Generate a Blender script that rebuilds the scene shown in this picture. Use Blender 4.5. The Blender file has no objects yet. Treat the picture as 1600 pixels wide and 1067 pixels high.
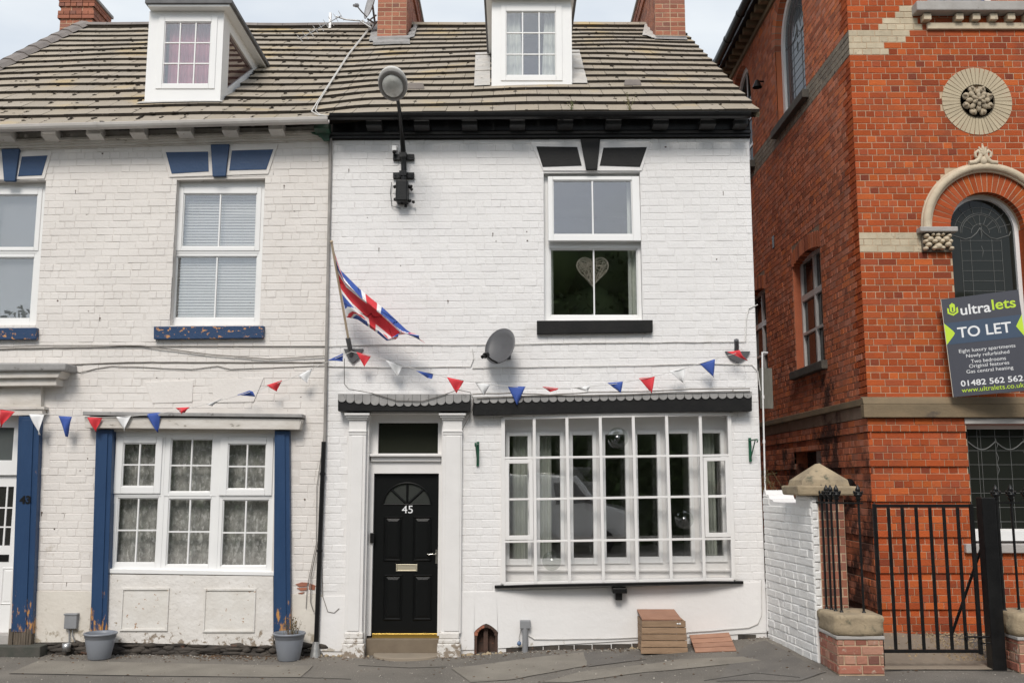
import bpy, bmesh, math, random
from mathutils import Vector, Matrix, noise
R = math.radians
rnd = random.Random(7)
S = bpy.context.scene
COL = S.collection

# ------------------------------------------------------------------ camera, sky, sun
F, PITCH, CY, CZ = 1512.0, R(8.2), -11.5, 1.883
cam_d = bpy.data.cameras.new("camera"); cam = bpy.data.objects.new("camera", cam_d); COL.objects.link(cam)
cam_d.sensor_width = 36; cam_d.lens = 36 * F / 1600; cam_d.clip_end = 2000; cam_d.clip_start = .05
cam.location = (0, CY, CZ); cam.rotation_euler = (R(90) + PITCH, 0, 0); S.camera = cam
SUN_EL, SUN_AZ = R(44), R(-171)      # azimuth measured from +Y
w = bpy.data.worlds.new("World"); S.world = w; w.use_nodes = True
nt = w.node_tree; nt.nodes.clear()
def wn(t, **k):
    n = nt.nodes.new(t)
    for a, b in k.items(): setattr(n, a, b)
    return n
wo = wn('ShaderNodeOutputWorld'); bg = wn('ShaderNodeBackground'); nt.links.new(bg.outputs[0], wo.inputs[0])
sky = wn('ShaderNodeTexSky', sky_type='NISHITA', sun_disc=False, sun_elevation=SUN_EL, sun_rotation=SUN_AZ)
sc_ = wn('ShaderNodeVectorMath', operation='SCALE'); sc_.inputs['Scale'].default_value = 0.85
nt.links.new(sky.outputs[0], sc_.inputs[0])
tc = wn('ShaderNodeTexCoord'); mp = wn('ShaderNodeMapping'); mp.inputs['Scale'].default_value = (1, 1, 2.6)
nz = wn('ShaderNodeTexNoise'); nz.inputs['Scale'].default_value = 2.3; nz.inputs['Detail'].default_value = 6; nz.inputs['Roughness'].default_value = .5
nt.links.new(tc.outputs['Generated'], mp.inputs[0]); nt.links.new(mp.outputs[0], nz.inputs['Vector'])
cr = wn('ShaderNodeMapRange'); cr.inputs[1].default_value = .38; cr.inputs[2].default_value = .66; cr.inputs[3].default_value = .52; cr.inputs[4].default_value = .97
nt.links.new(nz.outputs['Fac'], cr.inputs[0])
mx = wn('ShaderNodeMix', data_type='RGBA'); nt.links.new(cr.outputs[0], mx.inputs['Factor'])
nt.links.new(sc_.outputs[0], mx.inputs[6]); mx.inputs[7].default_value = (5.45, 5.7, 5.85, 1)
nt.links.new(mx.outputs[2], bg.inputs[0]); bg.inputs[1].default_value = 0.10
sun_d = bpy.data.lights.new("sun", 'SUN'); sun_d.energy = 1.5; sun_d.angle = R(20); sun_d.color = (1, .94, .865)
sun = bpy.data.objects.new("sun", sun_d); COL.objects.link(sun)
sd = Vector((math.sin(SUN_AZ) * math.cos(SUN_EL), math.cos(SUN_AZ) * math.cos(SUN_EL), math.sin(SUN_EL)))
sun.rotation_euler = sd.to_track_quat('Z', 'Y').to_euler(); sun.location = (0, -6, 14)
vs = S.view_settings; vs.view_transform = 'Standard'; vs.look = 'None'; vs.exposure = 0.79; vs.gamma = 1; vs.use_curve_mapping = False
S.cycles.use_denoising = True; S.cycles.transparent_max_bounces = 16; S.cycles.max_bounces = 7

# ------------------------------------------------------------------ measured positions: image ray -> point on a real plane
def ray(u, v):
    xc = (u - 800) / F; yc = (533.5 - v) / F
    fw = math.cos(PITCH) - yc * math.sin(PITCH)
    return xc / fw, (math.sin(PITCH) + yc * math.cos(PITCH)) / fw
def P(u, v, y=0.0):
    a, b = ray(u, v); d = y - CY
    return Vector((a * d, y, CZ + b * d))
def PX(u, v, X):
    a, b = ray(u, v); d = X / a
    return Vector((X, d + CY, CZ + b * d))
def pr(u0, v0, u1, v1, y=0.0):      # x0,x1,z0,z1 of an upright rectangle
    vm = (v0 + v1) / 2
    return P(u0, vm, y).x, P(u1, vm, y).x, P(0, v1, y).z, P(0, v0, y).z

# ------------------------------------------------------------------ mesh builder
class B:
    def __init__(s): s.v = []; s.f = []; s.m = []; s.sm = []
    def face(s, pts, m=0, sm=False):
        i = len(s.v); s.v += [tuple(p) for p in pts]; s.f.append(tuple(range(i, i + len(pts)))); s.m.append(m); s.sm.append(sm)
    def add(s, vs_, fs, m=0, sm=False):
        i = len(s.v); s.v += [tuple(p) for p in vs_]
        for f in fs: s.f.append(tuple(a + i for a in f)); s.m.append(m); s.sm.append(sm)
    def hexa(s, p, m=0):            # 8 points: bottom ring 0-3, top ring 4-7
        s.add(p, [(0, 3, 2, 1), (4, 5, 6, 7), (0, 1, 5, 4), (1, 2, 6, 5), (2, 3, 7, 6), (3, 0, 4, 7)], m)
        return s
    def box(s, x0, x1, y0, y1, z0, z1, m=0):
        if x0 > x1: x0, x1 = x1, x0
        if y0 > y1: y0, y1 = y1, y0
        if z0 > z1: z0, z1 = z1, z0
        return s.hexa([(x0, y0, z0), (x1, y0, z0), (x1, y1, z0), (x0, y1, z0), (x0, y0, z1), (x1, y0, z1), (x1, y1, z1), (x0, y1, z1)], m)
    def prism(s, pts, y0, y1, m=0, ax='y'):   # outline in xz (or yz for ax x, xy for ax z), extruded
        n = len(pts)
        if ax == 'y': A = [(a, y0, b) for a, b in pts]; C = [(a, y1, b) for a, b in pts]
        elif ax == 'x': A = [(y0, a, b) for a, b in pts]; C = [(y1, a, b) for a, b in pts]
        else: A = [(a, b, y0) for a, b in pts]; C = [(a, b, y1) for a, b in pts]
        s.add(A + C, [tuple(range(n)), tuple(range(2 * n - 1, n - 1, -1))] + [(i, (i + 1) % n, n + (i + 1) % n, n + i) for i in range(n)], m)
        return s
    def tube(s, pts, r, seg=8, m=0, cap=True):
        pts = [Vector(p) for p in pts]; n = len(pts)
        rs = r if isinstance(r, (list, tuple)) else [r] * n
        t0 = (pts[1] - pts[0]).normalized(); up = Vector((0, 0, 1)) if abs(t0.z) < .9 else Vector((0, 1, 0))
        nrm = t0.cross(up).normalized(); V = []
        for i, p in enumerate(pts):
            t = (pts[min(i + 1, n - 1)] - pts[max(i - 1, 0)]).normalized()
            nrm = (nrm - t * nrm.dot(t)).normalized(); bn = t.cross(nrm)
            for k in range(seg):
                a = 2 * math.pi * k / seg; V.append(p + (nrm * math.cos(a) + bn * math.sin(a)) * rs[i])
        fs = [(i * seg + k, i * seg + (k + 1) % seg, (i + 1) * seg + (k + 1) % seg, (i + 1) * seg + k) for i in range(n - 1) for k in range(seg)]
        s.add(V, fs, m, True)
        if cap: s.face(V[:seg][::-1], m); s.face(V[-seg:], m)
        return s
    def lathe(s, prof, c, seg=24, m=0, M=None):       # prof [(r,z)], axis z, optional matrix M
        V = []; c = Vector(c)
        for r, z in prof:
            for k in range(seg):
                a = 2 * math.pi * k / seg; p = Vector((r * math.cos(a), r * math.sin(a), z))
                V.append(c + (M @ p if M else p))
        s.add(V, [(i * seg + k, i * seg + (k + 1) % seg, (i + 1) * seg + (k + 1) % seg, (i + 1) * seg + k) for i in range(len(prof) - 1) for k in range(seg)], m, True)
        return s
    def blob(s, c, r, m=0, seed=0, jit=.15, n=2):     # rounded lump
        bm = bmesh.new(); bmesh.ops.create_icosphere(bm, subdivisions=n, radius=1)
        r = r if isinstance(r, (tuple, list)) else (r, r, r); V = []
        for v in bm.verts:
            k = 1 + jit * noise.noise(v.co * 1.7 + Vector((seed * 3.1, seed, 0))); V.append((c[0] + v.co.x * r[0] * k, c[1] + v.co.y * r[1] * k, c[2] + v.co.z * r[2] * k))
        s.add(V, [tuple(v.index for v in f.verts) for f in bm.faces], m, True); bm.free(); return s
WL = {}
def recalc(me):
    bm = bmesh.new(); bm.from_mesh(me); bmesh.ops.recalc_face_normals(bm, faces=bm.faces); bm.to_mesh(me); bm.free()
def props(o, label=None, cat=None, group=None, kind=None):
    if label: o['label'] = label
    if cat: o['category'] = cat
    if group: o['group'] = group
    if kind: o['kind'] = kind
    return o
def obj(name, b, mats, parent=None, bevel=0, origin=None, **k):
    mats = mats if isinstance(mats, (list, tuple)) else [mats]
    xs = [p[0] for p in b.v]; ys = [p[1] for p in b.v]; zs = [p[2] for p in b.v]
    c = Vector(origin) if origin is not None else Vector(((min(xs) + max(xs)) / 2, (min(ys) + max(ys)) / 2, min(zs)))
    me = bpy.data.meshes.new(name); me.from_pydata([(p[0] - c.x, p[1] - c.y, p[2] - c.z) for p in b.v], [], b.f)
    for m in mats: me.materials.append(m)
    me.polygons.foreach_set('material_index', b.m); me.polygons.foreach_set('use_smooth', b.sm); recalc(me)
    o = bpy.data.objects.new(name, me); COL.objects.link(o)
    if parent: o.parent = parent; o.location = c - WL[parent.name]
    else: o.location = c
    WL[o.name] = c
    if bevel:
        md = o.modifiers.new('bevel', 'BEVEL'); md.width = bevel; md.segments = 2; md.limit_method = 'ANGLE'; md.angle_limit = R(50)
    return props(o, **k)
def thing(name, label, cat, loc, group=None):
    o = bpy.data.objects.new(name, None); COL.objects.link(o); o.location = loc; o.empty_display_size = .2
    WL[o.name] = Vector(loc); return props(o, label, cat, group)
def inst(name, me, world, parent, rot=None):
    o = bpy.data.objects.new(name, me); COL.objects.link(o)
    o.parent = parent; o.location = Vector(world) - WL[parent.name]
    if rot: o.rotation_euler = rot
    return o

# ------------------------------------------------------------------ materials
def mat(name, c1, c2=None, scale=4, rough=.6, bump=0, bscale=60, rv=0, metal=0, c3=None, t3=.62, s3=9, soft3=.04, spec=.5, stretch=(1, 1, 1), hue=0, low=None, coat=0, r2=(.3, .7), hmix=.72):
    m = bpy.data.materials.new(name); m.use_nodes = True; t = m.node_tree; N = t.nodes; L = t.links.new
    p = N['Principled BSDF']; p.inputs['Roughness'].default_value = rough; p.inputs['Metallic'].default_value = metal
    p.inputs['Specular IOR Level'].default_value = spec; p.inputs['Coat Weight'].default_value = coat
    g = N.new('ShaderNodeNewGeometry'); mp_ = N.new('ShaderNodeMapping'); mp_.inputs['Scale'].default_value = stretch; L(g.outputs['Position'], mp_.inputs[0])
    rp = N.new('ShaderNodeRGB'); rp.outputs[0].default_value = (*c1, 1); out = rp.outputs[0]
    def nse(sc, det=5, rg=.55):
        n = N.new('ShaderNodeTexNoise'); n.inputs['Scale'].default_value = sc; n.inputs['Detail'].default_value = det; n.inputs['Roughness'].default_value = rg; L(mp_.outputs[0], n.inputs['Vector']); return n.outputs['Fac']
    def rng(x, a, b_, c=0, d=1):
        n = N.new('ShaderNodeMapRange'); n.inputs[1].default_value = a; n.inputs[2].default_value = b_; n.inputs[3].default_value = c; n.inputs[4].default_value = d; L(x, n.inputs[0]); return n.outputs[0]
    def mix(fac, a, b_):
        n = N.new('ShaderNodeMix'); n.data_type = 'RGBA'
        if isinstance(fac, float): n.inputs['Factor'].default_value = fac
        else: L(fac, n.inputs['Factor'])
        L(a, n.inputs[6])
        if isinstance(b_, tuple): n.inputs[7].default_value = (*b_, 1)
        else: L(b_, n.inputs[7])
        return n.outputs[2]
    if c2: out = mix(rng(nse(scale), r2[0], r2[1]), out, c2)
    if rv or hue:
        oi = N.new('ShaderNodeObjectInfo'); ad = N.new('ShaderNodeMath'); ad.operation = 'ADD'; L(oi.outputs['Random'], ad.inputs[0]); L(g.outputs['Random Per Island'], ad.inputs[1])
        fr = N.new('ShaderNodeMath'); fr.operation = 'FRACT'; L(ad.outputs[0], fr.inputs[0])
        if isinstance(hue, list):
            cr_ = N.new('ShaderNodeValToRGB'); cr_.color_ramp.interpolation = 'LINEAR'; e = cr_.color_ramp.elements
            while len(e) < len(hue): e.new(.5)
            for i, (pos, c) in enumerate(hue): e[i].position = pos; e[i].color = (*c, 1)
            L(fr.outputs[0], cr_.inputs[0]); out = mix(hmix, out, cr_.outputs[0])
        if rv:
            mm = N.new('ShaderNodeMath'); mm.operation = 'MULTIPLY'; mm.inputs[1].default_value = 7.31; L(fr.outputs[0], mm.inputs[0]); f2 = N.new('ShaderNodeMath'); f2.operation = 'FRACT'; L(mm.outputs[0], f2.inputs[0])
            sc2 = N.new('ShaderNodeVectorMath'); sc2.operation = 'SCALE'; L(out, sc2.inputs[0]); L(rng(f2.outputs[0], 0, 1, 1 - rv, 1 + rv), sc2.inputs['Scale']); out = sc2.outputs[0]
    if c3: out = mix(rng(nse(s3, 7, .62), t3, t3 + soft3), out, c3)
    if low:      # weathering, with painted shade on the side brick, growing towards a given height: (z_low, z_high, colour, noise scale, strength)
        sx = N.new('ShaderNodeSeparateXYZ'); L(g.outputs['Position'], sx.inputs[0])
        hgt = rng(sx.outputs['Z'], low[0], low[1], low[4], 0)
        nn = nse(low[3], 7, .65); a2 = N.new('ShaderNodeMath'); a2.operation = 'ADD'; L(hgt, a2.inputs[0]); L(nn, a2.inputs[1])
        out = mix(rng(a2.outputs[0], .72, .8), out, low[2])
    L(out, p.inputs['Base Color'])
    if bump:
        bn = N.new('ShaderNodeBump'); bn.inputs['Strength'].default_value = min(1, bump); bn.inputs['Distance'].default_value = .004 * max(1, bump)
        L(nse(bscale, 6, .6), bn.inputs['Height']); L(bn.outputs[0], p.inputs['Normal'])
    return m
W45 = mat('white_masonry_paint', (.77, .757, .75), (.73, .717, .708), 1.2, .62, 1.5, 34, rv=.02, c3=(.63, .61, .575), t3=.60, s3=2.4, soft3=.22)
W45M = mat('white_painted_joint', (.735, .722, .712), (.70, .687, .675), 3, .75, 1, 50, c3=(.38, .35, .31), t3=.68, s3=8, soft3=.05)
W45P = mat('white_painted_render', (.77, .757, .748), (.735, .722, .712), 2, .6, 1.2, 12, c3=(.62, .60, .57), t3=.72, s3=3, soft3=.15, low=(-.15, .16, (.46, .42, .36), 14, .36))
C43 = mat('cream_masonry_paint', (.735, .70, .665), (.68, .642, .605), 1.3, .66, 1.3, 38, rv=.02, c3=(.46, .42, .37), t3=.67, s3=5, soft3=.14, low=(-.3, 2.4, (.50, .455, .40), 3.2, .2))
C43M = mat('cream_painted_joint', (.69, .655, .62), (.62, .58, .54), 3, .8, .8, 70, c3=(.16, .13, .11), t3=.655, s3=7, soft3=.03)
C43P = mat('peeling_white_paint', (.72, .695, .665), (.63, .60, .56), 3, .6, 3, 14, c3=(.34, .28, .21), t3=.655, s3=19, soft3=.015, low=(-.15, .38, (.26, .21, .16), 15, .34))
UP = mat('white_upvc', (.80, .80, .79), (.77, .77, .765), 3, .28, .1, 30, c3=(.62, .6, .56), t3=.72, s3=4, soft3=.12)
WT = mat('white_gloss_joinery', (.75, .735, .72), (.71, .695, .68), 5, .42, .3, 40, c3=(.55, .52, .48), t3=.76, s3=7, soft3=.06)
WD = mat('grimy_white_joinery', (.66, .63, .59), (.52, .48, .43), 4, .6, .8, 40, c3=(.2, .18, .15), t3=.63, s3=8, soft3=.08, stretch=(1, 1, 2.5))
BK = mat('black_gloss_paint', (.007, .007, .0075), (.012, .0115, .0115), 6, .3, .4, 40, c3=(.035, .032, .03), t3=.68, s3=10, soft3=.1, spec=.3)
BKM = mat('black_satin_paint', (.008, .008, .0085), (.014, .0135, .013), 6, .5, .6, 40, spec=.22)
BKD = mat('black_composite_door', (.0045, .005, .005), None, 4, .33, .35, 130, spec=.25)
BLU = mat('blue_gloss_paint', (.018, .048, .115), (.022, .058, .135), 5, .4, .6, 30, c3=(.5, .48, .45), t3=.76, s3=26, soft3=.01, spec=.35)
BLUP = mat('flaking_blue_paint', (.018, .048, .115), (.023, .058, .135), 5, .42, .8, 30, c3=(.45, .40, .33), t3=.715, s3=18, soft3=.01, low=(-.2, .95, (.48, .24, .08), 15, .36), stretch=(1, 1, .35), spec=.35)
BLUS = mat('flaking_blue_sill_paint', (.018, .048, .115), (.022, .055, .13), 5, .45, 1, 30, c3=(.55, .27, .10), t3=.595, s3=18, soft3=.01, spec=.35, stretch=(1, 1, 1.6))
GRP = mat('old_green_paint', (.02, .09, .05), (.05, .06, .05), 12, .6, .5, 40)
LEAD = mat('weathered_lead', (.24, .235, .23), (.34, .33, .32), 7, .6, .8, 30, c3=(.10, .09, .085), t3=.6, s3=12, soft3=.1)
FLASH = mat('painted_flashing', (.40, .38, .355), (.52, .50, .47), 9, .6, 1.2, 20, c3=(.2, .18, .16), t3=.64, s3=14, soft3=.06)
DRF = mat('grey_roof_felt', (.10, .10, .105), (.15, .15, .155), 6, .7, .6, 50)
TILE = mat('buff_concrete_tile', (.325, .28, .22), (.52, .36, .11), 1.1, r2=(.57, .72), hmix=.5, rough=.85, bump=1.6, bscale=45, rv=.07, c3=(.07, .055, .04), t3=.63, s3=9, soft3=.05, hue=[(0, (.29, .25, .19)), (.35, (.35, .30, .235)), (.7, (.325, .285, .24)), (1, (.365, .305, .225))])
TLE = mat('moss_shade_tile_edge', (.022, .018, .014), (.042, .033, .024), 8, .95, 1.5, 40, c3=(.12, .10, .07), t3=.7, s3=16, soft3=.03)  # moss plus the shadow line under each course, painted into the edges
RDG = mat('grey_ridge_tile', (.17, .15, .14), (.23, .20, .18), 5, .8, .8, 50, rv=.15)
RB = mat('orange_red_brick', (.41, .09, .027), (.28, .06, .024), 7, .9, 1.8, 55, rv=.16, spec=.15, hue=[(0, (.28, .058, .024)), (.25, (.44, .094, .026)), (.5, (.35, .07, .024)), (.7, (.40, .10, .04)), (.84, (.52, .125, .03)), (.92, (.33, .08, .035)), (.98, (.22, .052, .03)), (1, (.15, .045, .033))], c3=(.17, .058, .038), t3=.53, s3=2.1, soft3=.34)
RBM = mat('buff_lime_joint', (.54, .41, .28), (.42, .30, .20), 12, .95, .8, 60, c3=(.2, .12, .08), t3=.62, s3=4, soft3=.1)
SB = mat('sooty_shaded_side_brick', (.50, .16, .085), (.34, .11, .065), 5, .9, 1.4, 60, rv=.2, spec=.15, hue=[(0, (.36, .11, .06)), (.4, (.52, .165, .08)), (.7, (.44, .20, .14)), (.92, (.60, .17, .055)), (1, (.22, .085, .06))], c3=(.10, .05, .038), t3=.63, s3=1.1, soft3=.2, low=(.8, 5.3, (.085, .04, .03), 1.3, .31))  # lower darkening is soot plus passage shade put into the colour
SBM = mat('sooty_shaded_side_joint', (.36, .26, .19), (.24, .17, .12), 5, .95, .8, 60, c3=(.09, .06, .05), t3=.6, s3=1.3, soft3=.2, low=(1.2, 5.0, (.10, .055, .04), 1.3, .30))  # joints darken low down with the same soot and painted passage shade
CRB = mat('cream_gault_brick', (.55, .47, .34), (.44, .37, .26), 9, .85, 1, 60, rv=.1, c3=(.2, .16, .12), t3=.62, s3=7, soft3=.08)
CHB = mat('chimney_brick', (.33, .13, .08), (.25, .10, .065), 9, .9, 1.2, 60, rv=.2, c3=(.10, .075, .06), t3=.6, s3=4, soft3=.2, hue=[(0, (.28, .10, .065)), (.5, (.40, .155, .09)), (1, (.24, .11, .085))])
SST = mat('dirty_sandstone', (.235, .17, .10), (.15, .115, .07), 2.2, .85, 1.4, 30, c3=(.06, .05, .045), t3=.58, s3=2.6, soft3=.14, stretch=(1, 1, 1.6))
STN = mat('weathered_stone_cap', (.40, .315, .205), (.25, .20, .135), 6, .9, 2.6, 20, c3=(.09, .09, .06), t3=.58, s3=7, soft3=.12)
CST = mat('cream_carved_stone', (.60, .505, .37), (.48, .40, .29), 8, .75, 1, 40, c3=(.12, .10, .085), t3=.64, s3=12, soft3=.08)
GST = mat('pale_grey_stone', (.42, .40, .38), (.33, .31, .29), 5, .8, .9, 40, c3=(.16, .14, .12), t3=.66, s3=8, soft3=.1)
ASP = mat('worn_asphalt', (.215, .193, .165), (.11, .10, .087), .8, .92, 3, 70, c3=(.42, .39, .34), t3=.62, s3=85, soft3=.05)
ASP2 = mat('pale_asphalt_patch', (.27, .245, .205), (.19, .17, .143), 2.2, .92, 3, 80, c3=(.09, .08, .07), t3=.635, s3=60, soft3=.05)
ASP3 = mat('dark_asphalt_patch', (.17, .155, .137), (.12, .11, .10), 3, .9, 3, 90, c3=(.36, .33, .29), t3=.64, s3=85, soft3=.04)
ROADM = mat('road_asphalt', (.05, .05, .05), (.065, .063, .06), 2, .9, 1.2, 120)
EARTH = mat('far_ground', (.07, .07, .05), (.09, .08, .06), .3, .95)
PATHM = mat('worn_path_stone', (.30, .25, .19), (.24, .20, .155), 2, .9, 1, 60, c3=(.12, .10, .08), t3=.66, s3=6, soft3=.1)
GRAV = mat('golden_gravel', (.36, .27, .16), (.25, .18, .11), 20, .9, .6, 60, rv=.4)
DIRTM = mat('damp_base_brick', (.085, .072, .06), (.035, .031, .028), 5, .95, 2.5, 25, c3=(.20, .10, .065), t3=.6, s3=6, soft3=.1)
LITTER = mat('dead_leaf', (.16, .09, .045), (.09, .055, .03), 9, .9, rv=.4)
STEP = mat('brown_step_tile', (.15, .115, .08), (.19, .15, .105), 5, .7, .5, 50)
GOLD = mat('gold_threshold', (.50, .33, .08), None, 5, .28, .2, 50, metal=.85)
CHROME = mat('polished_metal', (.62, .60, .55), None, 5, .2, metal=1)
ALU = mat('aluminium', (.45, .45, .45), (.3, .3, .3), 9, .4, .4, 40, metal=.8)
IRON = mat('black_iron_paint', (.005, .005, .0055), (.011, .011, .011), 8, .35, .5, 60, spec=.3)
DISH = mat('dark_grey_dish', (.075, .075, .08), (.095, .095, .10), 3, .45, .2, 40)
PLG = mat('grey_plastic', (.26, .265, .275), (.21, .215, .225), 4, .5, .3, 40)
POT = mat('grey_glazed_plastic', (.235, .25, .275), (.19, .205, .235), 2, .42, .4, 30, c3=(.34, .34, .34), t3=.66, s3=6, soft3=.15)
SOIL = mat('potting_soil', (.035, .025, .018), (.06, .045, .03), 30, .95, 1, 60)
WOOD = mat('weathered_pine', (.34, .225, .14), (.24, .155, .095), 5, .8, 1, 40, rv=.16, stretch=(1, 1, 6), c3=(.10, .06, .035), t3=.66, s3=10, soft3=.05)
WOODR = mat('reddish_pine', (.38, .205, .135), (.30, .155, .10), 5, .8, 1, 40, rv=.12, stretch=(1, 1, 6), c3=(.6, .55, .5), t3=.72, s3=25, soft3=.01)
OLDW = mat('rotten_timber', (.15, .12, .09), (.08, .065, .05), 14, .95, 2, 20, stretch=(3, 3, .5))
GRW = mat('silvered_board', (.15, .145, .12), (.10, .095, .08), 6, .85, .8, 40, stretch=(4, 4, .6))
NET = mat('lace_net', (.62, .62, .58), (.30, .30, .28), 16, .9, .5, 60, c3=(.78, .78, .75), t3=.54, s3=22, soft3=.06, stretch=(1.2, 1.2, .7))
CUR = mat('pale_green_curtain', (.66, .70, .63), (.58, .62, .56), 3, .85, .2, 60)
PNK = mat('dusky_pink_curtain', (.52, .20, .25), (.40, .13, .19), 3, .85, .2, 60)
BLD = mat('grey_blind_slat', (.50, .51, .49), None, 3, .5)
ROOM = mat('dim_room_wall', (.22, .20, .17), (.15, .135, .115), 1.2, .9)
CABG = mat('grey_cable', (.26, .24, .22), (.15, .135, .12), 12, .6)
CABW = mat('painted_cable', (.66, .65, .63), (.55, .53, .50), 12, .6)
REDC = mat('red_cloth', (.72, .045, .06), (.62, .04, .05), 9, .7); WHC = mat('white_cloth', (.80, .80, .80), None, 9, .7); BLC = mat('blue_cloth', (.045, .10, .38), (.035, .08, .32), 9, .7)
GRN = mat('green_bracket_paint', (.01, .09, .045), None, 9, .4)
HRT = mat('whitewashed_wicker', (.52, .48, .41), (.38, .34, .28), 20, .8)
LEAF = mat('dry_stem', (.16, .13, .06), (.07, .09, .03), 9, .9)
TREEM = mat('tree_foliage', (.07, .105, .03), (.035, .06, .018), 1.5, .8, rv=.5)
BARK = mat('bark', (.07, .055, .04), None, 4, .95)
SGD = mat('sign_charcoal', (.055, .058, .075), None, 9, .45); SGB = mat('sign_slate_blue', (.045, .075, .125), None, 9, .45)
SGG = mat('sign_lime', (.52, .72, .04), None, 9, .5); SGW = mat('sign_white', (.78, .79, .80), None, 9, .5); CORR = mat('board_edge', (.6, .55, .45), None, 9, .6)
LEADC = mat('window_lead_came', (.15, .155, .15), None, 9, .5)
def glass(name, base=.07, k=.75, rough=.0, tint=(1, 1, 1), opaque=None):
    m = bpy.data.materials.new(name); m.use_nodes = True; t = m.node_tree; N = t.nodes; L = t.links.new; N.clear()
    o = N.new('ShaderNodeOutputMaterial'); mxs = N.new('ShaderNodeMixShader'); gl = N.new('ShaderNodeBsdfGlossy'); gl.inputs['Roughness'].default_value = rough
    tr = N.new('ShaderNodeBsdfTransparent'); tr.inputs[0].default_value = (*tint, 1)
    if opaque:
        tr = N.new('ShaderNodeBsdfDiffuse'); tr.inputs[0].default_value = (*opaque, 1)
    lw = N.new('ShaderNodeLayerWeight'); lw.inputs[0].default_value = .3
    pw = N.new('ShaderNodeMath'); pw.operation = 'POWER'; pw.inputs[1].default_value = 3; L(lw.outputs['Facing'], pw.inputs[0])
    ma = N.new('ShaderNodeMath'); ma.operation = 'MULTIPLY_ADD'; ma.inputs[1].default_value = k; ma.inputs[2].default_value = base; L(pw.outputs[0], ma.inputs[0])
    g = N.new('ShaderNodeNewGeometry'); nn = N.new('ShaderNodeTexNoise'); nn.inputs['Scale'].default_value = 1.6; L(g.outputs['Position'], nn.inputs['Vector'])
    bp = N.new('ShaderNodeBump'); bp.inputs['Strength'].default_value = .35; bp.inputs['Distance'].default_value = .003; L(nn.outputs[0], bp.inputs['Height']); L(bp.outputs[0], gl.inputs['Normal'])
    L(ma.outputs[0], mxs.inputs[0]); L(tr.outputs[0], mxs.inputs[1]); L(gl.outputs[0], mxs.inputs[2]); L(mxs.outputs[0], o.inputs[0]); return m
GL = glass('window_glass', .20); GLD = glass('old_thin_glass', .055, .5); GLF = glass('frosted_grey_glass', .22, .5, .12, opaque=(.20, .22, .24))
GLS = glass('leaded_dark_glass', .06, .5, .02, tint=(.55, .6, .55))

# ------------------------------------------------------------------ ground
_g = sorted([(P(u, v).x, P(u, v).z) for u, v in [(-100, 1021), (20, 1021), (150, 1022), (430, 1024), (500, 1024), (640, 1026), (760, 1021), (830, 1016), (1000, 1012), (1100, 1003), (1195, 995)]])
def g0(x):
    if x <= _g[0][0]: return _g[0][1]
    for (a, za), (c, zc) in zip(_g, _g[1:]):
        if x <= c: t = (x - a) / (c - a); return za + (zc - za) * t
    return _g[-1][1]
def gz(x, y): 
    yy = min(y, 0)
    return g0(x) * (1 - .35 * min(1, -yy / 3)) + .012 * yy + .006 * noise.noise(Vector((x * .9, y * 1.3, 0)))
def sheet(xs, ys, dz=0, zf=gz):
    b = B(); nx = len(xs)
    V = [(x, y, zf(x, y) + dz) for y in ys for x in xs]
    b.add(V, [(j * nx + i, j * nx + i + 1, (j + 1) * nx + i + 1, (j + 1) * nx + i) for j in range(len(ys) - 1) for i in range(nx - 1)], 0, True); return b
def lin(a, b_, n): return [a + (b_ - a) * i / n for i in range(n + 1)]
obj('ground', B().box(-400, 400, -400, 400, -.5, -.30), EARTH, kind='structure')
obj('road', B().box(-120, 120, -10.6, -3.75, -.29, -.20), ROADM, kind='structure')
pv = sheet([-60, -30, -14] + lin(-8.5, 8.5, 68) + [14, 30, 60], lin(-3.6, 1.5, 24) + [3, 6, 12, 30])
obj('pavement', pv, ASP, kind='structure')
kb = B()
for i in range(-30, 30): kb.box(i * .9 + .004, i * .9 + .896, -3.74, -3.6, -.29, gz(i * .9, -3.6) + .004)
obj('kerb', kb, GST, kind='structure')
obj('far_pavement', B().box(-60, 60, -16, -10.7, -.29, -.10), ASP, kind='structure')
def patch(name, pts, m, dz):
    b = B(); q = []
    n = len(pts); D = []
    for i in range(n):
        a, c = pts[i], pts[(i + 1) % n]
        for k in range(6): D.append((a[0] + (c[0] - a[0]) * k / 6, a[1] + (c[1] - a[1]) * k / 6))
    bm = bmesh.new(); vs_ = [bm.verts.new((x + .012 * noise.noise(Vector((x * 9, y * 9, 1))), y + .012 * noise.noise(Vector((x * 9, y * 9, 5))), 0)) for x, y in D]
    bm.faces.new(vs_)
    xs = [p[0] for p in D]; ys = [p[1] for p in D]
    for t in lin(min(xs), max(xs), 14)[1:-1]: bmesh.ops.bisect_plane(bm, geom=bm.verts[:] + bm.edges[:] + bm.faces[:], plane_co=(t, 0, 0), plane_no=(1, 0, 0))
    for t in lin(min(ys), max(ys), 8)[1:-1]: bmesh.ops.bisect_plane(bm, geom=bm.verts[:] + bm.edges[:] + bm.faces[:], plane_co=(0, t, 0), plane_no=(0, 1, 0))
    bm.verts.index_update(); b.add([(v.co.x, v.co.y, gz(v.co.x, v.co.y) + dz) for v in bm.verts], [tuple(v.index for v in f.verts) for f in bm.faces]); bm.free()
    return obj(name, b, m, kind='structure')
def G(u, v):        # image point on the pavement
    y = -1.0
    for _ in range(12):
        a, c = ray(u, v)
        x = a * (y - CY); d = (gz(x, y) - CZ) / c; y = d + CY
    return (a * d, y)
patch('pavement_patch', [G(705, 1044), G(912, 1019), G(918, 1040), G(800, 1062), G(735, 1066)], ASP2, .007)
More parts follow.
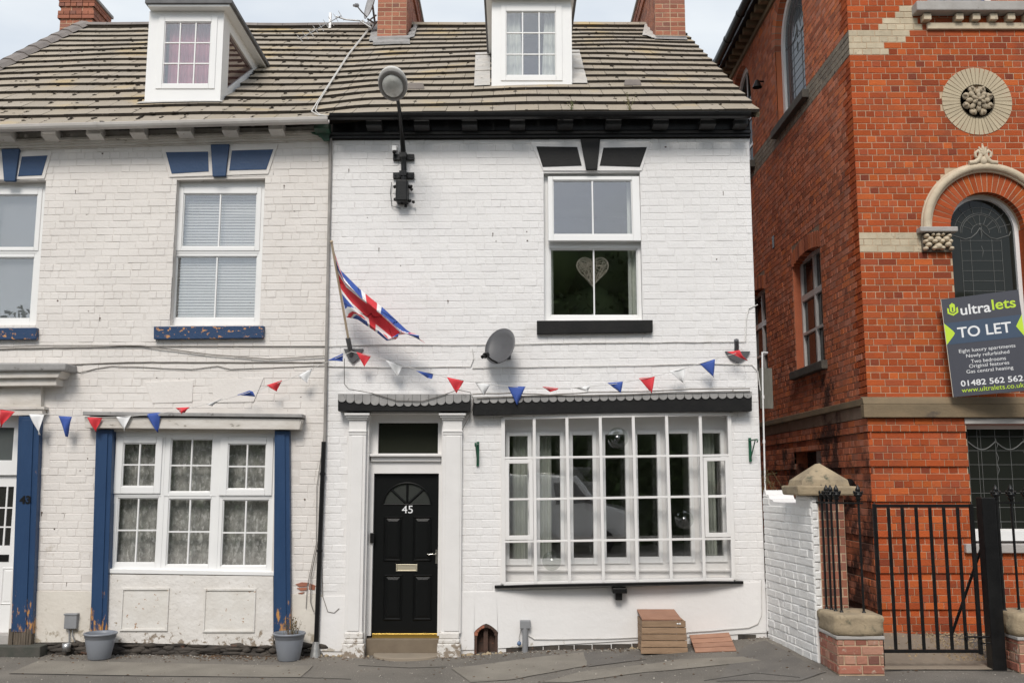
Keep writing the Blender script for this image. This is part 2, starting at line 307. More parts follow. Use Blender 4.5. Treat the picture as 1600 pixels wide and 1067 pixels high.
patch('pavement_patch', [G(905, 1050), G(1060, 1030), G(1160, 1026), G(1190, 1032), G(1010, 1050), G(890, 1066), G(845, 1066)], ASP2, .0065)
patch('pavement_patch', [G(912, 1019), G(1000, 1018), G(1010, 1030), G(918, 1042)], ASP3, .007)
patch('pavement_patch', [G(15, 1052), G(60, 1032), G(490, 1040), G(470, 1058), G(240, 1056)], ASP2, .0065)
patch('pavement_patch', [G(1160, 1010), G(1195, 1001), G(1290, 1050), G(1250, 1064), G(1120, 1064)], ASP3, .006)
patch('garden_path', [(3.56, -1.75), (4.72, -1.75), (5.1, -.2), (4.55, .28), (3.45, .28)], PATHM, .012)
# loose gravel behind the gate, litter at the wall foot
gv = B()
for _ in range(2600):
    x = rnd.uniform(4.05, 7.0); y = rnd.uniform(-1.35, .24)
    if x < 4.75 + (y * .25) and rnd.random() < .85: continue
    r = rnd.uniform(.008, .02); z = gz(x, y) + .012; a = rnd.random() * 3
    c, s_ = math.cos(a) * r, math.sin(a) * r
    gv.add([(x - c, y - s_, z), (x + s_, y - c, z), (x + c, y + s_, z), (x - s_, y + c, z), (x, y, z + r * .8)], [(0, 1, 4), (1, 2, 4), (2, 3, 4), (3, 0, 4)])
obj('gravel', gv, GRAV, kind='stuff')
lt = B()
for _ in range(900):
    x = rnd.uniform(-6.2, 3.0); y = -abs(rnd.gauss(0, .16)) - .02
    if rnd.random() < .25: x = rnd.uniform(-6, 4.5); y = rnd.uniform(-1.9, 0)
    elif rnd.random() < .3: x = rnd.uniform(-3.6, -2.3)
    r = rnd.uniform(.005, .02); z = gz(x, y) + .006; a = rnd.random() * 6
    lt.add([(x - r, y, z), (x, y - r * .6, z + r * .3), (x + r, y, z), (x, y + r * .6, z + r * .4)], [(0, 1, 2), (0, 2, 3)])
obj('leaf_litter', lt, LITTER, kind='stuff')
gr = B()
for k in range(4200):
    x = rnd.uniform(-6.4, 6.2); y = rnd.uniform(-2.9, -.01) if rnd.random() < .55 else -abs(rnd.gauss(0, .12)) - .01
    if x > 3 and y > -1.3: continue
    r = rnd.uniform(.002, .0065) * (1.8 if rnd.random() < .06 else 1); z = gz(x, y) + .004; gr.add([(x - r, y - r, z), (x + r, y - r, z), (x + r, y + r, z), (x - r, y + r, z), (x + r * .3, y, z + r * 1.2)], [(0, 1, 4), (1, 2, 4), (2, 3, 4), (3, 0, 4)])
obj('grit', gr, mat('pale_grit', (.42, .39, .34), (.16, .14, .12), 30, .95, rv=.5), kind='stuff')
ck = B()
for pts_ in ([(15, 1053), (240, 1057), (470, 1059), (560, 1062)], [(1100, 1064), (1180, 1052), (1260, 1060)], [(560, 1040), (640, 1044), (705, 1042)], [(1370, 1050), (1450, 1046), (1600, 1050)]):
    V = []
    for a_, c_ in zip(pts_, pts_[1:]):
        for t_ in range(8): u_, v_ = a_[0] + (c_[0] - a_[0]) * t_ / 8, a_[1] + (c_[1] - a_[1]) * t_ / 8; q_ = G(u_, v_); V.append(Vector((q_[0], q_[1] + .012 * noise.noise(Vector((u_ * .1, 0, 0))), gz(*q_) + .008)))
    ck.tube(V, .0028, 4)
obj('tar_joint', ck, mat('tar', (.03, .028, .026), None, 5, .8), kind='stuff')

# ------------------------------------------------------------------ wall tools
class Fr:
    def __init__(s, o, ex, n, warp=None): s.o = Vector(o); s.ex = Vector(ex); s.n = Vector(n); s.w = warp or (lambda x, z: 0)
    def T(s, x, d, z): p = s.o + s.ex * x + s.n * d; p.z += z + s.w(x, z); return p
def body(b, fr, X0, X1, Z0, Z1, holes, depth, m=0, d0=0, mr=None):
    mr = m if mr is None else mr
    xs = sorted({X0, X1} | {min(max(h[i], X0), X1) for h in holes for i in (0, 1)}); zs = sorted({Z0, Z1} | {min(max(h[i], Z0), Z1) for h in holes for i in (2, 3)})
    full = lambda i, j: 0 <= i < len(xs) - 1 and 0 <= j < len(zs) - 1 and not any(h[0] < (xs[i] + xs[i + 1]) / 2 < h[1] and h[2] < (zs[j] + zs[j + 1]) / 2 < h[3] for h in holes)
    for i in range(len(xs) - 1):
        for j in range(len(zs) - 1):
            if not full(i, j): continue
            a, c, e, f = xs[i], xs[i + 1], zs[j], zs[j + 1]; T = fr.T
            b.face([T(a, d0, e), T(c, d0, e), T(c, d0, f), T(a, d0, f)], m); b.face([T(a, -depth, e), T(c, -depth, e), T(c, -depth, f), T(a, -depth, f)], m)
            if not full(i - 1, j): b.face([T(a, d0, e), T(a, -depth, e), T(a, -depth, f), T(a, d0, f)], mr)
            if not full(i + 1, j): b.face([T(c, d0, e), T(c, -depth, e), T(c, -depth, f), T(c, d0, f)], mr)
            if not full(i, j - 1): b.face([T(a, d0, e), T(c, d0, e), T(c, -depth, e), T(a, -depth, e)], mr)
            if not full(i, j + 1): b.face([T(a, d0, f), T(c, d0, f), T(c, -depth, f), T(a, -depth, f)], mr)
def sub(rects, h):
    out = []
    for a, c, e, f in rects:
        if h[0] >= c or h[1] <= a or h[2] >= f or h[3] <= e: out.append((a, c, e, f)); continue
        if h[0] > a: out.append((a, h[0], e, f))
        if h[1] < c: out.append((h[1], c, e, f))
        m0, m1 = max(a, h[0]), min(c, h[1])
        if h[2] > e: out.append((m0, m1, e, h[2]))
        if h[3] < f: out.append((m0, m1, h[3], f))
    return out
def brick_geo(b, fr, cx, cz, w_, h_, proud, ch, back, mi, r, world=True):
    x0, x1, z0, z1 = -w_ / 2, w_ / 2, -h_ / 2, h_ / 2
    j = lambda s=.0012: r.uniform(-s, s)
    o = fr.T(cx, 0, cz) if world else Vector((0, 0, 0)); q = lambda x, d, z: o + fr.ex * x + fr.n * d + Vector((0, 0, z))
    p = proud; tl = j(.0018)
    fr_ = [q(x0 + ch + j(), p + tl, z0 + ch + j()), q(x1 - ch + j(), p - tl, z0 + ch + j()), q(x1 - ch + j(), p - tl, z1 - ch + j()), q(x0 + ch + j(), p + tl, z1 - ch + j())]
    mid = [q(x0, p - ch, z0), q(x1, p - ch, z0), q(x1, p - ch, z1), q(x0, p - ch, z1)]
    bk = [q(x0, -back, z0), q(x1, -back, z0), q(x1, -back, z1), q(x0, -back, z1)]
    b.add(fr_ + mid + bk, [(0, 1, 2, 3)] + [(4 + k, 4 + (k + 1) % 4, (k + 1) % 4, k) for k in range(4)] + [(8 + k, 8 + (k + 1) % 4, 4 + (k + 1) % 4, 4 + k) for k in range(4)], mi)
def bricks(fr, X0, X1, Z0, Z1, mats, parent, course=.084, L=.226, gap=.009, holes=(), arcs=(), n_ind=300, proud=(.003, .006), ch=.003, bond='english', matf=None, skip=None, seed=1, gapx=None, rough_len=0, hz=None, depthf=None):
    r = random.Random(seed); items = []; row = 0; z = Z0
    while z < Z1 - .02:
        zt = min(z + course, Z1); zm = (z + zt) / 2
        header = (row % 2 == 1) if bond == 'english' else (row % 4 == 3)
        l = L / 2 if header else L
        x = X0 - (L / 4 if header else (L / 2 if (bond != 'english' and row % 2) else 0)); xs = []
        while x < X1:
            ll = l if r.random() > .12 else L / 2
            if rough_len: ll *= 1 + r.uniform(-rough_len, rough_len)
            xs.append((max(x, X0), min(x + ll, X1))); x += ll
        for a, c in xs:
            if c - a < .03: continue
            gx_ = (gap if gapx is None else gapx) / 2; rs = [(a + gx_, c - gx_, z + gap / 2, zt - gap / 2)]
            for h in holes: rs = sub(rs, h)
            for (ax, az, ar) in arcs:
                if abs(zm - az) < ar and zm > az - .01: hw = math.sqrt(max(0, ar * ar - (zm - az) ** 2)); rs = sub(rs, (ax - hw, ax + hw, z - 1, zt + 1))
                elif ar > 0 and az - .9 < zm and False: pass
            for q in rs:
                if q[1] - q[0] > .02 and q[3] - q[2] > .015 and not (skip and skip((q[0] + q[1]) / 2, (q[2] + q[3]) / 2)): items.append(q)
        z = zt; row += 1
    eye = Vector((0, CY, CZ))
    def key(q):
        p = fr.T((q[0] + q[1]) / 2, 0, (q[2] + q[3]) / 2); dd = p - eye
        if hz and not hz(p): return 1e6
        return dd.length ** 3 / max(.05, abs(dd.dot(fr.n))) / ((q[1] - q[0]) * (q[3] - q[2]))
    items.sort(key=key); cache = {}; st = B()
    for k, q in enumerate(items):
        cx, cz = (q[0] + q[1]) / 2, (q[2] + q[3]) / 2; w_, h_ = q[1] - q[0], q[3] - q[2]
        mi = matf(cx, cz) if matf else 0; pd = r.uniform(*proud) + (depthf(cx, cz) if depthf else 0)
        if k < n_ind:
            pk = round(pd, 3); key_ = (round(w_ / .008), round(h_ / .004), mi, pk if depthf else 0, r.randrange(4))
            if key_ not in cache:
                t = B(); brick_geo(t, fr, 0, 0, w_, h_, pd, ch, .012, 0, r, False)
                me = bpy.data.meshes.new('brick'); me.from_pydata([tuple(v) for v in t.v], [], t.f); me.materials.append(mats[mi]); cache[key_] = me
            inst('brick', cache[key_], fr.T(cx, 0, cz), parent)
        else: brick_geo(st, fr, cx, cz, w_, h_, pd, ch, .012, mi, r)
    if st.v:
        o = obj('brickwork', st, mats, parent, kind='stuff')
def room(parent, x0, x1, z0, z1, y0=.3, y1=2.6, m=None):
    b = B(); b.face([(x0, y1, z0), (x1, y1, z0), (x1, y1, z1), (x0, y1, z1)])
    for q in ([(x0, y0, z0), (x0, y1, z0), (x0, y1, z1), (x0, y0, z1)], [(x1, y0, z0), (x1, y1, z0), (x1, y1, z1), (x1, y0, z1)], [(x0, y0, z0), (x1, y0, z0), (x1, y1, z0), (x0, y1, z0)], [(x0, y0, z1), (x1, y0, z1), (x1, y1, z1), (x0, y1, z1)]): b.face(q)
    return obj('room', b, m or ROOM, parent)
def frame4(b, o, i, y0, y1, m=0):       # ring between outer and inner (x0,x1,z0,z1)
    b.box(o[0], i[0], y0, y1, o[2], o[3], m); b.box(i[1], o[1], y0, y1, o[2], o[3], m)
    b.box(i[0], i[1], y0, y1, o[2], i[2], m); b.box(i[0], i[1], y0, y1, i[3], o[3], m)
def sash(parent, o, i, yf, nx=1, nz=1, bw=.02, d=.06, m=None, g=None, name='casement', bev=.006):
    m = m or UP; b = B(); frame4(b, o, i, yf, yf + d)
    # inner glazing bead
    k = .012; frame4(b, (i[0], i[1], i[2], i[3]), (i[0] + k, i[1] - k, i[2] + k, i[3] - k), yf + .012, yf + d - .01)
    f = obj(name, b, m, parent, bevel=bev)
    i2 = (i[0] + k - .004, i[1] - k + .004, i[2] + k - .004, i[3] - k + .004)
    obj('pane', B().box(i2[0], i2[1], yf + .026, yf + .032, i2[2], i2[3]), g or GL, parent)
    for a in range(1, nx):
        x = i[0] + (i[1] - i[0]) * a / nx; obj('glazing_bar', B().box(x - bw / 2, x + bw / 2, yf + .014, yf + .042, i[2] + k, i[3] - k), m, parent)
    for a in range(1, nz):
        z = i[2] + (i[3] - i[2]) * a / nz; obj('glazing_bar', B().box(i[0] + k, i[1] - k, yf + .0165, yf + .0395, z - bw / 2, z + bw / 2), m, parent)
    return f
def R4(t, y): return pr(*t, y)
def poly(pts, y0, y1): return B().prism([(P(u, v, y0).x, P(u, v, y0).z) for u, v in pts], y0, y1)
def wavy(x0, x1, z0, z1, y, folds, amp, seed=0, n=60, fall=.0):
    b = B(); V = []; rows = 6
    for j in range(rows + 1):
        z = z1 + (z0 - z1) * j / rows
        for i in range(n + 1):
            t = i / n; x = x0 + (x1 - x0) * t + fall * (j / rows) * (t - .5)
            V.append((x, y + amp * math.sin(t * folds * 6.283 + seed + .6 * math.sin(t * 9 + seed)) * (.6 + .4 * j / rows), z))
    k = n + 1; fs = [(j * k + i, j * k + i + 1, (j + 1) * k + i + 1, (j + 1) * k + i) for j in range(rows) for i in range(n)]
    b.add(V, fs, 0, True); W = [(p[0], p[1] + .004, p[2]) for p in V]; b.add(W, [f[::-1] for f in fs], 0, True); return b
k45 = lambda x, z: .009 * (x - .35)
k43 = lambda x, z: (-.012 + .0065 * (z - 1)) * (x + 2.23) - .0232
F45 = Fr((0, 0, 0), (1, 0, 0), (0, -1, 0), k45); F43 = Fr((0, 0, 0), (1, 0, 0), (0, -1, 0), k43)
XL, XM, XR = -7.68, P(510, 600).x, P(1184, 600).x
def unw(fr, h): return (h[0], h[1], h[2] - fr.w((h[0] + h[1]) / 2, h[2]), h[3] - fr.w((h[0] + h[1]) / 2, h[3]))

# ------------------------------------------------------------------ the two terraced houses: walls
H45 = thing('terraced_house', 'white painted brick house numbered 45 with black trim, black door and wide many-paned bow window', 'house', (.35, 0, 0), 'terraced houses')
H43 = thing('terraced_house', 'cream painted brick house with blue trim and peeling paint, left of the white house', 'house', (-5, 0, 0), 'terraced houses')
ZT = P(800, 214).z
h_up = R4((850, 270, 1002, 500), 0); h_door = R4((571, 645, 691, 1030), 0); h_bow = R4((784, 651, 1143, 911), 0); h_hole = R4((741, 976, 778, 1020), 0)
holes45 = [unw(F45, h) for h in (h_up, h_door, h_bow, (h_hole[0] + .002, h_hole[1] - .002, -.2, h_hole[3]))]
b = B(); body(b, F45, XM, XR, -.35, ZT, holes45, .28)
wall45 = obj('wall', b, W45M, H45)
b = B(); b.box(XR - .3, XR - .002, .282, 9.9, -.3, ZT + .1); b.box(XM, XR, 9.9, 10.1, -.3, ZT + .1); obj('side_wall', b, W45P, H45)
skip45 = lambda x, z: (x < P(574, 800).x and x > P(538, 800).x and z < P(0, 645).z) or (x < P(720, 800).x and x > P(688, 800).x and z < P(0, 645).z)
zp45 = P(800, 921).z
bricks(F45, XM, XR, zp45 - .002, ZT, [W45], wall45, course=.0895, L=.215, gap=.005, gapx=.002, holes=holes45, proud=(.0015, .0055), ch=.0055, bond='garden', skip=skip45, seed=4, rough_len=.12)
b = B()
pts = [(XM, -.35), (XR, -.35), (XR, P(1184, 909).z), (P(720, 918).x, P(720, 918).z), (XM, P(510, 932).z)]
hx = [h_door[0], h_door[1], h_hole[0], h_hole[1]]
for (xa, xb_) in ((XM, hx[0]), (hx[1], hx[2]), (hx[3], XR)):
    zz = lambda x: P(510, 932).z + (P(1184, 909).z - P(510, 932).z) * (x - XM) / (XR - XM)
    if xa == hx[1]: obj('plinth', b, W45P, wall45); b = B()
    b.prism([(xa, g0(xa) + .055), (xb_, g0(xb_) + .055), (xb_, zz(xb_)), (xa, zz(xa))], -.014, 0)
arch = [(h_hole[0] + (h_hole[1] - h_hole[0]) * t, 0) for t in (0, 1)]
hcx = (h_hole[0] + h_hole[1]) / 2; hr = (h_hole[1] - h_hole[0]) / 2; hzs = P(0, 994).z
arc = [(hcx - hr * math.cos(a) * (1 + .05 * math.sin(a * 7)), hzs + .6 * hr + .9 * hr * math.sin(a) * (1 + .08 * math.sin(a * 5)) - .5 * hr) for a in lin(0, math.pi, 14)]
zz2 = zz(h_hole[0]); zz3 = zz(h_hole[1])
for i in range(14): b.prism([arc[i], arc[i + 1], (h_hole[0] + (h_hole[1] - h_hole[0]) * (i + 1) / 14, zz2), (h_hole[0] + (h_hole[1] - h_hole[0]) * i / 14, zz2)], -.014, 0)
obj('plinth', b, W45P, wall45)
# broken arch vent in the plinth with exposed bricks
b = B(); b.box(hcx - hr - .01, hcx + hr + .01, .13, .16, -.3, hzs + 1.6 * hr, 0); b.box(hcx - hr, hcx - hr + .03, .0, .13, -.3, hzs + 1.5 * hr); b.box(hcx + hr - .03, hcx + hr, .0, .13, -.3, hzs + 1.5 * hr); b.box(hcx - .03, hcx + .02, .05, .13, -.3, hzs + .1)
ventm = mat('burnt_brick_hole', (.05, .035, .028), (.10, .055, .04), 7, .95, 3, 20, c3=(.16, .07, .04), t3=.6, s3=9)
obj('vent_recess', b, ventm, wall45)
for k in range(9):
    a = math.pi * (k + .5) / 9; c = Vector((hcx - (hr * .93) * math.cos(a), 0, hzs + .1 * hr + .85 * hr * math.sin(a)))
    t = B(); t.box(-.02, .02, -.006, .004, -.03, .03); M_ = Matrix.Rotation(a - math.pi / 2, 3, 'Y')
    t.v = [tuple(M_ @ Vector(p) + c) for p in t.v]; obj('brick', t, CHB if k < 4 else ventm, wall45)
b = B(); x = P(790, 1010).x
while x < XR - .2:
    l = rnd.uniform(.16, .24)
    if not (P(1000, 1000).x < x < P(1150, 1000).x): b.box(x + .005, x + l - .005, -.006, .0, g0(x) - .03, g0(x) + .055)
    x += l
obj('exposed_base', b, DIRTM, wall45, kind='stuff')
obj('rubble', (lambda q: [q.blob((P(u, v, -.03).x, -.03, gz(P(u, v).x, -.03) + .0), rnd.uniform(.012, .035), 0, i, .5, 1) for i, (u, v) in enumerate([(rnd.uniform(500, 580), 1022) for _ in range(22)] + [(rnd.uniform(715, 790), 1018) for _ in range(20)] + [(rnd.uniform(985, 1005), 1010) for _ in range(8)])] and q)(B()), STN, kind='stuff')

# 43
ZT43 = ZT
h43u = R4((271, 280, 410, 508), 0); h43l = R4((-85, 283, 64, 508), 0); h43b = R4((165, 668, 428, 897), 0); h43d = R4((-95, 650, 24, 1020), 0)
holes43 = [unw(F43, h) for h in (h43u, h43l, h43b, h43d)]
b = B(); body(b, F43, XL, XM, -.35, ZT43, holes43, .28)
wall43 = obj('wall', b, C43M, H43)
b = B(); b.box(XL + .002, XL + .3, .282, 9.9, -.3, ZT); b.box(XL, XM - .01, 9.9, 10.1, -.3, ZT); obj('side_wall', b, C43P, H43)
zp43 = P(0, 925).z
in43 = lambda x, z: z < P(0, 640).z and (P(150, 800).x < x < P(455, 800).x or x < P(62, 800).x)
bricks(F43, XL, XM, zp43, ZT43, [C43], wall43, course=.0895, L=.215, gap=.007, gapx=.002, holes=holes43, proud=(.001, .0065), ch=.005, bond='garden', skip=in43, seed=9, rough_len=.15, hz=lambda p: p.x > P(-5, 600).x)
b = B(); zz = zp43 + .0
cpr = mat('cream_painted_render', (.68, .64, .575), (.62, .575, .51), 2, .7, 1.5, 20, c3=(.4, .35, .28), t3=.66, s3=5, soft3=.1, low=(-.05, .5, (.36, .31, .24), 9, .3))
for (ua, ub) in ((55, 142), (452, 503)):
    b = B(); xa, xb_ = P(ua, 960).x, P(ub, 960).x; b.prism([(xa, g0(xa) + .13), (xb_, g0(xb_) + (.14 if ub < 200 else .05)), (xb_, zz + F43.w(xb_, 1)), (xa, zz + F43.w(xa, 1))], -.012, 0); obj('plinth', b, cpr, wall43)
b = B(); r_b = random.Random(12); x = P(56, 1000).x
while x < P(500, 1000).x:
    h_ = r_b.uniform(.03, .07); b.blob((x, -.005 - r_b.random() * .02, g0(x) + r_b.uniform(-.01, .12)), (r_b.uniform(.05, .13), .02, h_ * .6), 0, x * 7, .55, 1); x += r_b.uniform(.012, .03)
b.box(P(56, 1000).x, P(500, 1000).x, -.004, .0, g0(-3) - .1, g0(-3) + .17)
obj('exposed_base', b, DIRTM, wall43, kind='stuff')
for q_ in ([(462, 912), (472, 909), (483, 910), (480, 915), (468, 916)], [(484, 911), (493, 914), (492, 921), (483, 920)], [(464, 918), (480, 917), (481, 921), (470, 922)], [(466, 926), (476, 924), (472, 928)]): obj('bare_brick_spot', B().prism([(P(u, v).x, P(u, v).z) for u, v in q_], -.0135, -.005), CHB, wall43)

for wl_, L_ in ((wall43, [(118, 298), (444, 290), (391, 473), (156, 497), (138, 486), (345, 598), (225, 700), (125, 735), (137, 716), (65, 800), (85, 826), (104, 910), (300, 905), (470, 620), (476, 780), (160, 240), (460, 330), (90, 470), (245, 590)]), (wall45, [(545, 265), (592, 388), (626, 415), (770, 365), (823, 362), (824, 376), (775, 377), (574, 340), (1120, 405), (700, 470), (1145, 610), (1130, 300), (1010, 640), (800, 936), (780, 931), (1040, 230)])):
    b = B(); r_n = random.Random(3)
    for u, v in L_:
        p = P(u, v, -.006); b.blob(p, (r_n.uniform(.006, .014), .003, r_n.uniform(.005, .012)), 0, u, .6, 1)
        if r_n.random() < .5: b.blob(p + Vector((.0, -.001, -.02)), (.004, .0025, r_n.uniform(.01, .03)), 0, v, .3, 1)
    obj('nail_holes', b, bpy.data.materials.get('hole_rust') or mat('hole_rust', (.20, .15, .12), (.10, .08, .07), 20, .9), wl_, kind='stuff')
# ------------------------------------------------------------------ windows
def window(parent, op, sashes, yf, cy_, label=None, m=None, extra=()):
    """op = opening px rect, sashes = list of (outer px, glass px, nx, nz, dy)"""
    o = R4(op, 0); b = B(); m = m or UP
    S_ = []
    for so, gl, nx, nz_, dy in sashes: S_.append((R4(so, yf + dy), R4(gl, yf + dy), nx, nz_, dy))
    # outer frame: solid slab pierced by the sash holes
    fr = Fr((0, yf, 0), (1, 0, 0), (0, -1, 0)); ins = [(s[0][0] + .014, s[0][1] - .014, s[0][2] + .014, s[0][3] - .014) for s in S_] + list(extra)
    body(b, fr, o[0] - .012, o[1] + .012, o[2] - .012, o[3] + .012, ins, .075)
    wdw = obj('window', b, m, parent, bevel=.004)
    if label: wdw['label'] = label
    for so, gl, nx, nz_, dy in S_: sash(wdw, so, gl, yf + dy, nx, nz_, .017, .055, m)
    return wdw
so = R4((856, 278, 999, 380), .09); gl_ = R4((863.5, 284, 987, 370), .09)
w45 = window(H45, (850, 268, 1002, 501), [((857, 386, 1000, 497), (860, 389, 996.5, 493), 2, 1, .008)], .09, 0, extra=[(so[0] + .03, so[1] - .03, so[2] + .03, so[3] - .02)])
before = set(bpy.data.objects)
sash(w45, so, gl_, .03, 2, 1, .017, .055, UP)      # the top light hangs open: hinged at its head, foot pushed out
for o in set(bpy.data.objects) - before:
    mw = Vector(WL[o.name]); piv = Vector((0, .05, so[3])); Rm = Matrix.Rotation(R(-3.4), 3, 'X')
    o.location = (piv + Rm @ (mw - piv)) - WL[w45.name]; o.rotation_euler = Rm.to_euler()
w43 = window(H43, (271, 280, 410, 508), [((277, 292, 407, 392), (285, 302.5, 400, 385.5), 2, 1, -.012), ((268, 394, 405, 505), (273.5, 400.5, 400, 497), 2, 1, .006)], .10, 0)
w43l = window(H43, (-85, 283, 64, 508), [((-80, 292, 63, 392), (-70, 304, 56, 387), 2, 1, -.012), ((-84, 394, 56, 505), (-78, 402, 50, 498), 2, 1, .006)], .10, 0)
w43b = window(H43, (165, 672, 428, 896), [((179, 682, 252, 771), (190.5, 692, 242.5, 760), 2, 2, -.02), ((255, 676, 337, 776), (265, 685.5, 331, 768.5), 2, 2, .006), ((343, 683, 426, 774), (355, 693, 415, 764), 2, 2, -.02),
    ((174, 773, 251, 888), (181.5, 777.5, 245, 879.5), 2, 2, .006), ((252, 773, 337, 889), (261, 779, 328, 882.5), 2, 2, .006), ((339, 775, 426, 890), (346, 780.5, 418.5, 884), 2, 2, .006)], .03, 0)
obj('sill', poly([(161, 888), (428, 893), (428, 899), (161, 895)], -.035, .12), UP, w43b, bevel=.004)
for h in (h_up,): room(H45, h[0] - .5, h[1] + .5, h[2] - .6, h[3] + .3, .285, 3.2)
room(H43, h43u[0] - .02, h43u[1] + .02, h43u[2] - .02, h43u[3] + .02, .285, .9); room(H43, h43l[0] - .02, h43l[1] + .02, h43l[2] - .02, h43l[3] + .02, .285, .9); room(H43, h43b[0] - .2, h43b[1] + .2, h43b[2] - .4, h43b[3] + .1, .285, 2.2)
room(H45, h_bow[0] - .3, h_bow[1] + .3, -.1, h_bow[3] + .05, .285, 3.6)
# sills
o = obj('sill', poly([(839, 501), (1020, 500), (1020, 519), (839, 521.5)], -.07, .09), BKM, w45, bevel=.004)
obj('sill', poly([(240, 510), (412, 509), (411, 528), (240, 530)], -.07, .1), BLUS, w43, bevel=.006)
obj('sill', poly([(-110, 513), (57, 512), (56, 530), (-110, 531)], -.07, .1), BLUS, w43l, bevel=.006)

# lintels
def lintel(parent, polys, key, bordr, fm, wm):
    t = obj('lintel', poly(bordr, -.016, .01), wm, parent, bevel=.003)
    for q in polys: obj('lintel_panel', poly(q, -.022, -.0155), fm, t, bevel=.002)
    obj('keystone', poly(key, -.05, .0), fm, t, bevel=.004)
lintel(H45, [[(838, 229), (902, 230), (909, 259), (848, 261)], [(943, 231), (1011, 230), (1000, 261), (937, 259)]], [(907, 217), (938, 217), (933, 265), (916, 265)], [(829, 222), (1017, 221), (1003, 267), (849, 267)], BKM, W45)
lintel(H43, [[(259, 238), (325, 237), (326, 268), (268, 271.5)], [(362, 235.5), (427, 233.5), (416, 265), (358, 266.5)]], [(329, 226), (358, 225.5), (352, 275), (332, 275.5)], [(251, 231), (434, 226), (419, 272), (265, 277)], BLU, C43)
lintel(H43, [[(-92, 248), (-5, 246), (-1, 275), (-83, 277)], [(34, 245), (74, 243), (65, 274), (28, 275.5)]], [(2, 233), (30, 232.5), (23, 283), (6, 283)], [(-100, 243), (81, 237), (69, 279.5), (-88, 283)], BLU, C43)

# ------------------------------------------------------------------ cornices and gutters
def moulding(b, u0, v0t, u1, v1t, segs, m=0):      # segs: list of (dv_top, dv_bottom, y_front)
    for a, c, yf in segs:
        p0t, p0b = P(u0, v0t + a, yf), P(u0, v0t + c, yf); p1t, p1b = P(u1, v1t + a, yf), P(u1, v1t + c, yf)
        x0, x1 = P(u0, v0t, 0).x, P(u1, v1t, 0).x
        b.hexa([(x0, yf, p0b.z), (x1, yf, p1b.z), (x1, .02, p1b.z), (x0, .02, p0b.z), (x0, yf, p0t.z), (x1, yf, p1t.z), (x1, .02, p1t.z), (x0, .02, p0t.z)], m)
b = B(); moulding(b, 517, 189, 1170, 186, [(0, 17, -.04), (17.3, 22, -.085), (22.3, 27, -.06), (27.3, 30, -.025)]); cor45 = obj('cornice', b, BK, H45, bevel=.004)
for u in (584, 658.5, 733.5, 808.5, 883.5, 959, 1033, 1107, 1160):
    v = 188.5 - 3 * (u - 517) / 653
    x0, x1 = P(u - 12, v, -.24).x, P(u + 12 if u < 1150 else u + 9, v, -.24).x; z1, z0 = P(0, v, -.24).z, P(0, v + 8.5, -.24).z
    obj('corbel', B().prism([(-.24, z0), (-.24, z1), (-.04, z1 + .02), (-.04, z0 - .02), (-.14, z0 - .01)], x0, x1, ax='x'), mat('corbel_paint', (.022, .022, .023), (.03, .03, .03), 6, .45) if u == 584 else bpy.data.materials['corbel_paint'], cor45, bevel=.003)
def gutter(name, u0, v0, u1, v1, h, yc, m, parent, xl=None):
    p0, p1 = P(u0, v0, yc), P(u1, v1, yc)
    if xl is not None: p0 = Vector((xl, yc, p0.z + (p1.z - p0.z) / (p1.x - p0.x) * (xl - p0.x)))
    b = B(); prof = [(a, c * .56) for a, c in [(-.062, .058), (-.066, .05), (-.06, 0), (-.045, -.04), (0, -.058), (.045, -.04), (.06, 0), (.06, .058), (.054, .058), (.052, 0), (0, -.048), (-.052, 0), (-.055, .058)]]
    V = [(p.x, yc + a, p.z + c) for p in (p0, p1) for a, c in prof]; n = len(prof)
    b.add(V, [(i, (i + 1) % n, n + (i + 1) % n, n + i) for i in range(n)], 0); b.face(V[:6]); b.face(V[n:n + 6])
    g_ = obj(name, b, m, parent); L_ = p1.x - p0.x
    k = 1
    while k * .93 < L_:
        t = k * .93 / L_; p = p0.lerp(p1, t); q = B()
        V = [(p.x + dx, yc + a * 1.09, p.z + c * 1.09) for dx in (-.02, .02) for a, c in prof[:8]]; q.add(V, [(i, i + 1, 9 + i, 8 + i) for i in range(7)]); obj('gutter_clip', q, m, g_); k += 2
    return g_
gutter('gutter', 516, 183.5, 1172, 181, 0, -.34, BK, H45)
mid = P(515, 0).x
b = B(); moulding(b, -40, 209, 514, 192.5, [(0, 10, -.04), (10.3, 15, -.10), (15.3, 20, -.075), (20.3, 24.5, -.05), (24.8, 28, -.02)]); cor43 = obj('cornice', b, WD, H43, bevel=.004)
for u in (6, 75.5, 146, 214, 287, 358, 431, 502):
    v = 203.5 - 12.5 * (u - 6) / 500; x0, x1 = P(u - 11.5, v, -.22).x, P(u + 11.5, v, -.22).x; z1, z0 = P(0, v, -.22).z, P(0, v + 9.5, -.22).z
    obj('corbel', B().prism([(-.22, z0), (-.22, z1), (-.04, z1 + .02), (-.04, z0 - .04), (-.14, z0 - .02)], x0, x1, ax='x'), GRP if u == 502 else C43P, cor43, bevel=.004)
obj('bare_patch', poly([(484, 207), (514, 205), (514, 219), (505, 219), (500, 213)], -.102, -.05), GRP, cor43)
gutter('gutter', 0, 202, 513, 189, 0, -.34, mat('grimy_white_gutter', (.60, .57, .54), (.48, .45, .42), 3, .4, .3, 30, c3=(.3, .27, .22), t3=.66, s3=5), H43, XL - .1)

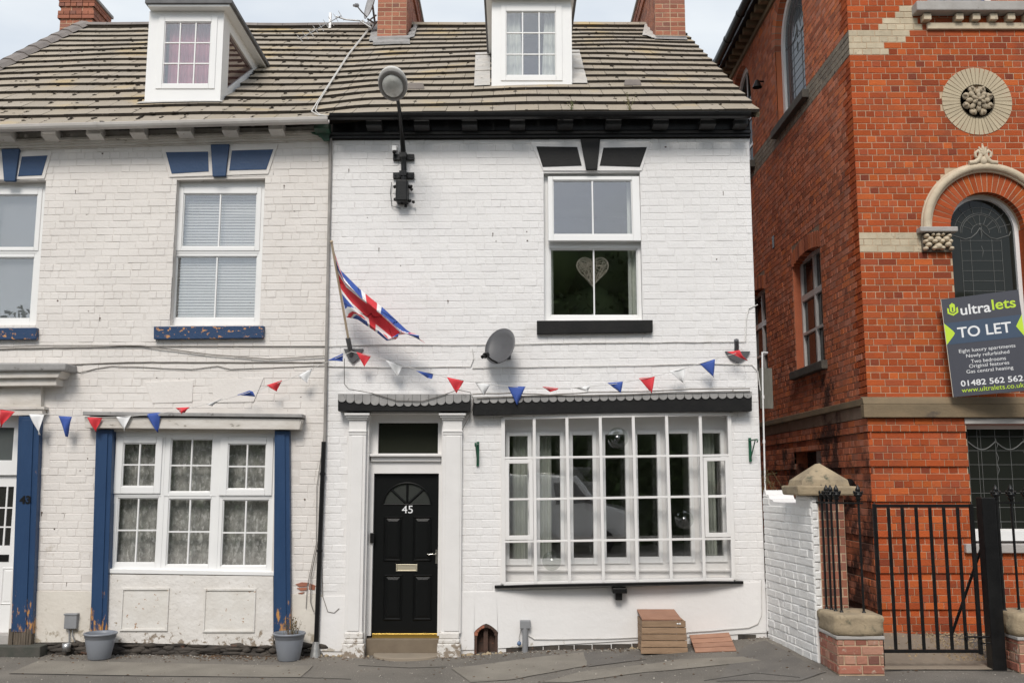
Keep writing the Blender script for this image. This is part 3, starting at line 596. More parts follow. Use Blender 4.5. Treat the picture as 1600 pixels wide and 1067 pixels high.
# ------------------------------------------------------------------ roof
YE, YR = -.25, 4.95
zE = P(800, 178.5, YE).z; zR = P(800, 42, YR).z
RL = math.hypot(YR - YE, zR - zE); sy, sz = (YR - YE) / RL, (zR - zE) / RL
def eav(x):
    t = min(1, max(0, (XM + .45 - x) / .8)); t = t * t * (3 - 2 * t)
    return k45(x, 0) * (1 - t) + (.026 * (x - XM) - .10) * t
sag = lambda x, s: .035 * math.sin(x * .9 + .6) * math.sin(math.pi * min(1, max(0, s / RL))) + .02 * noise.noise(Vector((x * .8, s * .7, 3))) + eav(x) * (1 - s / RL) * .9
def RT(x, s, n): return Vector((x, YE + sy * s - sz * n, zE + sz * s + sy * n + sag(x, s)))
def onroof(u, v):       # where an image ray meets the roof slope: x and s
    a, c = ray(u, v); m = sz / sy
    d = (CZ - zE + m * (YE - CY)) / (m - c)          # CZ + c d = zE + m (d + CY - YE)
    return a * d, (d + CY - YE) / sy
XVR, XVL = XR + .07, XL - .02
NR = 17; gauge = RL / (NR - .4)
dA = (onroof(227, 152)[0], onroof(345, 152)[0], onroof(0, 152)[1]); dB = (onroof(768, 138)[0], onroof(894, 138)[0], onroof(0, 138)[1])
holesR = [(dA[0] + .03, dA[1] - .03, dA[2] + .03, dA[2] + 1.6), (dB[0] + .03, dB[1] - .03, dB[2] + .03, dB[2] + 1.6)]
class FrR:
    def T(s, x, d, z): return RT(x, z, d)
for (x0, x1, par) in ((XVL, XM - .001, H43), (XM + .001, XVR, H45)):
    b = B(); xs = lin(x0, x1, 12)
    for xa, xb_ in zip(xs, xs[1:]): body(b, FrR(), xa, xb_, .16, RL, [h for h in holesR if h[0] < xb_ and h[1] > xa], .10, 0, -.035)
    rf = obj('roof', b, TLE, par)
    # tiles
    tw = .282; th = .03; cand = []
    for i in range(NR):
        s0 = i * gauge - (.0 if i else .03); s1 = min(s0 + gauge * 1.12, RL)
        if i == NR - 1: s1 = RL
        x = x0 + (-tw * .5 if i % 2 else 0)
        while x < x1:
            a, c = max(x, x0), min(x + tw, x1); x += tw
            if c - a < .04: continue
            cx = (a + c) / 2; cs = (s0 + s1) / 2
            if any(h[0] < cx < h[1] and h[2] + .02 < s0 and s1 < h[3] for h in holesR): continue
            segs = [(a, c)]
            for h in holesR:
                if s0 > h[2] - .03 and s0 < h[3]: 
                    segs = [q for p_ in segs for q in ((p_[0], min(p_[1], h[0] - .03)), (max(p_[0], h[1] + .03), p_[1])) if q[1] - q[0] > .03]
            for q in segs: cand.append((q[0], q[1], s0, s1))
    r = random.Random(5); eye = Vector((0, CY, CZ))
    cand.sort(key=lambda q: (0 if abs(RT((q[0] + q[1]) / 2, q[2], 0).x) < 6.4 else 1, q[2], abs(q[0])))
    st = B()
    for k, (a, c, s0, s1) in enumerate(cand):
        t = st if k >= 300 else B(); g_ = .0025; l0 = s0 + r.uniform(-.003, .003) + (r.uniform(-.015, .01) if r.random() < .05 else 0); n0 = .012 + r.uniform(-.001, .0015); rise = .038 + r.uniform(0, .003); dd = r.uniform(-.0015, .0015)
        xs2 = (a + g_, c - g_); bot = [RT(xs2[0], l0, n0), RT(xs2[1], l0, n0 + dd), RT(xs2[1], s1, -.02), RT(xs2[0], s1, -.02)]
        top = [RT(xs2[0], l0 + .004, n0 + rise), RT(xs2[1], l0 + .004, n0 + rise + dd), RT(xs2[1], s1, .012), RT(xs2[0], s1, .012)]
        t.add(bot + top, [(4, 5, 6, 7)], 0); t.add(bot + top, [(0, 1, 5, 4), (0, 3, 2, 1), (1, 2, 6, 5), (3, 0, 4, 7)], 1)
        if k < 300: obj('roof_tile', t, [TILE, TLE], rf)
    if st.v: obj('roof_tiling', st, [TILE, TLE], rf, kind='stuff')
    # ridge tiles
    x = x0; 
    while x < x1 - .05:
        e = min(x + .45, x1); b = B(); prof = [(.17, -.08), (.10, .0), (.03, .035), (-.03, .035), (-.10, 0), (-.15, -.06)]
        V = [(xx, YR - yy * 1.0, zR + zz_ + .035 + sag(xx, RL)) for xx in (x + .003, e - .003) for yy, zz_ in prof]
        b.add(V, [(i, i + 1, 7 + i, 6 + i) for i in range(5)] + [tuple(range(6)), tuple(range(11, 5, -1)), (5, 0, 6, 11)]); obj('ridge_tile', b, RDG if par is H43 else TILE, rf); x = e
    # back slope
    b = B(); b.hexa([(x0, YR, zR - .1), (x1, YR, zR - .1), (x1, YR + 5, zE - .1), (x0, YR + 5, zE - .1), (x0, YR, zR), (x1, YR, zR), (x1, YR + 5, zE), (x0, YR + 5, zE)]); obj('back_slope', b, TILE, rf)
    # moss cushions
    b = B()
    for _ in range(1100 if par is H43 else 220):
        i = r.randrange(NR - 1); xx = r.gauss(-4.4, 1.6) if par is H43 else r.uniform(x0, x1); ss = i * gauge - .01 if r.random() < .5 else i * gauge + r.uniform(0, gauge)
        if not (x0 < xx < x1) or any(h[0] - .1 < xx < h[1] + .1 and h[2] < ss < h[3] for h in holesR): continue
        if r.random() < .65: i2 = int(ss / gauge + .02); xx = x0 + (-tw * .5 if i2 % 2 else 0) + round((xx - x0) / tw) * tw + r.uniform(-.01, .01); ss = i2 * gauge + r.uniform(.15, .95) * gauge
        if not (x0 < xx < x1): continue
        q = RT(xx, ss, .045 if abs((ss / gauge) % 1 - .5) > .4 else .03); rr = r.uniform(.008, .026); b.blob(q, (rr * 1.4, rr, rr * .6), 0, _, .4, 1)
    obj('moss', b, TLE, rf, kind='stuff')
    if par is H43:
        s = 0
        while s < RL - .1:
            e = min(s + .44, RL + .02); b = B(); pr_ = [(-.16, -.07), (-.13, .05), (-.05, .095), (.06, .085), (.13, .035)]
            V = [RT(x0 + xx, ss, n_ + (.018 if ss == s else 0)) for ss in (s, e) for xx, n_ in pr_]
            b.add(V, [(i, i + 1, 6 + i, 5 + i) for i in range(4)] + [tuple(range(5)), tuple(range(9, 4, -1))]); obj('verge_tile', b, RDG, rf); s = e - .012
    else:
        b = B()
        for i in range(NR): s0 = i * gauge; b.hexa([RT(x1 - .03, s0, -.06), RT(x1 + .012, s0, -.06), RT(x1 + .012, s0 + gauge, -.06), RT(x1 - .03, s0 + gauge, -.06), RT(x1 - .03, s0, .0), RT(x1 + .012, s0, .0), RT(x1 + .012, s0 + gauge, .0), RT(x1 - .03, s0 + gauge, .0)])
        obj('verge_mortar', b, STN, rf)
    # gable triangle under the verge
    gx = x0 + .06 if par is H43 else x1 - .1
    obj('gable', B().prism([(.3, ZT - .1), (YR + 4.8, ZT - .1), (YR, zR - .15), (.3, ZT + .35)], gx, gx + .05, ax='x'), C43P if par is H43 else W45P, par)
    if par is H45: roof45 = rf
    else: roof43 = rf

def dormer(parent, front_u, vt, vb, cas, gl, roofrect, curt, name, side_glass=None):
    x0, x1, s_ = front_u; q = RT(x0, s_, 0); yd = q.y - .02; zb = q.z - .02
    zt = P(0, vt, yd).z; m = sz / sy; ydb = yd + (zt - zb) / m + .1
    d = B(); c = R4(cas, yd); g = R4(gl, yd)
    fr = Fr((0, yd, 0), (1, 0, 0), (0, -1, 0)); body(d, fr, x0, x1, zb - .03, zt, [(c[0] + .02, c[1] - .02, c[2] + .02, c[3] - .02)], .06)
    # cheeks: boards round a triangle
    for xx, t in ((x0, 1), (x1, -1)):
        tri = [(yd + .0605, zb + .02), (ydb, zt), (yd + .0605, zt)]
        if side_glass and t == -1:
            cen = ((tri[0][0] * 1.2 + tri[1][0] + tri[2][0]) / 3.2, (tri[0][1] + tri[1][1] + tri[2][1]) / 3 + .03)
            inn = [(cen[0] + (p[0] - cen[0]) * .62, cen[1] + (p[1] - cen[1]) * .62) for p in tri]
            for i in range(3):
                j_ = (i + 1) % 3; d.prism([tri[i], tri[j_], inn[j_], inn[i]], xx - .05, xx, ax='x')
            sg = inn
        else: d.prism(tri, xx, xx + t * .05, ax='x')
    dm = obj('dormer', d, UP, parent, bevel=.003)
    if side_glass: obj('side_pane', B().prism(sg, x1 - .03, x1 - .024, ax='x'), glass('side_glass', .3, .5, .05, opaque=(.10, .05, .045)), dm)
    sash(dm, c, g, yd - .014, 3, 3, .016, .07, UP)
    obj('dormer_sill', B().box(x0 - .01, x1 + .01, yd - .035, yd, zb - .03, zb + .01), UP, dm)
    ra = R4(roofrect, yd - .12); b = B()
    b.box(ra[0], ra[1] - .02, yd - .13, ydb - .05, zt, zt + .03); o1 = obj('dormer_fascia', b, UP, dm, bevel=.003)
    b = B(); xm = (ra[0] + ra[1]) / 2; zt2 = zt + .031
    b.prism([(ra[0] - .03, zt2), (ra[1] + .02, zt2), (ra[1] + .02, zt2 + .05), (xm, zt2 + .085), (ra[0] - .03, zt2 + .05)], yd - .16, ydb + .0); obj('dormer_roof', b, DRF, dm, bevel=.004)
    rm = room(dm, x0 + .052, x1 - .052, zb + .03, zt - .004, yd + .0615, yd + 1.1)
    return dm, yd, c
roofcheck = None
dmA, ydA, cA = dormer(roof43, dA, 18, 152, (246, 26, 338, 139.5), (255.5, 35, 328.5, 132), (231, 17, 361, 20), None, 'a', True)
dmB, ydB, cB = dormer(roof45, dB, 1, 137, (782.5, 8, 878.5, 127), (790.5, 18.5, 868.5, 118.5), (759, 0, 900, 3), None, 'b')
for i, (ua, ub, l) in enumerate(((262, 294, 'left dusky pink curtain in the left dormer window'), (290, 330, 'right dusky pink curtain in the left dormer window'))):
    x0, x1 = P(ua - 4, 80, ydA).x, P(ub + 4, 80, ydA).x; props(obj('curtain', wavy(x0, x1, cA[2], cA[3], ydA + .14 + .02 * i, 4 + i, .018, i), PNK), l, 'curtain', 'curtains')
for i, (ua, ub, l) in enumerate(((788, 812, 'left grey curtain in the right dormer window'), (852, 872, 'right grey curtain in the right dormer window'))):
    x0, x1 = P(ua, 60, ydB).x, P(ub, 60, ydB).x; props(obj('curtain', wavy(x0, x1, cB[2], cB[3], ydB + .14, 3, .018, i, 40, .1), CUR), l, 'curtain', 'curtains')
# flashing strips painted on the tiles
def flash(pts, name, par, m=FLASH, n=.055):
    P_ = [onroof(u, v) for u, v in pts]; b = B(); steps = 12
    (xa, sa), (xb_, sb), (xc, sc2), (xd, sd2) = P_      # bottom-left, bottom-right, top-right, top-left
    def lp(t, e): return ((xa + (xd - xa) * t) * (1 - e) + (xb_ + (xc - xb_) * t) * e, (sa + (sd2 - sa) * t) * (1 - e) + (sb + (sc2 - sb) * t) * e)
    V = []
    for i in range(steps * 4 + 1):
        t = i / (steps * 4)
        for e in (0, .33, .66, 1):
            x, s = lp(t, e); ph = (s / gauge) % 1; V.append(RT(x, s, n + .012 - .03 * ph + .004 * noise.noise(Vector((x * 20, s * 20, 0)))))
    b.add(V, [(i * 4 + j, i * 4 + j + 1, (i + 1) * 4 + j + 1, (i + 1) * 4 + j) for i in range(steps * 4) for j in range(3)]); k = len(V)
    V2 = [(p[0], p[1] + .006, p[2] - .008) for p in V]; b.add(V2, [(i * 4 + j, i * 4 + j + 1, (i + 1) * 4 + j + 1, (i + 1) * 4 + j) for i in range(steps * 4) for j in range(3)])
    return obj(name, b, m, par)
flash([(741, 138), (766, 138), (766, 88), (743, 88)], 'flashing', roof45); flash([(893, 138), (918, 138), (905, 88), (893, 88)], 'flashing', roof45)
flash([(214, 154), (350, 154), (346, 150), (226, 150)], 'flashing', roof43)

# ------------------------------------------------------------------ chimneys
def chimney(parent, x0, x1, y0, y1, zb, zt, crown=True, flashing=True, seed=1):
    b = B(); b.box(x0 + .003, x1 - .003, y0 + .003, y1 - .003, zb - .5, zt)
    ch = obj('chimney', b, RBM, parent); r = random.Random(seed); cs = .079
    def ringof(z, e, hdr):
        for (o, ex, n, L_) in (((x0 - e, y0 - e, 0), (1, 0, 0), (0, -1, 0), x1 - x0 + 2 * e), ((x1 + e, y0 - e, 0), (0, 1, 0), (1, 0, 0), y1 - y0 + 2 * e), ((x0 - e, y1 + e, 0), (0, -1, 0), (-1, 0, 0), y1 - y0 + 2 * e)):
            f = Fr(o, ex, n); k = max(1, round(L_ / (.113 if hdr else .226))); l = L_ / k
            for i in range(k):
                t = B(); brick_geo(t, f, (i + .5) * l, z + cs / 2, l - .009, cs - .009, .0, .004, .02 + e, 0, r); obj('brick', t, CHB, ch)
    z = zb - .3; i = 0
    while z < zt - .01: ringof(z, (.03 if zt - z < cs * 1.9 else (.035 if cs * 2.9 < zt - z < cs * 4.9 else 0)) if crown else 0, i % 2); z += cs; i += 1
    if crown: obj('chimney_cap', B().box(x0 - .06, x1 + .06, y0 - .06, y1 + .06, zt + .0, zt + .06), GST, ch, bevel=.012)
    return ch
sC = onroof(612, 60); yC = RT(0, sC[1], 0).y
chM = chimney(roof43, P(589.5, 40, yC).x, P(635, 40, yC).x, yC, YR + 1.6, RT(-1.3, sC[1], 0).z, P(0, -70, yC).z, True, True, 2)
sC2 = onroof(1046, 64); yC2 = RT(0, sC2[1], 0).y
chR = chimney(roof45, P(1024, 40, yC2).x, P(1071, 40, yC2).x, yC2, YR + 1.75, RT(2.6, sC2[1], 0).z, P(0, -80, yC2).z, True, True, 3)
yL = YR + .3
chL = chimney(roof43, P(93, 40, yL).x, P(144, 40, yL).x, yL, yL + .7, P(0, 70, yL).z, P(0, 1, yL).z, True, True, 4)
b = B(); x0, x1 = P(583, 62, yC - .03).x, P(640, 62, yC - .03).x
flash([(583, 71), (641, 71), (640, 58), (584, 58)], 'apron_flashing', roof43, LEAD, .06)
flash([(633, 66), (647, 62), (654, 40), (650, 40)], 'flashing', roof43, LEAD, .06); flash([(577, 66), (590, 66), (590, 42), (583, 42)], 'flashing', roof43, LEAD, .06)
flash([(1003, 62), (1026, 66), (1016, 42), (1008, 40)], 'flashing', roof45, FLASH, .06); flash([(1022, 68), (1074, 68), (1072, 62), (1024, 62)], 'apron_flashing', roof45, LEAD, .06)
# roof vents
for i, (u, v, par) in enumerate(((650, 142, roof45), (988, 142, roof45))):
    x, s = onroof(u, v); q = RT(x, s, .05); b = B(); b.hexa([q + Vector((-.12, -.04, -.03)), q + Vector((.12, -.04, -.03)), q + Vector((.1, .14, .06)), q + Vector((-.1, .14, .06)), q + Vector((-.1, -.03, .065)), q + Vector((.1, -.03, .065)), q + Vector((.09, .14, .085)), q + Vector((-.09, .14, .085))])
    v_ = obj('roof_vent', b, RDG, par, bevel=.02); 
# weeds on the roof
for (u, v, l, hh) in ((984, 172, 'tall dry weed growing from the gutter below the right roof vent', .26), (893, 172, 'small yellowish weed growing in the gutter under the right dormer', .14)):
    b = B(); p0 = P(u, v, -.3)
    for k in range(9):
        a = rnd.uniform(-.5, .5); h_ = hh * rnd.uniform(.5, 1); q = [p0 + Vector((a * t * h_ * .9 + .01 * math.sin(t * 9 + k), .05 * t, t * h_)) for t in (0, .3, .6, 1)]; b.tube(q, [.003, .0025, .002, .001], 4)
        for t in q[2:]: b.blob(t, .007, 0, k, .5, 1)
    props(obj('roof_weed', b, LEAF), l, 'weed')

# ------------------------------------------------------------------ front door and its surround (45)
YD = .2
rc = B(); o_ = R4((571, 645, 691, 1030), 0)
# recess lining
x0, x1 = o_[0], o_[1]; zt = o_[3]; zb = -.2
fd = B(); d0 = R4((583.5, 740, 684.5, 990), YD)
tr_ = R4((592, 661, 685, 708.5), YD)
frD = Fr((0, YD - .06, 0), (1, 0, 0), (0, -1, 0))
body(fd, frD, x0 - .01, x1 + .01, d0[2] - .01, zt, [(d0[0] - .004, d0[1] + .004, d0[2] - .02, d0[3] + .004), (tr_[0], tr_[1], tr_[2], tr_[3])], .1)
dfr = obj('door_frame', fd, WT, H45, bevel=.004)
z1 = P(0, 709, YD - .1).z; z2 = P(0, 738, YD - .1).z
obj('transom', B().box(x0 + .004, x1 - .004, YD - .15, YD - .061, z1 - .03, z1 + .0), WT, dfr, bevel=.005); obj('transom_moulding', B().box(x0 + .03, x1 - .03, YD - .10, YD - .061, z1 - .09, z1 - .031), WT, dfr, bevel=.008)
obj('pane', B().box(tr_[0] + .005, tr_[1] - .005, YD - .01, YD - .004, tr_[2] + .002, tr_[3] - .002), glass('transom_glass', .03, .5, .02, opaque=(.022, .024, .018)), dfr)
obj('head_lining', B().box(x0, x1, -.005, YD - .061, P(0, 646, 0).z - .001, P(0, 646, 0).z + .03), WT, dfr)
gz0 = o_[2]
b = B(); b.box(x0 + .001, x0 + .018, -.001, YD - .062, g0(x0) + .1, zt - .004); b.box(x1 - .018, x1 - .001, -.001, YD - .062, g0(x1) + .1, zt - .004)
obj('jamb_lining', b, WT, dfr, bevel=.003)
b = B(); frame4(b, (x0 + .045, x0 + .05, 0, 0), (0, 0, 0, 0), 0, 0) if False else None
# the door leaf
dl = B(); fx = P(636, 788, YD).x; fz = P(0, 788, YD).z; rx = P(673, 788, YD).x - fx; rz = P(0, 754, YD).z - fz
# leaf with the fanlight cut as slabs around a half ellipse
NN = 24; el = [(fx - rx * math.cos(a), fz + rz * math.sin(a)) for a in lin(0, math.pi, NN)]
y0_, y1_ = YD, YD + .045
dl.box(d0[0], d0[1], y0_, y1_, d0[2] + .012, fz); dl.box(d0[0], el[0][0], y0_, y1_, fz, d0[3]); dl.box(el[-1][0], d0[1], y0_, y1_, fz, d0[3])
for i in range(NN): dl.prism([el[i], el[i + 1], (el[i + 1][0], d0[3]), (el[i][0], d0[3])], y0_, y1_)
door = obj('front_door', dl, BKD, H45, label='black four panel front door with fanlight and number 45')
for k in range(1, 4):
    a = math.pi * k / 4; t = B(); t.tube([(fx, YD + .012, fz), (fx - rx * 1.02 * math.cos(a), YD + .012, fz + rz * 1.02 * math.sin(a))], .014, 4); obj('glazing_bar', t, BKD, door)
el2 = [(fx - rx * 1.0 * math.cos(a), fz + rz * 1.0 * math.sin(a)) for a in lin(0, math.pi, NN)]
for k in range(4): obj('pane', B().prism([(fx, fz)] + el2[k * 6:k * 6 + 7], YD + .016, YD + .022), glass('fanlight_glass', .09, .5, .05, opaque=(.045, .048, .045)) if k == 0 else bpy.data.materials['fanlight_glass'], door)
b = B(); b.tube([Vector((p[0], YD - .002, p[1])) for p in el], .009, 6); b.tube([(el[0][0], YD - .002, fz), (el[-1][0], YD - .002, fz)], .009, 6); obj('fanlight_moulding', b, BKD, door)
def panel(parent, r4, y, m, w_=.022, h_=.012, name='door_panel'):
    a, c, e, f = r4; b = B(); i = (a + w_, c - w_, e + w_, f - w_); j = (i[0] + w_, i[1] - w_, i[2] + w_, i[3] - w_)
    def rg(r, yy): return [(r[0], yy, r[2]), (r[1], yy, r[2]), (r[1], yy, r[3]), (r[0], yy, r[3])]
    L_ = [rg(r4, y), rg(((a + i[0]) / 2, (c + i[1]) / 2, (e + i[2]) / 2, (f + i[3]) / 2), y - h_), rg(i, y - .001), rg(j, y - h_ * .6)]
    V = [p for q in L_ for p in q]; b.add(V, [(k * 4 + n, k * 4 + (n + 1) % 4, (k + 1) * 4 + (n + 1) % 4, (k + 1) * 4 + n) for k in range(3) for n in range(4)] + [(12, 13, 14, 15)])
    return obj(name, b, m, parent)
for t in ((599.5, 806, 628.5, 877), (645, 806, 675, 877), (599, 897, 628.5, 969), (645, 897, 675.5, 969)): panel(door, R4(t, YD), YD, BKD, .03, .016)
lp = R4((619, 881, 652, 892), YD); t = B(); frame4(t, lp, (lp[0] + .016, lp[1] - .016, lp[2] + .014, lp[3] - .014), YD - .012, YD); t.box(lp[0] + .017, lp[1] - .017, YD - .007, YD - .001, lp[2] + .015, lp[3] - .015); obj('letter_plate', t, mat('pale_brass', (.55, .50, .38), None, 4, .35, metal=.5), door, bevel=.002)
hp = R4((680.5, 858, 684.5, 880), YD); t = B(); t.box(hp[0], hp[1], YD - .012, YD, hp[2], hp[3]); zl = P(0, 865, YD).z; t.tube([(hp[0] + .012, YD - .01, zl), (hp[0] + .012, YD - .045, zl), (hp[0] - .03, YD - .05, zl), (hp[0] - .075, YD - .045, zl - .004), (hp[0] - .095, YD - .045, zl + .004)], .007, 8); obj('door_handle', t, CHROME, door)
def text(name, s, size, loc, m, parent, rot=(R(90), 0, 0), ext=.002, fit=None, off=0, space=1):
    c = bpy.data.curves.new(name, 'FONT'); c.body = s; c.size = size; c.extrude = ext; c.offset = off; c.align_x = 'CENTER'; c.align_y = 'CENTER'; c.space_character = space
    c.materials.append(m); o = bpy.data.objects.new(name, c); COL.objects.link(o)
    if fit:
        bpy.context.view_layer.update(); d = o.dimensions; o.scale = (fit[0] / d.x, fit[1] / d.y, 1)
        bb = [Vector(q) for q in o.bound_box]; cx = (bb[0].x + bb[6].x) / 2 * o.scale[0]; cy_ = (bb[0].y + bb[6].y) / 2 * o.scale[1]
    else: cx = cy_ = 0
    rm = Matrix(); o.rotation_euler = rot; E = o.rotation_euler.to_matrix(); off_ = E @ Vector((cx, cy_, 0))
    bpy.context.view_layer.update(); me = bpy.data.meshes.new_from_object(o); om = bpy.data.objects.new(name, me); COL.objects.link(om); om.scale = o.scale; om.rotation_euler = rot
    bpy.data.objects.remove(o); om.name = name; om.parent = parent; om.location = Vector(loc) - off_ - (WL[parent.name] if parent else Vector())
    return om
n0 = R4((628, 789.5, 645, 801.5), YD); text('door_number', '45', .1, ((n0[0] + n0[1]) / 2, YD - .003, (n0[2] + n0[3]) / 2), CHROME if False else SGW, door, fit=(n0[1] - n0[0], n0[3] - n0[2]), off=0)
th_ = R4((583, 990, 685, 997), YD - .03); obj('threshold', B().box(th_[0] - .01, th_[1] + .01, YD - .05, YD + .05, th_[2], d0[2] + .012), GOLD, dfr, bevel=.003)
sp = R4((583, 997, 687, 1019), YD - .1); obj('door_step', B().box(x0 + .02, x1 - .02, YD - .13, YD + .04, -.2, sp[3]), STEP, H45, bevel=.01)
b = B(); cxs = P(636, 1020, -.05).x; hw = P(690, 1020, -.05).x - cxs; zst = P(0, 1017, .02).z
el3 = [(cxs + hw * math.cos(a), .068 - .0 - .34 * math.sin(a) ** .7) for a in lin(0, math.pi, 18)]
b.prism(el3, -.3, g0(cxs) + .035, ax='z'); obj('lower_step', b, PATHM, H45, bevel=.01)
bx_ = R4((578.5, 832, 583.5, 848), YD - .07); obj('doorbell', B().box(bx_[0], bx_[1] + .01, YD - .09, YD - .0605, bx_[2], bx_[3]), BK, dfr, bevel=.004)
# pilasters
for i, (ua, ub, ba, bb_) in enumerate(((541.5, 569, 535, 569.5), (690.5, 721, 683, 720))):
    a = R4((ua, 676, ub, 988), -.06); t = B(); t.box(a[0], a[1], -.07, .02, P(0, 989, -.06).z, P(0, 656, -.06).z); pl = obj('pilaster', t, WT, H45, bevel=.005)
    k_ = .02; t = B(); f_ = (a[0] + .035, a[1] - .035 if i == 0 else a[1] - .02); t.box(f_[0], f_[1], -.082, -.0695, P(0, 985, -.06).z, P(0, 681, -.06).z); obj('pilaster_face', t, WT, pl, bevel=.004)
    for va, vb, e, yy in ((672, 675, .006, -.088), (675.2, 679, .001, -.078), (645, 648.5, .045, -.145), (648.8, 652, .03, -.12), (652.2, 655.5, .012, -.095)):
        t = B(); t.box(a[0] - e, a[1] + e, yy, .015, P(0, vb, yy).z, P(0, va, yy).z); obj('capital_moulding', t, WT, pl, bevel=.004)
    q = R4((ba, 988, bb_, 1022), -.09); zg = gz((q[0] + q[1]) / 2, -.1); zm_ = q[3] - .1
    for (e, za, zb_) in ((0, zg - .04, zm_ - .02), (-.014, zm_ - .018, zm_ + .03), (-.02, zm_ + .032, q[3])):
        t = B(); t.box(q[0] - e * 1, q[1] + e, -.115 - e, -.0, za, zb_); obj('pilaster_base', t, C43P, pl, bevel=.012)
# fascia boards with scalloped lead
def fascia(u0, u1, vt0, vt1, vb0, vb1, parent, scal, sr, y=-.10):
    t = obj('fascia', poly([(u0, vt0), (u1, vt1), (u1, vb1), (u0, vb0)], y, .02), BKM, parent, bevel=.004)
    top = []; n = scal; b = B(); yy = y - .012
    a, c = P(u0, vt0, yy), P(u1, vt1, yy); W_ = c.x - a.x; sw = W_ / n
    for i in range(n):
        f0, f1 = i / n, (i + 1) / n; z0 = a.z + (c.z - a.z) * f0; z1_ = a.z + (c.z - a.z) * f1; xa = a.x + W_ * f0 + .002; xb_ = a.x + W_ * f1 - .002
        drop = sr[0] + sr[1] * math.sin(math.pi * (i + .5) / n); rr = (xb_ - xa) / 2; xm = (xa + xb_) / 2; zc = (z0 + z1_) / 2 - drop
        pts = [(xa, z0 + .0), (xb_, z1_ + .0)] + [(xm + rr * math.cos(t_), zc - rr * .85 * math.sin(t_)) for t_ in lin(0, math.pi, 8)]
        b.prism(pts, yy, yy + .004)
    b.add([], []); 
    b.hexa([(a.x, yy, a.z), (c.x, yy, c.z), (c.x, .0, c.z + .015), (a.x, .0, a.z + .015), (a.x, yy, a.z + .006), (c.x, yy, c.z + .006), (c.x, .0, c.z + .023), (a.x, .0, a.z + .023)])
    obj('scalloped_lead', b, LEAD, t); return t
fascia(528, 734.5, 616, 616.5, 642, 642.5, H45, 16, (.045, .055), -.17); fascia(738.5, 1175, 621, 612.5, 648.5, 642, H45, 33, (.03, .0), -.15)

# ------------------------------------------------------------------ bow window (45)
bow = thing('bow_window', '', None, ((h_bow[0] + h_bow[1]) / 2, 0, h_bow[2])); bow.name = 'bow_window'; WL['bow_window'] = WL[bow.name]
for k in ('label', 'category'):
    if k in bow: del bow[k]
bow.parent = H45; bow.location = WL['bow_window'] - WL[H45.name]
ut = [786, 834.5, 885.5, 937.5, 989, 1041, 1093.5, 1139]; ub = [787, 837, 890, 943, 996, 1049, 1100.5, 1146]
vrow = [(653, 646), (715.5, 711), (780.5, 774.5), (846, 841), (912, 905)]
dep = [-.03 - .065 * math.sin(math.pi * i / 7) ** .8 for i in range(8)]
def BP(i, j):
    f = j / 4; v = vrow[j][0] + (vrow[j][1] - vrow[j][0]) * i / 7; vv = (v - 650) / 262
    return P(ut[i] + (ub[i] - ut[i]) * vv, v, dep[i])
def bar(name, a, c, w_, d_, m, par, vert, bev=.003):
    a, c = Vector(a), Vector(c); b = B()
    if vert: b.hexa([a + Vector((-w_, -d_, 0)), a + Vector((w_, -d_, 0)), a + Vector((w_, d_, 0)), a + Vector((-w_, d_, 0)), c + Vector((-w_, -d_, 0)), c + Vector((w_, -d_, 0)), c + Vector((w_, d_, 0)), c + Vector((-w_, d_, 0))])
    else:
        t = (c - a).normalized(); n_ = Vector((t.y, -t.x, 0)).normalized() * d_; a2 = a + t * .004; c2 = c - t * .004
        b.hexa([a2 + n_ + Vector((0, 0, -w_)), c2 + n_ + Vector((0, 0, -w_)), c2 - n_ + Vector((0, 0, -w_)), a2 - n_ + Vector((0, 0, -w_)), a2 + n_ + Vector((0, 0, w_)), c2 + n_ + Vector((0, 0, w_)), c2 - n_ + Vector((0, 0, w_)), a2 - n_ + Vector((0, 0, w_))])
    return obj(name, b, m, par, bevel=bev)
for i in range(8): bar('mullion', BP(i, 4), BP(i, 0), .0175 if 0 < i < 7 else .022, .024, WT, bow, True)
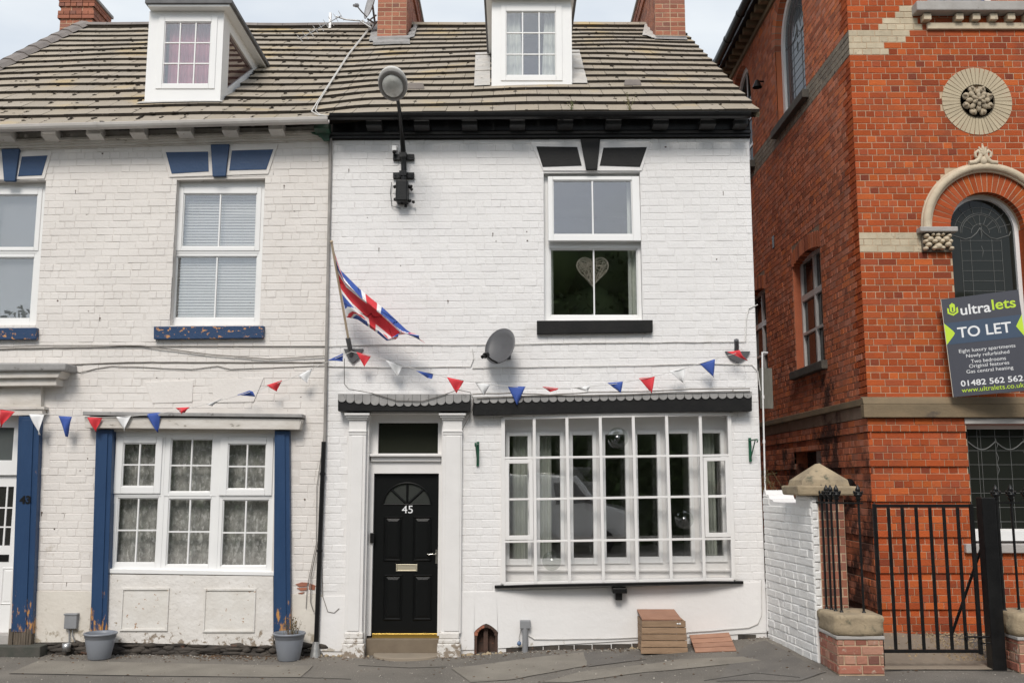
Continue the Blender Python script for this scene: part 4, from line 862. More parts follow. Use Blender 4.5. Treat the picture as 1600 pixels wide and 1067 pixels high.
for i in range(7):
    for j in range(5):
        bar('transom_bar', BP(i, j), BP(i + 1, j), .0125 if 0 < j < 4 else .02, .021, WT, bow, False)
    cas_ = i in (0, 6)
    for j in range(4):
        if cas_ and j in (1, 2): continue
        q = [BP(i, j + 1), BP(i + 1, j + 1), BP(i + 1, j), BP(i, j)]; b = B(); o2 = Vector((0, .006, 0)); til = Vector((0, rnd.uniform(-.003, .003), 0))
        b.hexa([q[0] + til, q[1] - til, q[1] - til + o2, q[0] + til + o2, q[3], q[2], q[2] + o2, q[3] + o2]); obj('pane', b, GLD, bow)
    if cas_:
        a, c, e, f = BP(i, 3), BP(i + 1, 3), BP(i + 1, 1), BP(i, 1); b = B(); yy = Vector((0, -.028, 0)); ins = .045
        ux = (c - a).normalized(); za = Vector((0, 0, 1))
        O = [a + ux * .022 + za * .02, c - ux * .022 + za * .02, e - ux * .022 - za * .02, f + ux * .022 - za * .02]; I = [O[0] + (ux + za * 1.1) * ins, O[1] + (-ux + za * 1.1) * ins, O[2] - (ux + za) * ins, O[3] + (ux - za) * ins]
        for k in range(4):
            l = (k + 1) % 4; b.hexa([O[k] + yy, O[l] + yy, I[l] + yy, I[k] + yy, O[k] - yy * .6, O[l] - yy * .6, I[l] - yy * .6, I[k] - yy * .6])
        cs_ = obj('opening_casement', b, WT, bow, bevel=.003)
        m0, m1 = (I[0] + I[3]) / 2, (I[1] + I[2]) / 2; bar('glazing_bar', m0 + yy * .4, m1 + yy * .4, .011, .015, WT, cs_, False)
        for (lo0, lo1, hi1, hi0) in ((I[0], I[1], m1, m0), (m0, m1, I[2], I[3])):
            g_ = Vector((0, -.006, 0)); o2 = Vector((0, .006, 0)); obj('pane', B().hexa([lo0 + g_, lo1 + g_, lo1 + g_ + o2, lo0 + g_ + o2, hi0 + g_, hi1 + g_, hi1 + g_ + o2, hi0 + g_ + o2]), GLD, cs_)
# bullseye discs blown in three panes
for (u, v, r_, i) in ((965, 684, .125, 3), (1069, 811, .11, 5), (862, 876, .11, 1)):
    c = P(u, v, (dep[i] + dep[i + 1]) / 2 - .006); b = B(); M_ = Matrix.Rotation(R(90), 3, 'X'); pf = [(.0, .016), (.014, .016), (.02, .006), (.035, .009), (.05, .003), (.07, .008), (.085, .003), (r_, 0)]
    b.lathe(pf, c, 28, 0, M_); bm_ = bpy.data.materials.get('bullseye_glass') or glass('bullseye_glass', .20, .9, .06, (.8, .82, .8)); obj('bullseye', b, bm_, bow)
# head board, sill, soffit
b = B(); ptsb = [(BP(i, 0).x, dep[i] - .032) for i in range(8)]; zh = BP(3, 0).z
b.prism([(ptsb[0][0] - .06, -.015)] + [(p[0], p[1]) for p in ptsb] + [(ptsb[-1][0] + .05, -.015), (ptsb[-1][0] + .05, .26), (ptsb[0][0] - .06, .26)], zh + .012, zh + .05, ax='z'); obj('head_board', b, WT, bow, bevel=.004)
b = B(); n = 8
low = [Vector((BP(i, 4).x, dep[i] - .05, BP(i, 4).z)) for i in range(8)]; low[0].x = P(773, 915, 0).x; low[-1].x = P(1160, 907, 0).x; low[0].y = -.05; low[-1].y = -.05;
for p in low[1:-1]: p.y -= .03
low[0].z = P(0, 914, -.05).z; low[-1].z = P(0, 907, -.05).z
V = []
for p in low: V += [(p.x, p.y, p.z - .035), (p.x, p.y, p.z - .006), (p.x, .02, p.z - .002), (p.x, .02, p.z - .035)]
b.add(V, [(i * 4 + k, i * 4 + (k + 1) % 4, (i + 1) * 4 + (k + 1) % 4, (i + 1) * 4 + k) for i in range(7) for k in range(4)] + [(0, 1, 2, 3), (31, 30, 29, 28)]); obj('sill', b, BK, bow)
b = B(); V = []
for i in range(8): p = BP(i, 4); V += [(p.x, dep[i] - .024, p.z + .0), (p.x, .27, p.z + .03), (p.x, .27, p.z - .03), (p.x, dep[i] - .02, p.z - .03)]
b.add(V, [(i * 4 + k, i * 4 + (k + 1) % 4, (i + 1) * 4 + (k + 1) % 4, (i + 1) * 4 + k) for i in range(7) for k in range(4)]); obj('inner_board', b, WT, bow)
br = R4((957, 918, 979, 926), -.12); b = B(); b.box(br[0], br[1], -.17, .0, br[2], br[3]); b.box(br[0] + .035, br[1] - .05, -.12, .0, P(0, 937, -.1).z, br[2]); obj('bracket', b, BK, bow, bevel=.005)
# inner timber windows behind the bow
yi = .15; ow = (h_bow[0] - .02, h_bow[1] + .02, h_bow[2] + .0, h_bow[3] + .03)
ic = [(796, 824.5), (843.5, 875.5), (895.5, 926.5), (946.5, 977.5), (997, 1027.5), (1046.5, 1077.5), (1097, 1127.5)]
ih = []
for k, (a, c) in enumerate(ic):
    vt_, vb_ = 681 - 4.5 * k / 6, 873 - 5 * k / 6; q = R4((a, vt_, c, vb_), yi); ih.append(q)
b = B(); body(b, Fr((0, yi, 0), (1, 0, 0), (0, -1, 0)), ow[0], ow[1], ow[2], ow[3], [(q[0] - .0, q[1] + .0, q[2] - .0, q[3] + .0) for q in ih], .07)
inn = obj('inner_window', b, WT, bow, bevel=.004)
for k, q in enumerate(ih):
    e = (q[0] - .045, q[1] + .045, q[2] - .07, q[3] + .045); b = B(); frame4(b, e, q, yi - .022, yi - .001); obj('casement', b, UP, inn, bevel=.005)
    obj('pane', B().box(q[0] + .001, q[1] - .001, yi + .02, yi + .026, q[2] + .001, q[3] - .001), GL, inn)
zi = P(0, 889, yi).z; obj('inner_sill', B().box(ow[0] + .03, ow[1] - .03, yi - .045, yi - .001, zi - .02, zi + .005), WT, inn, bevel=.004)
obj('side_reveal', B().box(h_bow[0] - .012, h_bow[0] + .004, -.012, yi, h_bow[2], h_bow[3]).box(h_bow[1] - .004, h_bow[1] + .012, -.012, yi, h_bow[2], h_bow[3]), WT, bow)
for l, (ua, uc, va, vc, sd_) in (('pale green curtain in the leftmost bow window light', (801, 826, 676, 880, 2)), ('pale green curtain in the second light of the bow window', (838, 862, 676, 880, 5)), ('pale green curtain in the rightmost bow window light', (1092, 1118, 672, 876, 9))):
    q = R4((ua, va, uc, vc), .34); props(obj('curtain', wavy(q[0], q[1], q[2], q[3], .34, 3.2, .022, sd_, 50), CUR), l, 'curtain', 'curtains')
q = R4((982, 386, 996, 500), .24); props(obj('curtain', wavy(q[0], q[1] + .05, q[2], h_up[3], .26, 2, .02, 3, 40), CUR), 'narrow white curtain at the right edge of the white house upstairs window', 'curtain', 'curtains')
q = R4((858, 386, 866, 500), .24); props(obj('curtain', wavy(q[0] - .05, q[1] - .01, q[2], h_up[3], .26, 2, .02, 7, 40), CUR), 'narrow white curtain at the left edge of the white house upstairs window', 'curtain', 'curtains')
# net curtains and blinds of 43
q = R4((166, 668, 428, 898), .2)
for l, a, c, sd_ in (('patterned lace net curtain in the left light of the cream house shop window', 168, 250, 1), ('patterned lace net curtain in the middle light of the cream house shop window', 252, 338, 4)):
    x0, x1 = P(a, 780, .2).x, P(c, 780, .2).x; props(obj('net_curtain', wavy(x0, x1, q[2], q[3], .19, 5, .016, sd_, 80), NET), l, 'net curtain', 'curtains')
b = wavy(P(340, 780, .2).x, P(428, 780, .2).x, q[2], q[3], .19, 4, .016, 8, 80); xm = P(385, 0).x
b.v = [(p[0] + (.10 * math.sin((p[2] - q[2]) * 2.4)) * (1 if p[0] > P(385, 780, .2).x else -.3), p[1], p[2]) for p in b.v]
props(obj('net_curtain', b, NET), 'lace net curtain pulled aside in the right light of the cream house shop window', 'net curtain', 'curtains')
for l, (ua, va, uc, vc), n_, par in (('grey venetian blind behind the middle upstairs window of the cream house', (273, 296, 403, 500), 46, None), ('plain grey roller blind behind the leftmost upstairs window', (-80, 296, 56, 500), 0, None)):
    q = R4((ua, va, uc, vc), .2); t = thing('window_blind', l, 'blind', ((q[0] + q[1]) / 2, .2, q[3])); b = B()
    if n_:
        r = random.Random(3)
        for i in range(n_):
            z = q[2] + (q[3] - q[2]) * (i + .5) / n_; a = .010; tl = r.uniform(-.002, .002) + (.008 * (r.random() < .06)); b.hexa([(q[0], .19, z - .017 + tl), (q[1], .19, z - .017 - tl), (q[1], .192, z - .017 - tl), (q[0], .192, z - .017 + tl), (q[0], .202, z + .012), (q[1], .202, z + .012), (q[1], .204, z + .012), (q[0], .204, z + .012)])
        obj('blind_slat', b, BLD, t, kind='stuff')
        b = B(); [b.tube([(x, .186, q[2]), (x, .186, q[3])], .0015, 4) for x in (q[0] + .2, q[1] - .2)]; obj('blind_cord', b, BLD, t)
        obj('head_rail', B().box(q[0], q[1], .185, .215, q[3] - .03, q[3]), BLD, t)
    else: obj('blind_sheet', B().box(q[0], q[1], .195, .2, q[2], q[3]), mat('grey_roller', (.21, .225, .24), None, 3, .8), t); obj('roller', B().tube([(q[0], .2, q[3] - .02), (q[1], .2, q[3] - .02)], .02, 10), BLD, t)
# wicker heart
hc = P(926, 425, .2); b = B(); r = random.Random(11); sxh, szh = P(951, 425, .2).x - hc.x, P(0, 403, .2).z - hc.z
def hp_(t, k=1): return (hc.x + sxh * k * math.sin(t) ** 3, .2, hc.z + szh * k * (13 * math.cos(t) - 5 * math.cos(2 * t) - 2 * math.cos(3 * t) - math.cos(4 * t) + 2) / 13.5)
for k in (1, .97): b.tube([Vector(hp_(t, k)) + Vector((0, (k - 1) * .3, 0)) for t in lin(0, 2 * math.pi, 36)], .006, 5)
for _ in range(95):
    a, c = r.uniform(0, 6.28), r.uniform(0, 6.28); p0, p1 = Vector(hp_(a, .97)), Vector(hp_(c, .97))
    if (p1 - p0).length > .06: p0.y += r.uniform(-.02, .01); p1.y += r.uniform(-.02, .01); b.tube([p0, p1], .0028, 4)
b.tube([hp_(0, .3), (hc.x, .2, h_up[3])], .001, 4)
props(obj('heart_decoration', b, HRT), 'pale woven wicker heart hanging in the white house upstairs window', 'heart decoration')

# ------------------------------------------------------------------ shop front of 43
sf = obj('stall_riser', poly([(165, 897), (427, 900), (427, 1010), (165, 1003)], -.03, .1), C43P, H43, bevel=.004)
for t in ((189, 918, 263.5, 985), (318, 919, 399, 987)):
    q = R4(t, -.03); b = B(); b.box(q[0] + .001, q[1] - .001, -.033, -.0301, q[2] + .001, q[3] - .001); frame4(b, q, (q[0] + .022, q[1] - .022, q[2] + .022, q[3] - .022), -.048, -.033); obj('riser_panel', b, mat('chipped_panel_paint', (.70, .68, .645), (.62, .59, .545), 4, .6, 1.8, 24, c3=(.36, .22, .13), t3=.645, s3=20, soft3=.012) if t[0] == 189 else bpy.data.materials['chipped_panel_paint'], sf, bevel=.003)
def bluepost(ut0, ut1, ub0, ub1, vt_, vb_, par, side, y=-.075):
    t = obj('pilaster', poly([(ut0, vt_), (ut1, vt_), (ub1, vb_), (ub0, vb_)], y, .05), BLUP, par, bevel=.004)
    w1 = (ut1 - ut0) * .2
    obj('pilaster_face', poly([(ut0 + w1 * .8, vt_ + 6), (ut1 - w1 * 1.5, vt_ + 6), (ub1 - w1 * 1.5, vb_ - 3), (ub0 + w1 * .8, vb_ - 3)], y - .014, y + .001), BLUP, t, bevel=.003); return t
bluepost(150, 176, 141, 166, 671, 988, H43, 1); bluepost(429, 452, 427, 454, 673, 988, H43, 1)
p43 = bluepost(29, 62, 17, 50, 650, 990, H43, 1, -.09)
q = R4((12, 984, 48, 1018), -.1); b = B(); r = random.Random(2)
for k in range(9): xx = q[0] + (q[1] - q[0]) * k / 9; b.box(xx, xx + (q[1] - q[0]) / 9 - .003, -.10 + r.uniform(-.012, .01), .02, q[2] - .03, q[3] + r.uniform(-.02, .015))
obj('rotten_base', b, OLDW, p43); q = R4((-30, 1008, 66, 1021), -.15); obj('base_slab', B().box(q[0], q[1], -.2, .0, q[2] - .08, q[3]), mat('mossy_slab', (.05, .055, .045), (.08, .075, .065), 8, .9, 2, 20), H43, bevel=.012)
n0 = R4((31, 774, 48.5, 787), -.1); text('door_number', '43', .1, ((n0[0] + n0[1]) / 2, -.107, (n0[2] + n0[3]) / 2), IRON, p43, fit=(n0[1] - n0[0], n0[3] - n0[2]), off=.004, ext=.004)
en = obj('shop_entablature', poly([(132, 651), (468, 654), (468, 671), (132, 668.5)], -.16, .02), WD, H43, bevel=.005)
obj('lead_capping', poly([(129, 642.5), (472, 646.5), (472, 652), (129, 648.5)], -.2, .02), LEAD, en, bevel=.006); obj('frieze', poly([(168, 668), (430, 671), (430, 677), (168, 674)], -.03, .1), WD, en)
obj('return_board', poly([(458, 655), (471, 655), (468, 670), (458, 670)], -.155, -.02), WD, en)  # small return at the right end, same joinery paint
dh = obj('door_cornice', poly([(-110, 591), (88, 590.5), (88, 602), (-110, 604)], -.2, .02), WD, H43, bevel=.005)
obj('cornice_slab', poly([(-110, 566), (103, 567), (102, 579), (-110, 581)], -.30, .02), LEAD, dh, bevel=.02)
obj('cornice_bed', poly([(-110, 580), (97, 579), (90, 590), (-110, 592)], -.25, .02), WD, dh, bevel=.01)
obj('frieze', poly([(-110, 603), (64, 602), (64, 638), (-110, 640)], -.085, .02), WD, dh, bevel=.004)
obj('architrave', poly([(-110, 635), (69, 635), (69, 639), (-110, 640)], -.12, .02), WD, dh); obj('architrave', poly([(-110, 640), (66, 639), (66, 648), (-110, 651)], -.10, .02), WD, dh)
for (u0, u1) in ((232, 306), (308, 398)):     # ghost of blocked plaster panels above the shop window
    pass
obj('plaster_panel', poly([(226, 597), (302, 594), (300, 628), (238, 630)], -.013, -.002), C43, wall43, bevel=.003); obj('plaster_panel', poly([(330, 592), (412, 590), (396, 628), (334, 629)], -.013, -.002), C43, wall43, bevel=.003)
# 43's door
yD = .12; od = R4((-95, 650, 24, 1020), 0); b = B(); lf = R4((-80, 742, 23, 992), yD); tw_ = R4((-78, 668, 31, 719), yD)
body(b, Fr((0, yD - .04, 0), (1, 0, 0), (0, -1, 0)), od[0] - .01, od[1] + .01, od[2], od[3] + .0, [(lf[0], lf[1] + .02, lf[2] - .05, lf[3]), (tw_[0], tw_[1] - .06, tw_[2], tw_[3])], .09)
df43 = obj('door_frame', b, UP, H43, bevel=.004); obj('pane', B().box(tw_[0], tw_[1] - .06, yD, yD + .006, tw_[2], tw_[3]), glass('transom_glass_43', .12, .6, .01, opaque=(.10, .11, .11)), df43)
b = B(); gla = R4((-60, 760, 24, 852), yD)
body(b, Fr((0, yD, 0), (1, 0, 0), (0, -1, 0)), lf[0], lf[1] + .01, lf[2], lf[3] - .01, [(gla[0], gla[1] - .04, gla[2], gla[3])], .045)
d43 = obj('front_door', b, UP, H43, label='white upvc front door with arched glazing'); obj('pane', B().box(gla[0], gla[1] - .04, yD + .015, yD + .02, gla[2], gla[3]), glass('door_glass_43', .12, .5, .02, opaque=(.03, .03, .028)), d43)
for u in (-20, 8):
    q = R4((u - 1, 760, u + 1.5, 852), yD); obj('glazing_bar', B().box(q[0], q[1], yD + .002, yD + .0145, q[2], q[3]), UP, d43)
for v in (793, 823): q = R4((-60, v - 1, 21, v + 1.2), yD); obj('glazing_bar', B().box(q[0], q[1], yD + .003, yD + .014, q[2], q[3]), UP, d43)
panel(d43, R4((2, 886, 22, 944), yD), yD, UP); panel(d43, R4((-62, 886, -8, 944), yD), yD, UP); q = R4((-20, 866, 14, 877), yD); obj('letter_plate', B().box(q[0], q[1], yD - .008, yD, q[2], q[3]), BK, d43, bevel=.002)
q = R4((-95, 990, 24, 1016), 0); obj('door_step', B().box(q[0], q[1], -.06, .3, -.2, q[3]), GST, H43, bevel=.008)
room(H45, XM + .01, h_door[1] + .3, -.2, ZT - .6, .30, 1.6)

# ------------------------------------------------------------------ tall red brick building on the right
yF, XC = .3, 4.347
RBH = thing('brick_building', 'tall ornate red brick building with arched leaded windows, right of the white house', 'building', (6, 2, 0))
FB = Fr((0, yF, 0), (1, 0, 0), (0, -1, 0)); FS = Fr((XC, 0, 0), (0, 1, 0), (-1, 0, 0))
Q = lambda u, v: P(u, v, yF)
TOP = PX(1150, 40, 3.98).z + .05
XE = 7.6; YEND = 13.0; CS = .0838
acx, acz, ar = Q(1543.5, 365).x, Q(0, 356).z, .465
zBs, zBt = Q(0, 653).z, Q(0, 622).z
hA = (acx - ar, acx + ar, Q(0, 600).z, acz + ar); hL = (Q(1513, 740).x, 6.55, Q(0, 850).z, Q(0, 663).z); hT = (Q(1449, 5).x, Q(1556, 5).x, Q(0, 8).z, TOP - .25)
def fbox(b, fr, x0, x1, d0, d1, z0, z1, m=0):
    T = fr.T; b.hexa([T(x0, d1, z0), T(x1, d1, z0), T(x1, d0, z0), T(x0, d0, z0), T(x0, d1, z1), T(x1, d1, z1), T(x1, d0, z1), T(x0, d0, z1)], m); return b
def spandrel(b, fr, cx, cz, r, depth, m=0, n=20):
    p = [(cx - r * math.cos(a), cz + r * math.sin(a)) for a in lin(0, math.pi, n)]
    for i in range(n):
        T = fr.T; a, c = p[i], p[i + 1]
        b.face([T(a[0], 0, a[1]), T(c[0], 0, c[1]), T(c[0], 0, cz + r), T(a[0], 0, cz + r)], m); b.face([T(a[0], 0, a[1]), T(c[0], 0, c[1]), T(c[0], -depth, c[1]), T(a[0], -depth, a[1])], m)
def arch_ring(fr, cx, cz, r0, r1, a0, a1, n, m, parent, proud=.005, name='brick'):
    for k in range(n):
        t0, t1 = a0 + (a1 - a0) * (k + .07) / n, a0 + (a1 - a0) * (k + .93) / n; b = B(); T = fr.T; dd = proud + rnd.uniform(-.001, .002)
        pt = [(r0, t0), (r0, t1), (r1 - .004, t1), (r1 - .004, t0)]
        F_ = [T(cx - r * math.cos(t), dd, cz + r * math.sin(t)) for r, t in pt]; K_ = [T(cx - r * math.cos(t), -.10, cz + r * math.sin(t)) for r, t in pt]
        b.hexa(F_ + K_); obj(name, b, m, parent)
b = B(); body(b, FB, XC, XE, -.3, TOP, [hA, hL, hT], .3, 0, 0, 1); spandrel(b, FB, acx, acz, ar, .3)
wf = obj('wall', b, [RBM, RB], RBH)
S1 = (PX(1260, 144, XC).y, PX(1216, 204, XC).y, PX(1260, 144, XC).z); S2y = (PX(1174, 130, XC).y + .05, PX(1150, 130, XC).y + .05)
W1 = (S1[0], S1[1], S1[2], S1[2] + 2.1); r1 = (W1[1] - W1[0]) / 2; W1h = (W1[0], W1[1], W1[2], W1[3]); W2h = (S2y[0], S2y[0] + 2 * r1, S1[2], W1[3])
W3h = (PX(1286, 500, XC).y, PX(1242, 500, XC).y, PX(1268, 572, XC).z, PX(1260, 392, XC).z); wd = W3h[1] - W3h[0]; W4h = (PX(1197, 500, XC).y, PX(1197, 500, XC).y + wd, W3h[2], W3h[3])
W5h = (PX(1287, 730, XC).y, PX(1244, 730, XC).y, .9, PX(1286, 702, XC).z)
b = B(); sideh = [W1h, W2h, W3h, W4h, W5h]; body(b, FS, yF + .001, YEND, -.3, TOP, sideh, .3, 0, 0, 1)
for hh in (W1h, W2h): spandrel(b, FS, (hh[0] + hh[1]) / 2, hh[3] - r1, r1, .3)
ws = obj('side_wall', b, [SBM, SB], RBH)
obj('roof', B().box(XC - .30, XE, yF - .15, YEND, TOP + .12, TOP + .25), DRF, RBH); obj('back_wall', B().box(XC, XE, YEND, YEND + .2, -.3, TOP).box(XE - .3, XE - .01, yF + .31, YEND, -.3, TOP), SBM, RBH)
# front brickwork
n_low = int((zBs + .3) / CS); z0l = zBs - n_low * CS
def band(z): k = int((zBs - z) / CS + 1e-4); return k >= 2 and (k - 2) % 5 == 0
cream = [R4((1300, 46, 1411, 82.5), yF), R4((1300, 64, 1384, 83), yF), R4((1370, 27, 1437, 46), yF), R4((1392, 8, 1425, 27), yF), R4((1300, 361.5, 1489, 394), yF)]
cream[0] = (cream[0][0], cream[0][1], R4((0, 64, 1, 64), yF)[3], cream[0][3])
crf = lambda x, z: 1 if any(q[0] < x < q[1] and q[2] < z < q[3] for q in cream) else 0
skf = lambda x, z: (x - acx) ** 2 + (z - acz) ** 2 < .83 ** 2 and z > acz
rosc = Q(1526, 159)
skr = lambda x, z: skf(x, z) or (x - rosc.x) ** 2 + (z - rosc.z) ** 2 < .405 ** 2
vis = lambda p: p.x < Q(1606, 500).x
bricks(FB, XC - .006, XE, zBt - .02, TOP, [RB, CRB], wf, course=CS, gap=.0075, holes=[hA, hL, hT], n_ind=170, seed=21, matf=crf, skip=skr, hz=vis)
bb = B()
k = 0; z = zBs
while z > 0:
    n_ = 2 if k == 0 else 4; zb_ = max(z - n_ * CS, -.1); body(bb, FB, XC - .022, XE, zb_ + .004, z - .004, [hL], 0, 0, .0225); body(bb, FS, yF - .022, YEND, zb_ + .004, z - .004, [(W5h[0], W5h[1], W5h[2], W5h[3])], 0, 1, .0225); z = zb_ - CS; k += 1
obj('banded_plinth', bb, [RBM, SBM], wf)
dpf = lambda x, z: 0 if band(z) else .026
bricks(FB, XC - .028, XE, z0l, zBs, [RB], wf, course=CS, gap=.0075, holes=[hL], n_ind=130, seed=22, depthf=dpf, hz=vis)
sm = lambda x, z: 1 if z_in(z) else (2 if x < yF + .26 + .1 * math.sin(z * 40) else 0)
zc0, zc1 = Q(0, 83).z, Q(0, 46).z
z_in = lambda z: zc0 < z < zc1
SBC = mat('sooty_cream_band', (.26, .22, .165), (.17, .14, .11), 4, .9, 1.5, 40, rv=.12, c3=(.08, .07, .06), t3=.58, s3=3, soft3=.1)
arcs = [((hh[0] + hh[1]) / 2, hh[3] - r1, r1 + .21) for hh in (W1h, W2h)]
sideh2 = [(W1h[0], W1h[1], W1h[2], W1h[3] - r1), (W2h[0], W2h[1], W2h[2], W2h[3] - r1), (W3h[0] - .02, W3h[1] + .02, W3h[2], W3h[3] + .24), (W4h[0] - .02, W4h[1] + .02, W4h[2], W4h[3] + .24), W5h]
sv = lambda p: 1 < p.y + 1 < 6.6
bricks(FS, yF - .006, YEND, zBt - .02, TOP, [SB, SBC, RB], ws, course=CS, holes=sideh2, arcs=arcs, n_ind=170, seed=23, matf=sm, hz=sv)
bricks(FS, yF - .028, YEND, z0l, zBs, [SB], ws, course=CS, holes=[W5h], n_ind=130, seed=24, depthf=dpf, hz=sv)
# string course
b = B(); zc = Q(0, 632).z
fbox(b, FB, XC - .088, XE, -.02, .09, zBs + .002, zc); b.hexa([(XC - .088, yF - .09, zc + .001), (XE, yF - .09, zc + .001), (XE, yF + .01, zc + .001), (XC - .088, yF + .01, zc + .001), (XC - .088, yF - .06, zBt), (XE, yF - .06, zBt), (XE, yF + .01, zBt + .02), (XC - .088, yF + .01, zBt + .02)])
obj('string_course', b, SST, RBH, bevel=.008)
b = B(); fbox(b, FS, yF - .05, YEND, -.02, .086, zc - .01, zBt - .006); obj('side_string_course', b, SST, RBH, bevel=.006)
b = B(); fbox(b, FS, yF - .0, YEND, -.01, .03, zBs + .006, zc - .012); obj('side_frieze', b, SBM, RBH)
# arched window: brick arch, hood mould, finial, capital
arch_ring(FB, acx, acz, ar - .004, .722, 0, math.pi, 27, RB, wf, .004)
arch_sm = B(); T = FB.T
hd = B(); pts = [T(acx - .775 * math.cos(a), .045, acz + .775 * math.sin(a)) for a in lin(-.02, math.pi + .02, 40)]; hd.tube(pts, .052, 10); pts = [T(acx - .73 * math.cos(a), .03, acz + .73 * math.sin(a)) for a in lin(-.02, math.pi + .02, 40)]; hd.tube(pts, .026, 6)
pts = [T(acx - .82 * math.cos(a), .015, acz + .82 * math.sin(a)) for a in lin(-.02, math.pi + .02, 40)]; hd.tube(pts, .02, 6)
hood = obj('hood_mould', hd, CST, wf)
b = B(); fc = Q(1536, 236); fy = yF - .07
def fz_(u, v): p = P(u, v, fy); return (p.x, fy, p.z)
for s_ in (-1, 1):
    b.tube([fz_(1536 + s_ * x, y) for x, y in [(22, 255), (12, 254), (5, 248), (4, 240), (8, 236), (12, 239), (12, 245), (8, 247), (6, 244)]], [.03, .034, .034, .026, .022, .02, .018, .016, .012], 8)
for a, l, r_ in ((-50, .075, .022), (-25, .10, .025), (0, .13, .028), (25, .10, .025), (50, .075, .022)):
    p = Vector(fz_(1536, 242)); q = p + Vector((math.sin(R(a)) * l, 0, math.cos(R(a)) * l)); b.tube([p, (p + q) / 2 + Vector((0, -.012, 0)), q], [.018, r_, .007], 8); b.blob(q, (.016, .014, .018), 0, a, .3, 1)
b.blob(fz_(1536, 252), (.05, .04, .06), 0, 3, .2); obj('finial', b, CST, hood)
cp = R4((1440, 364, 1486, 394), yF - .02); b = B(); fbox(b, FB, cp[0] - .05, cp[1] + .05, -.02, .13, cp[3] - .01, cp[3] + .055); cap = obj('impost_capital', b, GST, wf, bevel=.012)
b = B(); fbox(b, FB, cp[0], cp[1], -.02, .04, cp[2], cp[3] - .012); obj('capital_block', b, mat('dark_stone_hollow', (.10, .085, .07), (.2, .17, .13), 6, .9, 1, 40), cap)
b = B(); ccx, ccz = (cp[0] + cp[1]) / 2, (cp[2] + cp[3]) / 2; y_ = yF - .07
for dx, dz, r_ in ((0, .03, .042), (-.045, .0, .036), (.045, 0, .036), (0, .08, .03), (-.1, .03, .042), (.1, .03, .042), (-.14, .07, .035), (.14, .07, .03), (-.12, -.04, .04), (.12, -.04, .04), (0, -.06, .05), (-.05, -.085, .03), (.05, -.085, .03), (-.155, -.0, .03), (.15, 0, .03), (-.06, .085, .022), (.06, .085, .022), (-.16, -.09, .03), (.16, -.09, .03)):
    b.blob((ccx + dx, y_, ccz + dz), (r_, .05, r_ * .85), 0, dx * 30 + dz, .25)
obj('carved_leaves', b, CST, cap)
def leadwin(parent, fr, cx, cz, r, zb, dep_=.14, fw=.05, m=UP, det=True, g=None):
    gm = bpy.data.materials.get('leaded_dark_pane') or glass('leaded_dark_pane', .03, .5, .03, opaque=(.018, .020, .017)); n = 20
    arc_ = lambda rr: [(cx - rr * math.cos(a), cz + rr * math.sin(a)) for a in lin(0, math.pi, n)]
    o = [(cx - r - .005, zb)] + arc_(r + .005) + [(cx + r + .005, zb)]; i = [(cx - r + fw, zb + fw * 1.2)] + arc_(r - fw) + [(cx + r - fw, zb + fw * 1.2)]; b = B(); T = fr.T; L_ = len(o)
    for k in range(L_):
        l = (k + 1) % L_; b.hexa([T(*a) for a in ((o[k][0], -dep_, o[k][1]), (o[l][0], -dep_, o[l][1]), (i[l][0], -dep_, i[l][1]), (i[k][0], -dep_, i[k][1]), (o[k][0], -dep_ - .09, o[k][1]), (o[l][0], -dep_ - .09, o[l][1]), (i[l][0], -dep_ - .09, i[l][1]), (i[k][0], -dep_ - .09, i[k][1]))])
    wdw = obj('window', b, m, parent); b = B(); b.face([T(p[0], -dep_ - .04, p[1]) for p in i]); b.face([T(p[0], -dep_ - .046, p[1]) for p in i]); obj('pane', b, g or gm, wdw)
    if det:
        b = B(); dd = -dep_ - .036; R_ = r - fw
        for rr in (R_ * .80, R_ * .62, R_ * .57, R_ * .28): b.tube([T(p[0], dd, p[1] - .02) for p in arc_(rr)], .0035, 4)
        for a in lin(0, math.pi, 8)[1:-1]: b.tube([T(cx - R_ * .28 * math.cos(a), dd, cz - .02 + R_ * .28 * math.sin(a)), T(cx - R_ * .57 * math.cos(a), dd, cz - .02 + R_ * .57 * math.sin(a))], .003, 4); b.tube([T(cx - R_ * .62 * math.cos(a + .1), dd, cz - .02 + R_ * .62 * math.sin(a + .1)), T(cx - R_ * .98 * math.cos(a + .1), dd, cz - .02 + R_ * .98 * math.sin(a + .1))], .003, 4)
        for s_ in (-1, 1):
            b.tube([T(cx + s_ * x_, dd, cz + z_) for x_, z_ in ((0, .05), (.05, -.02), (.12, -.08), (.20, -.10), (R_ - .05, -.05), (R_ - .03, .0))], .006, 4)
            for x_ in (R_ * .33, R_ * .62): b.tube([T(cx + s_ * x_, dd, cz - .1), T(cx + s_ * x_, dd, zb + .05)], .003, 4)
        z_ = cz - .12
        while z_ > zb + .1: b.tube([T(cx - R_ * .62, dd, z_), T(cx + R_ * .62, dd, z_)], .003, 4); z_ -= .13
        for dz in (.02, -.05, -.28): b.tube([T(cx, dd, cz + dz + .09), T(cx + .02, dd, cz + dz + .03), T(cx, dd, cz + dz - .07), T(cx - .02, dd, cz + dz + .03), T(cx, dd, cz + dz + .09)], .0045, 4)
        obj('lead_cames', b, LEADC, wdw)
    return wdw
leadwin(RBH, FB, acx, acz, ar, hA[2], .15)
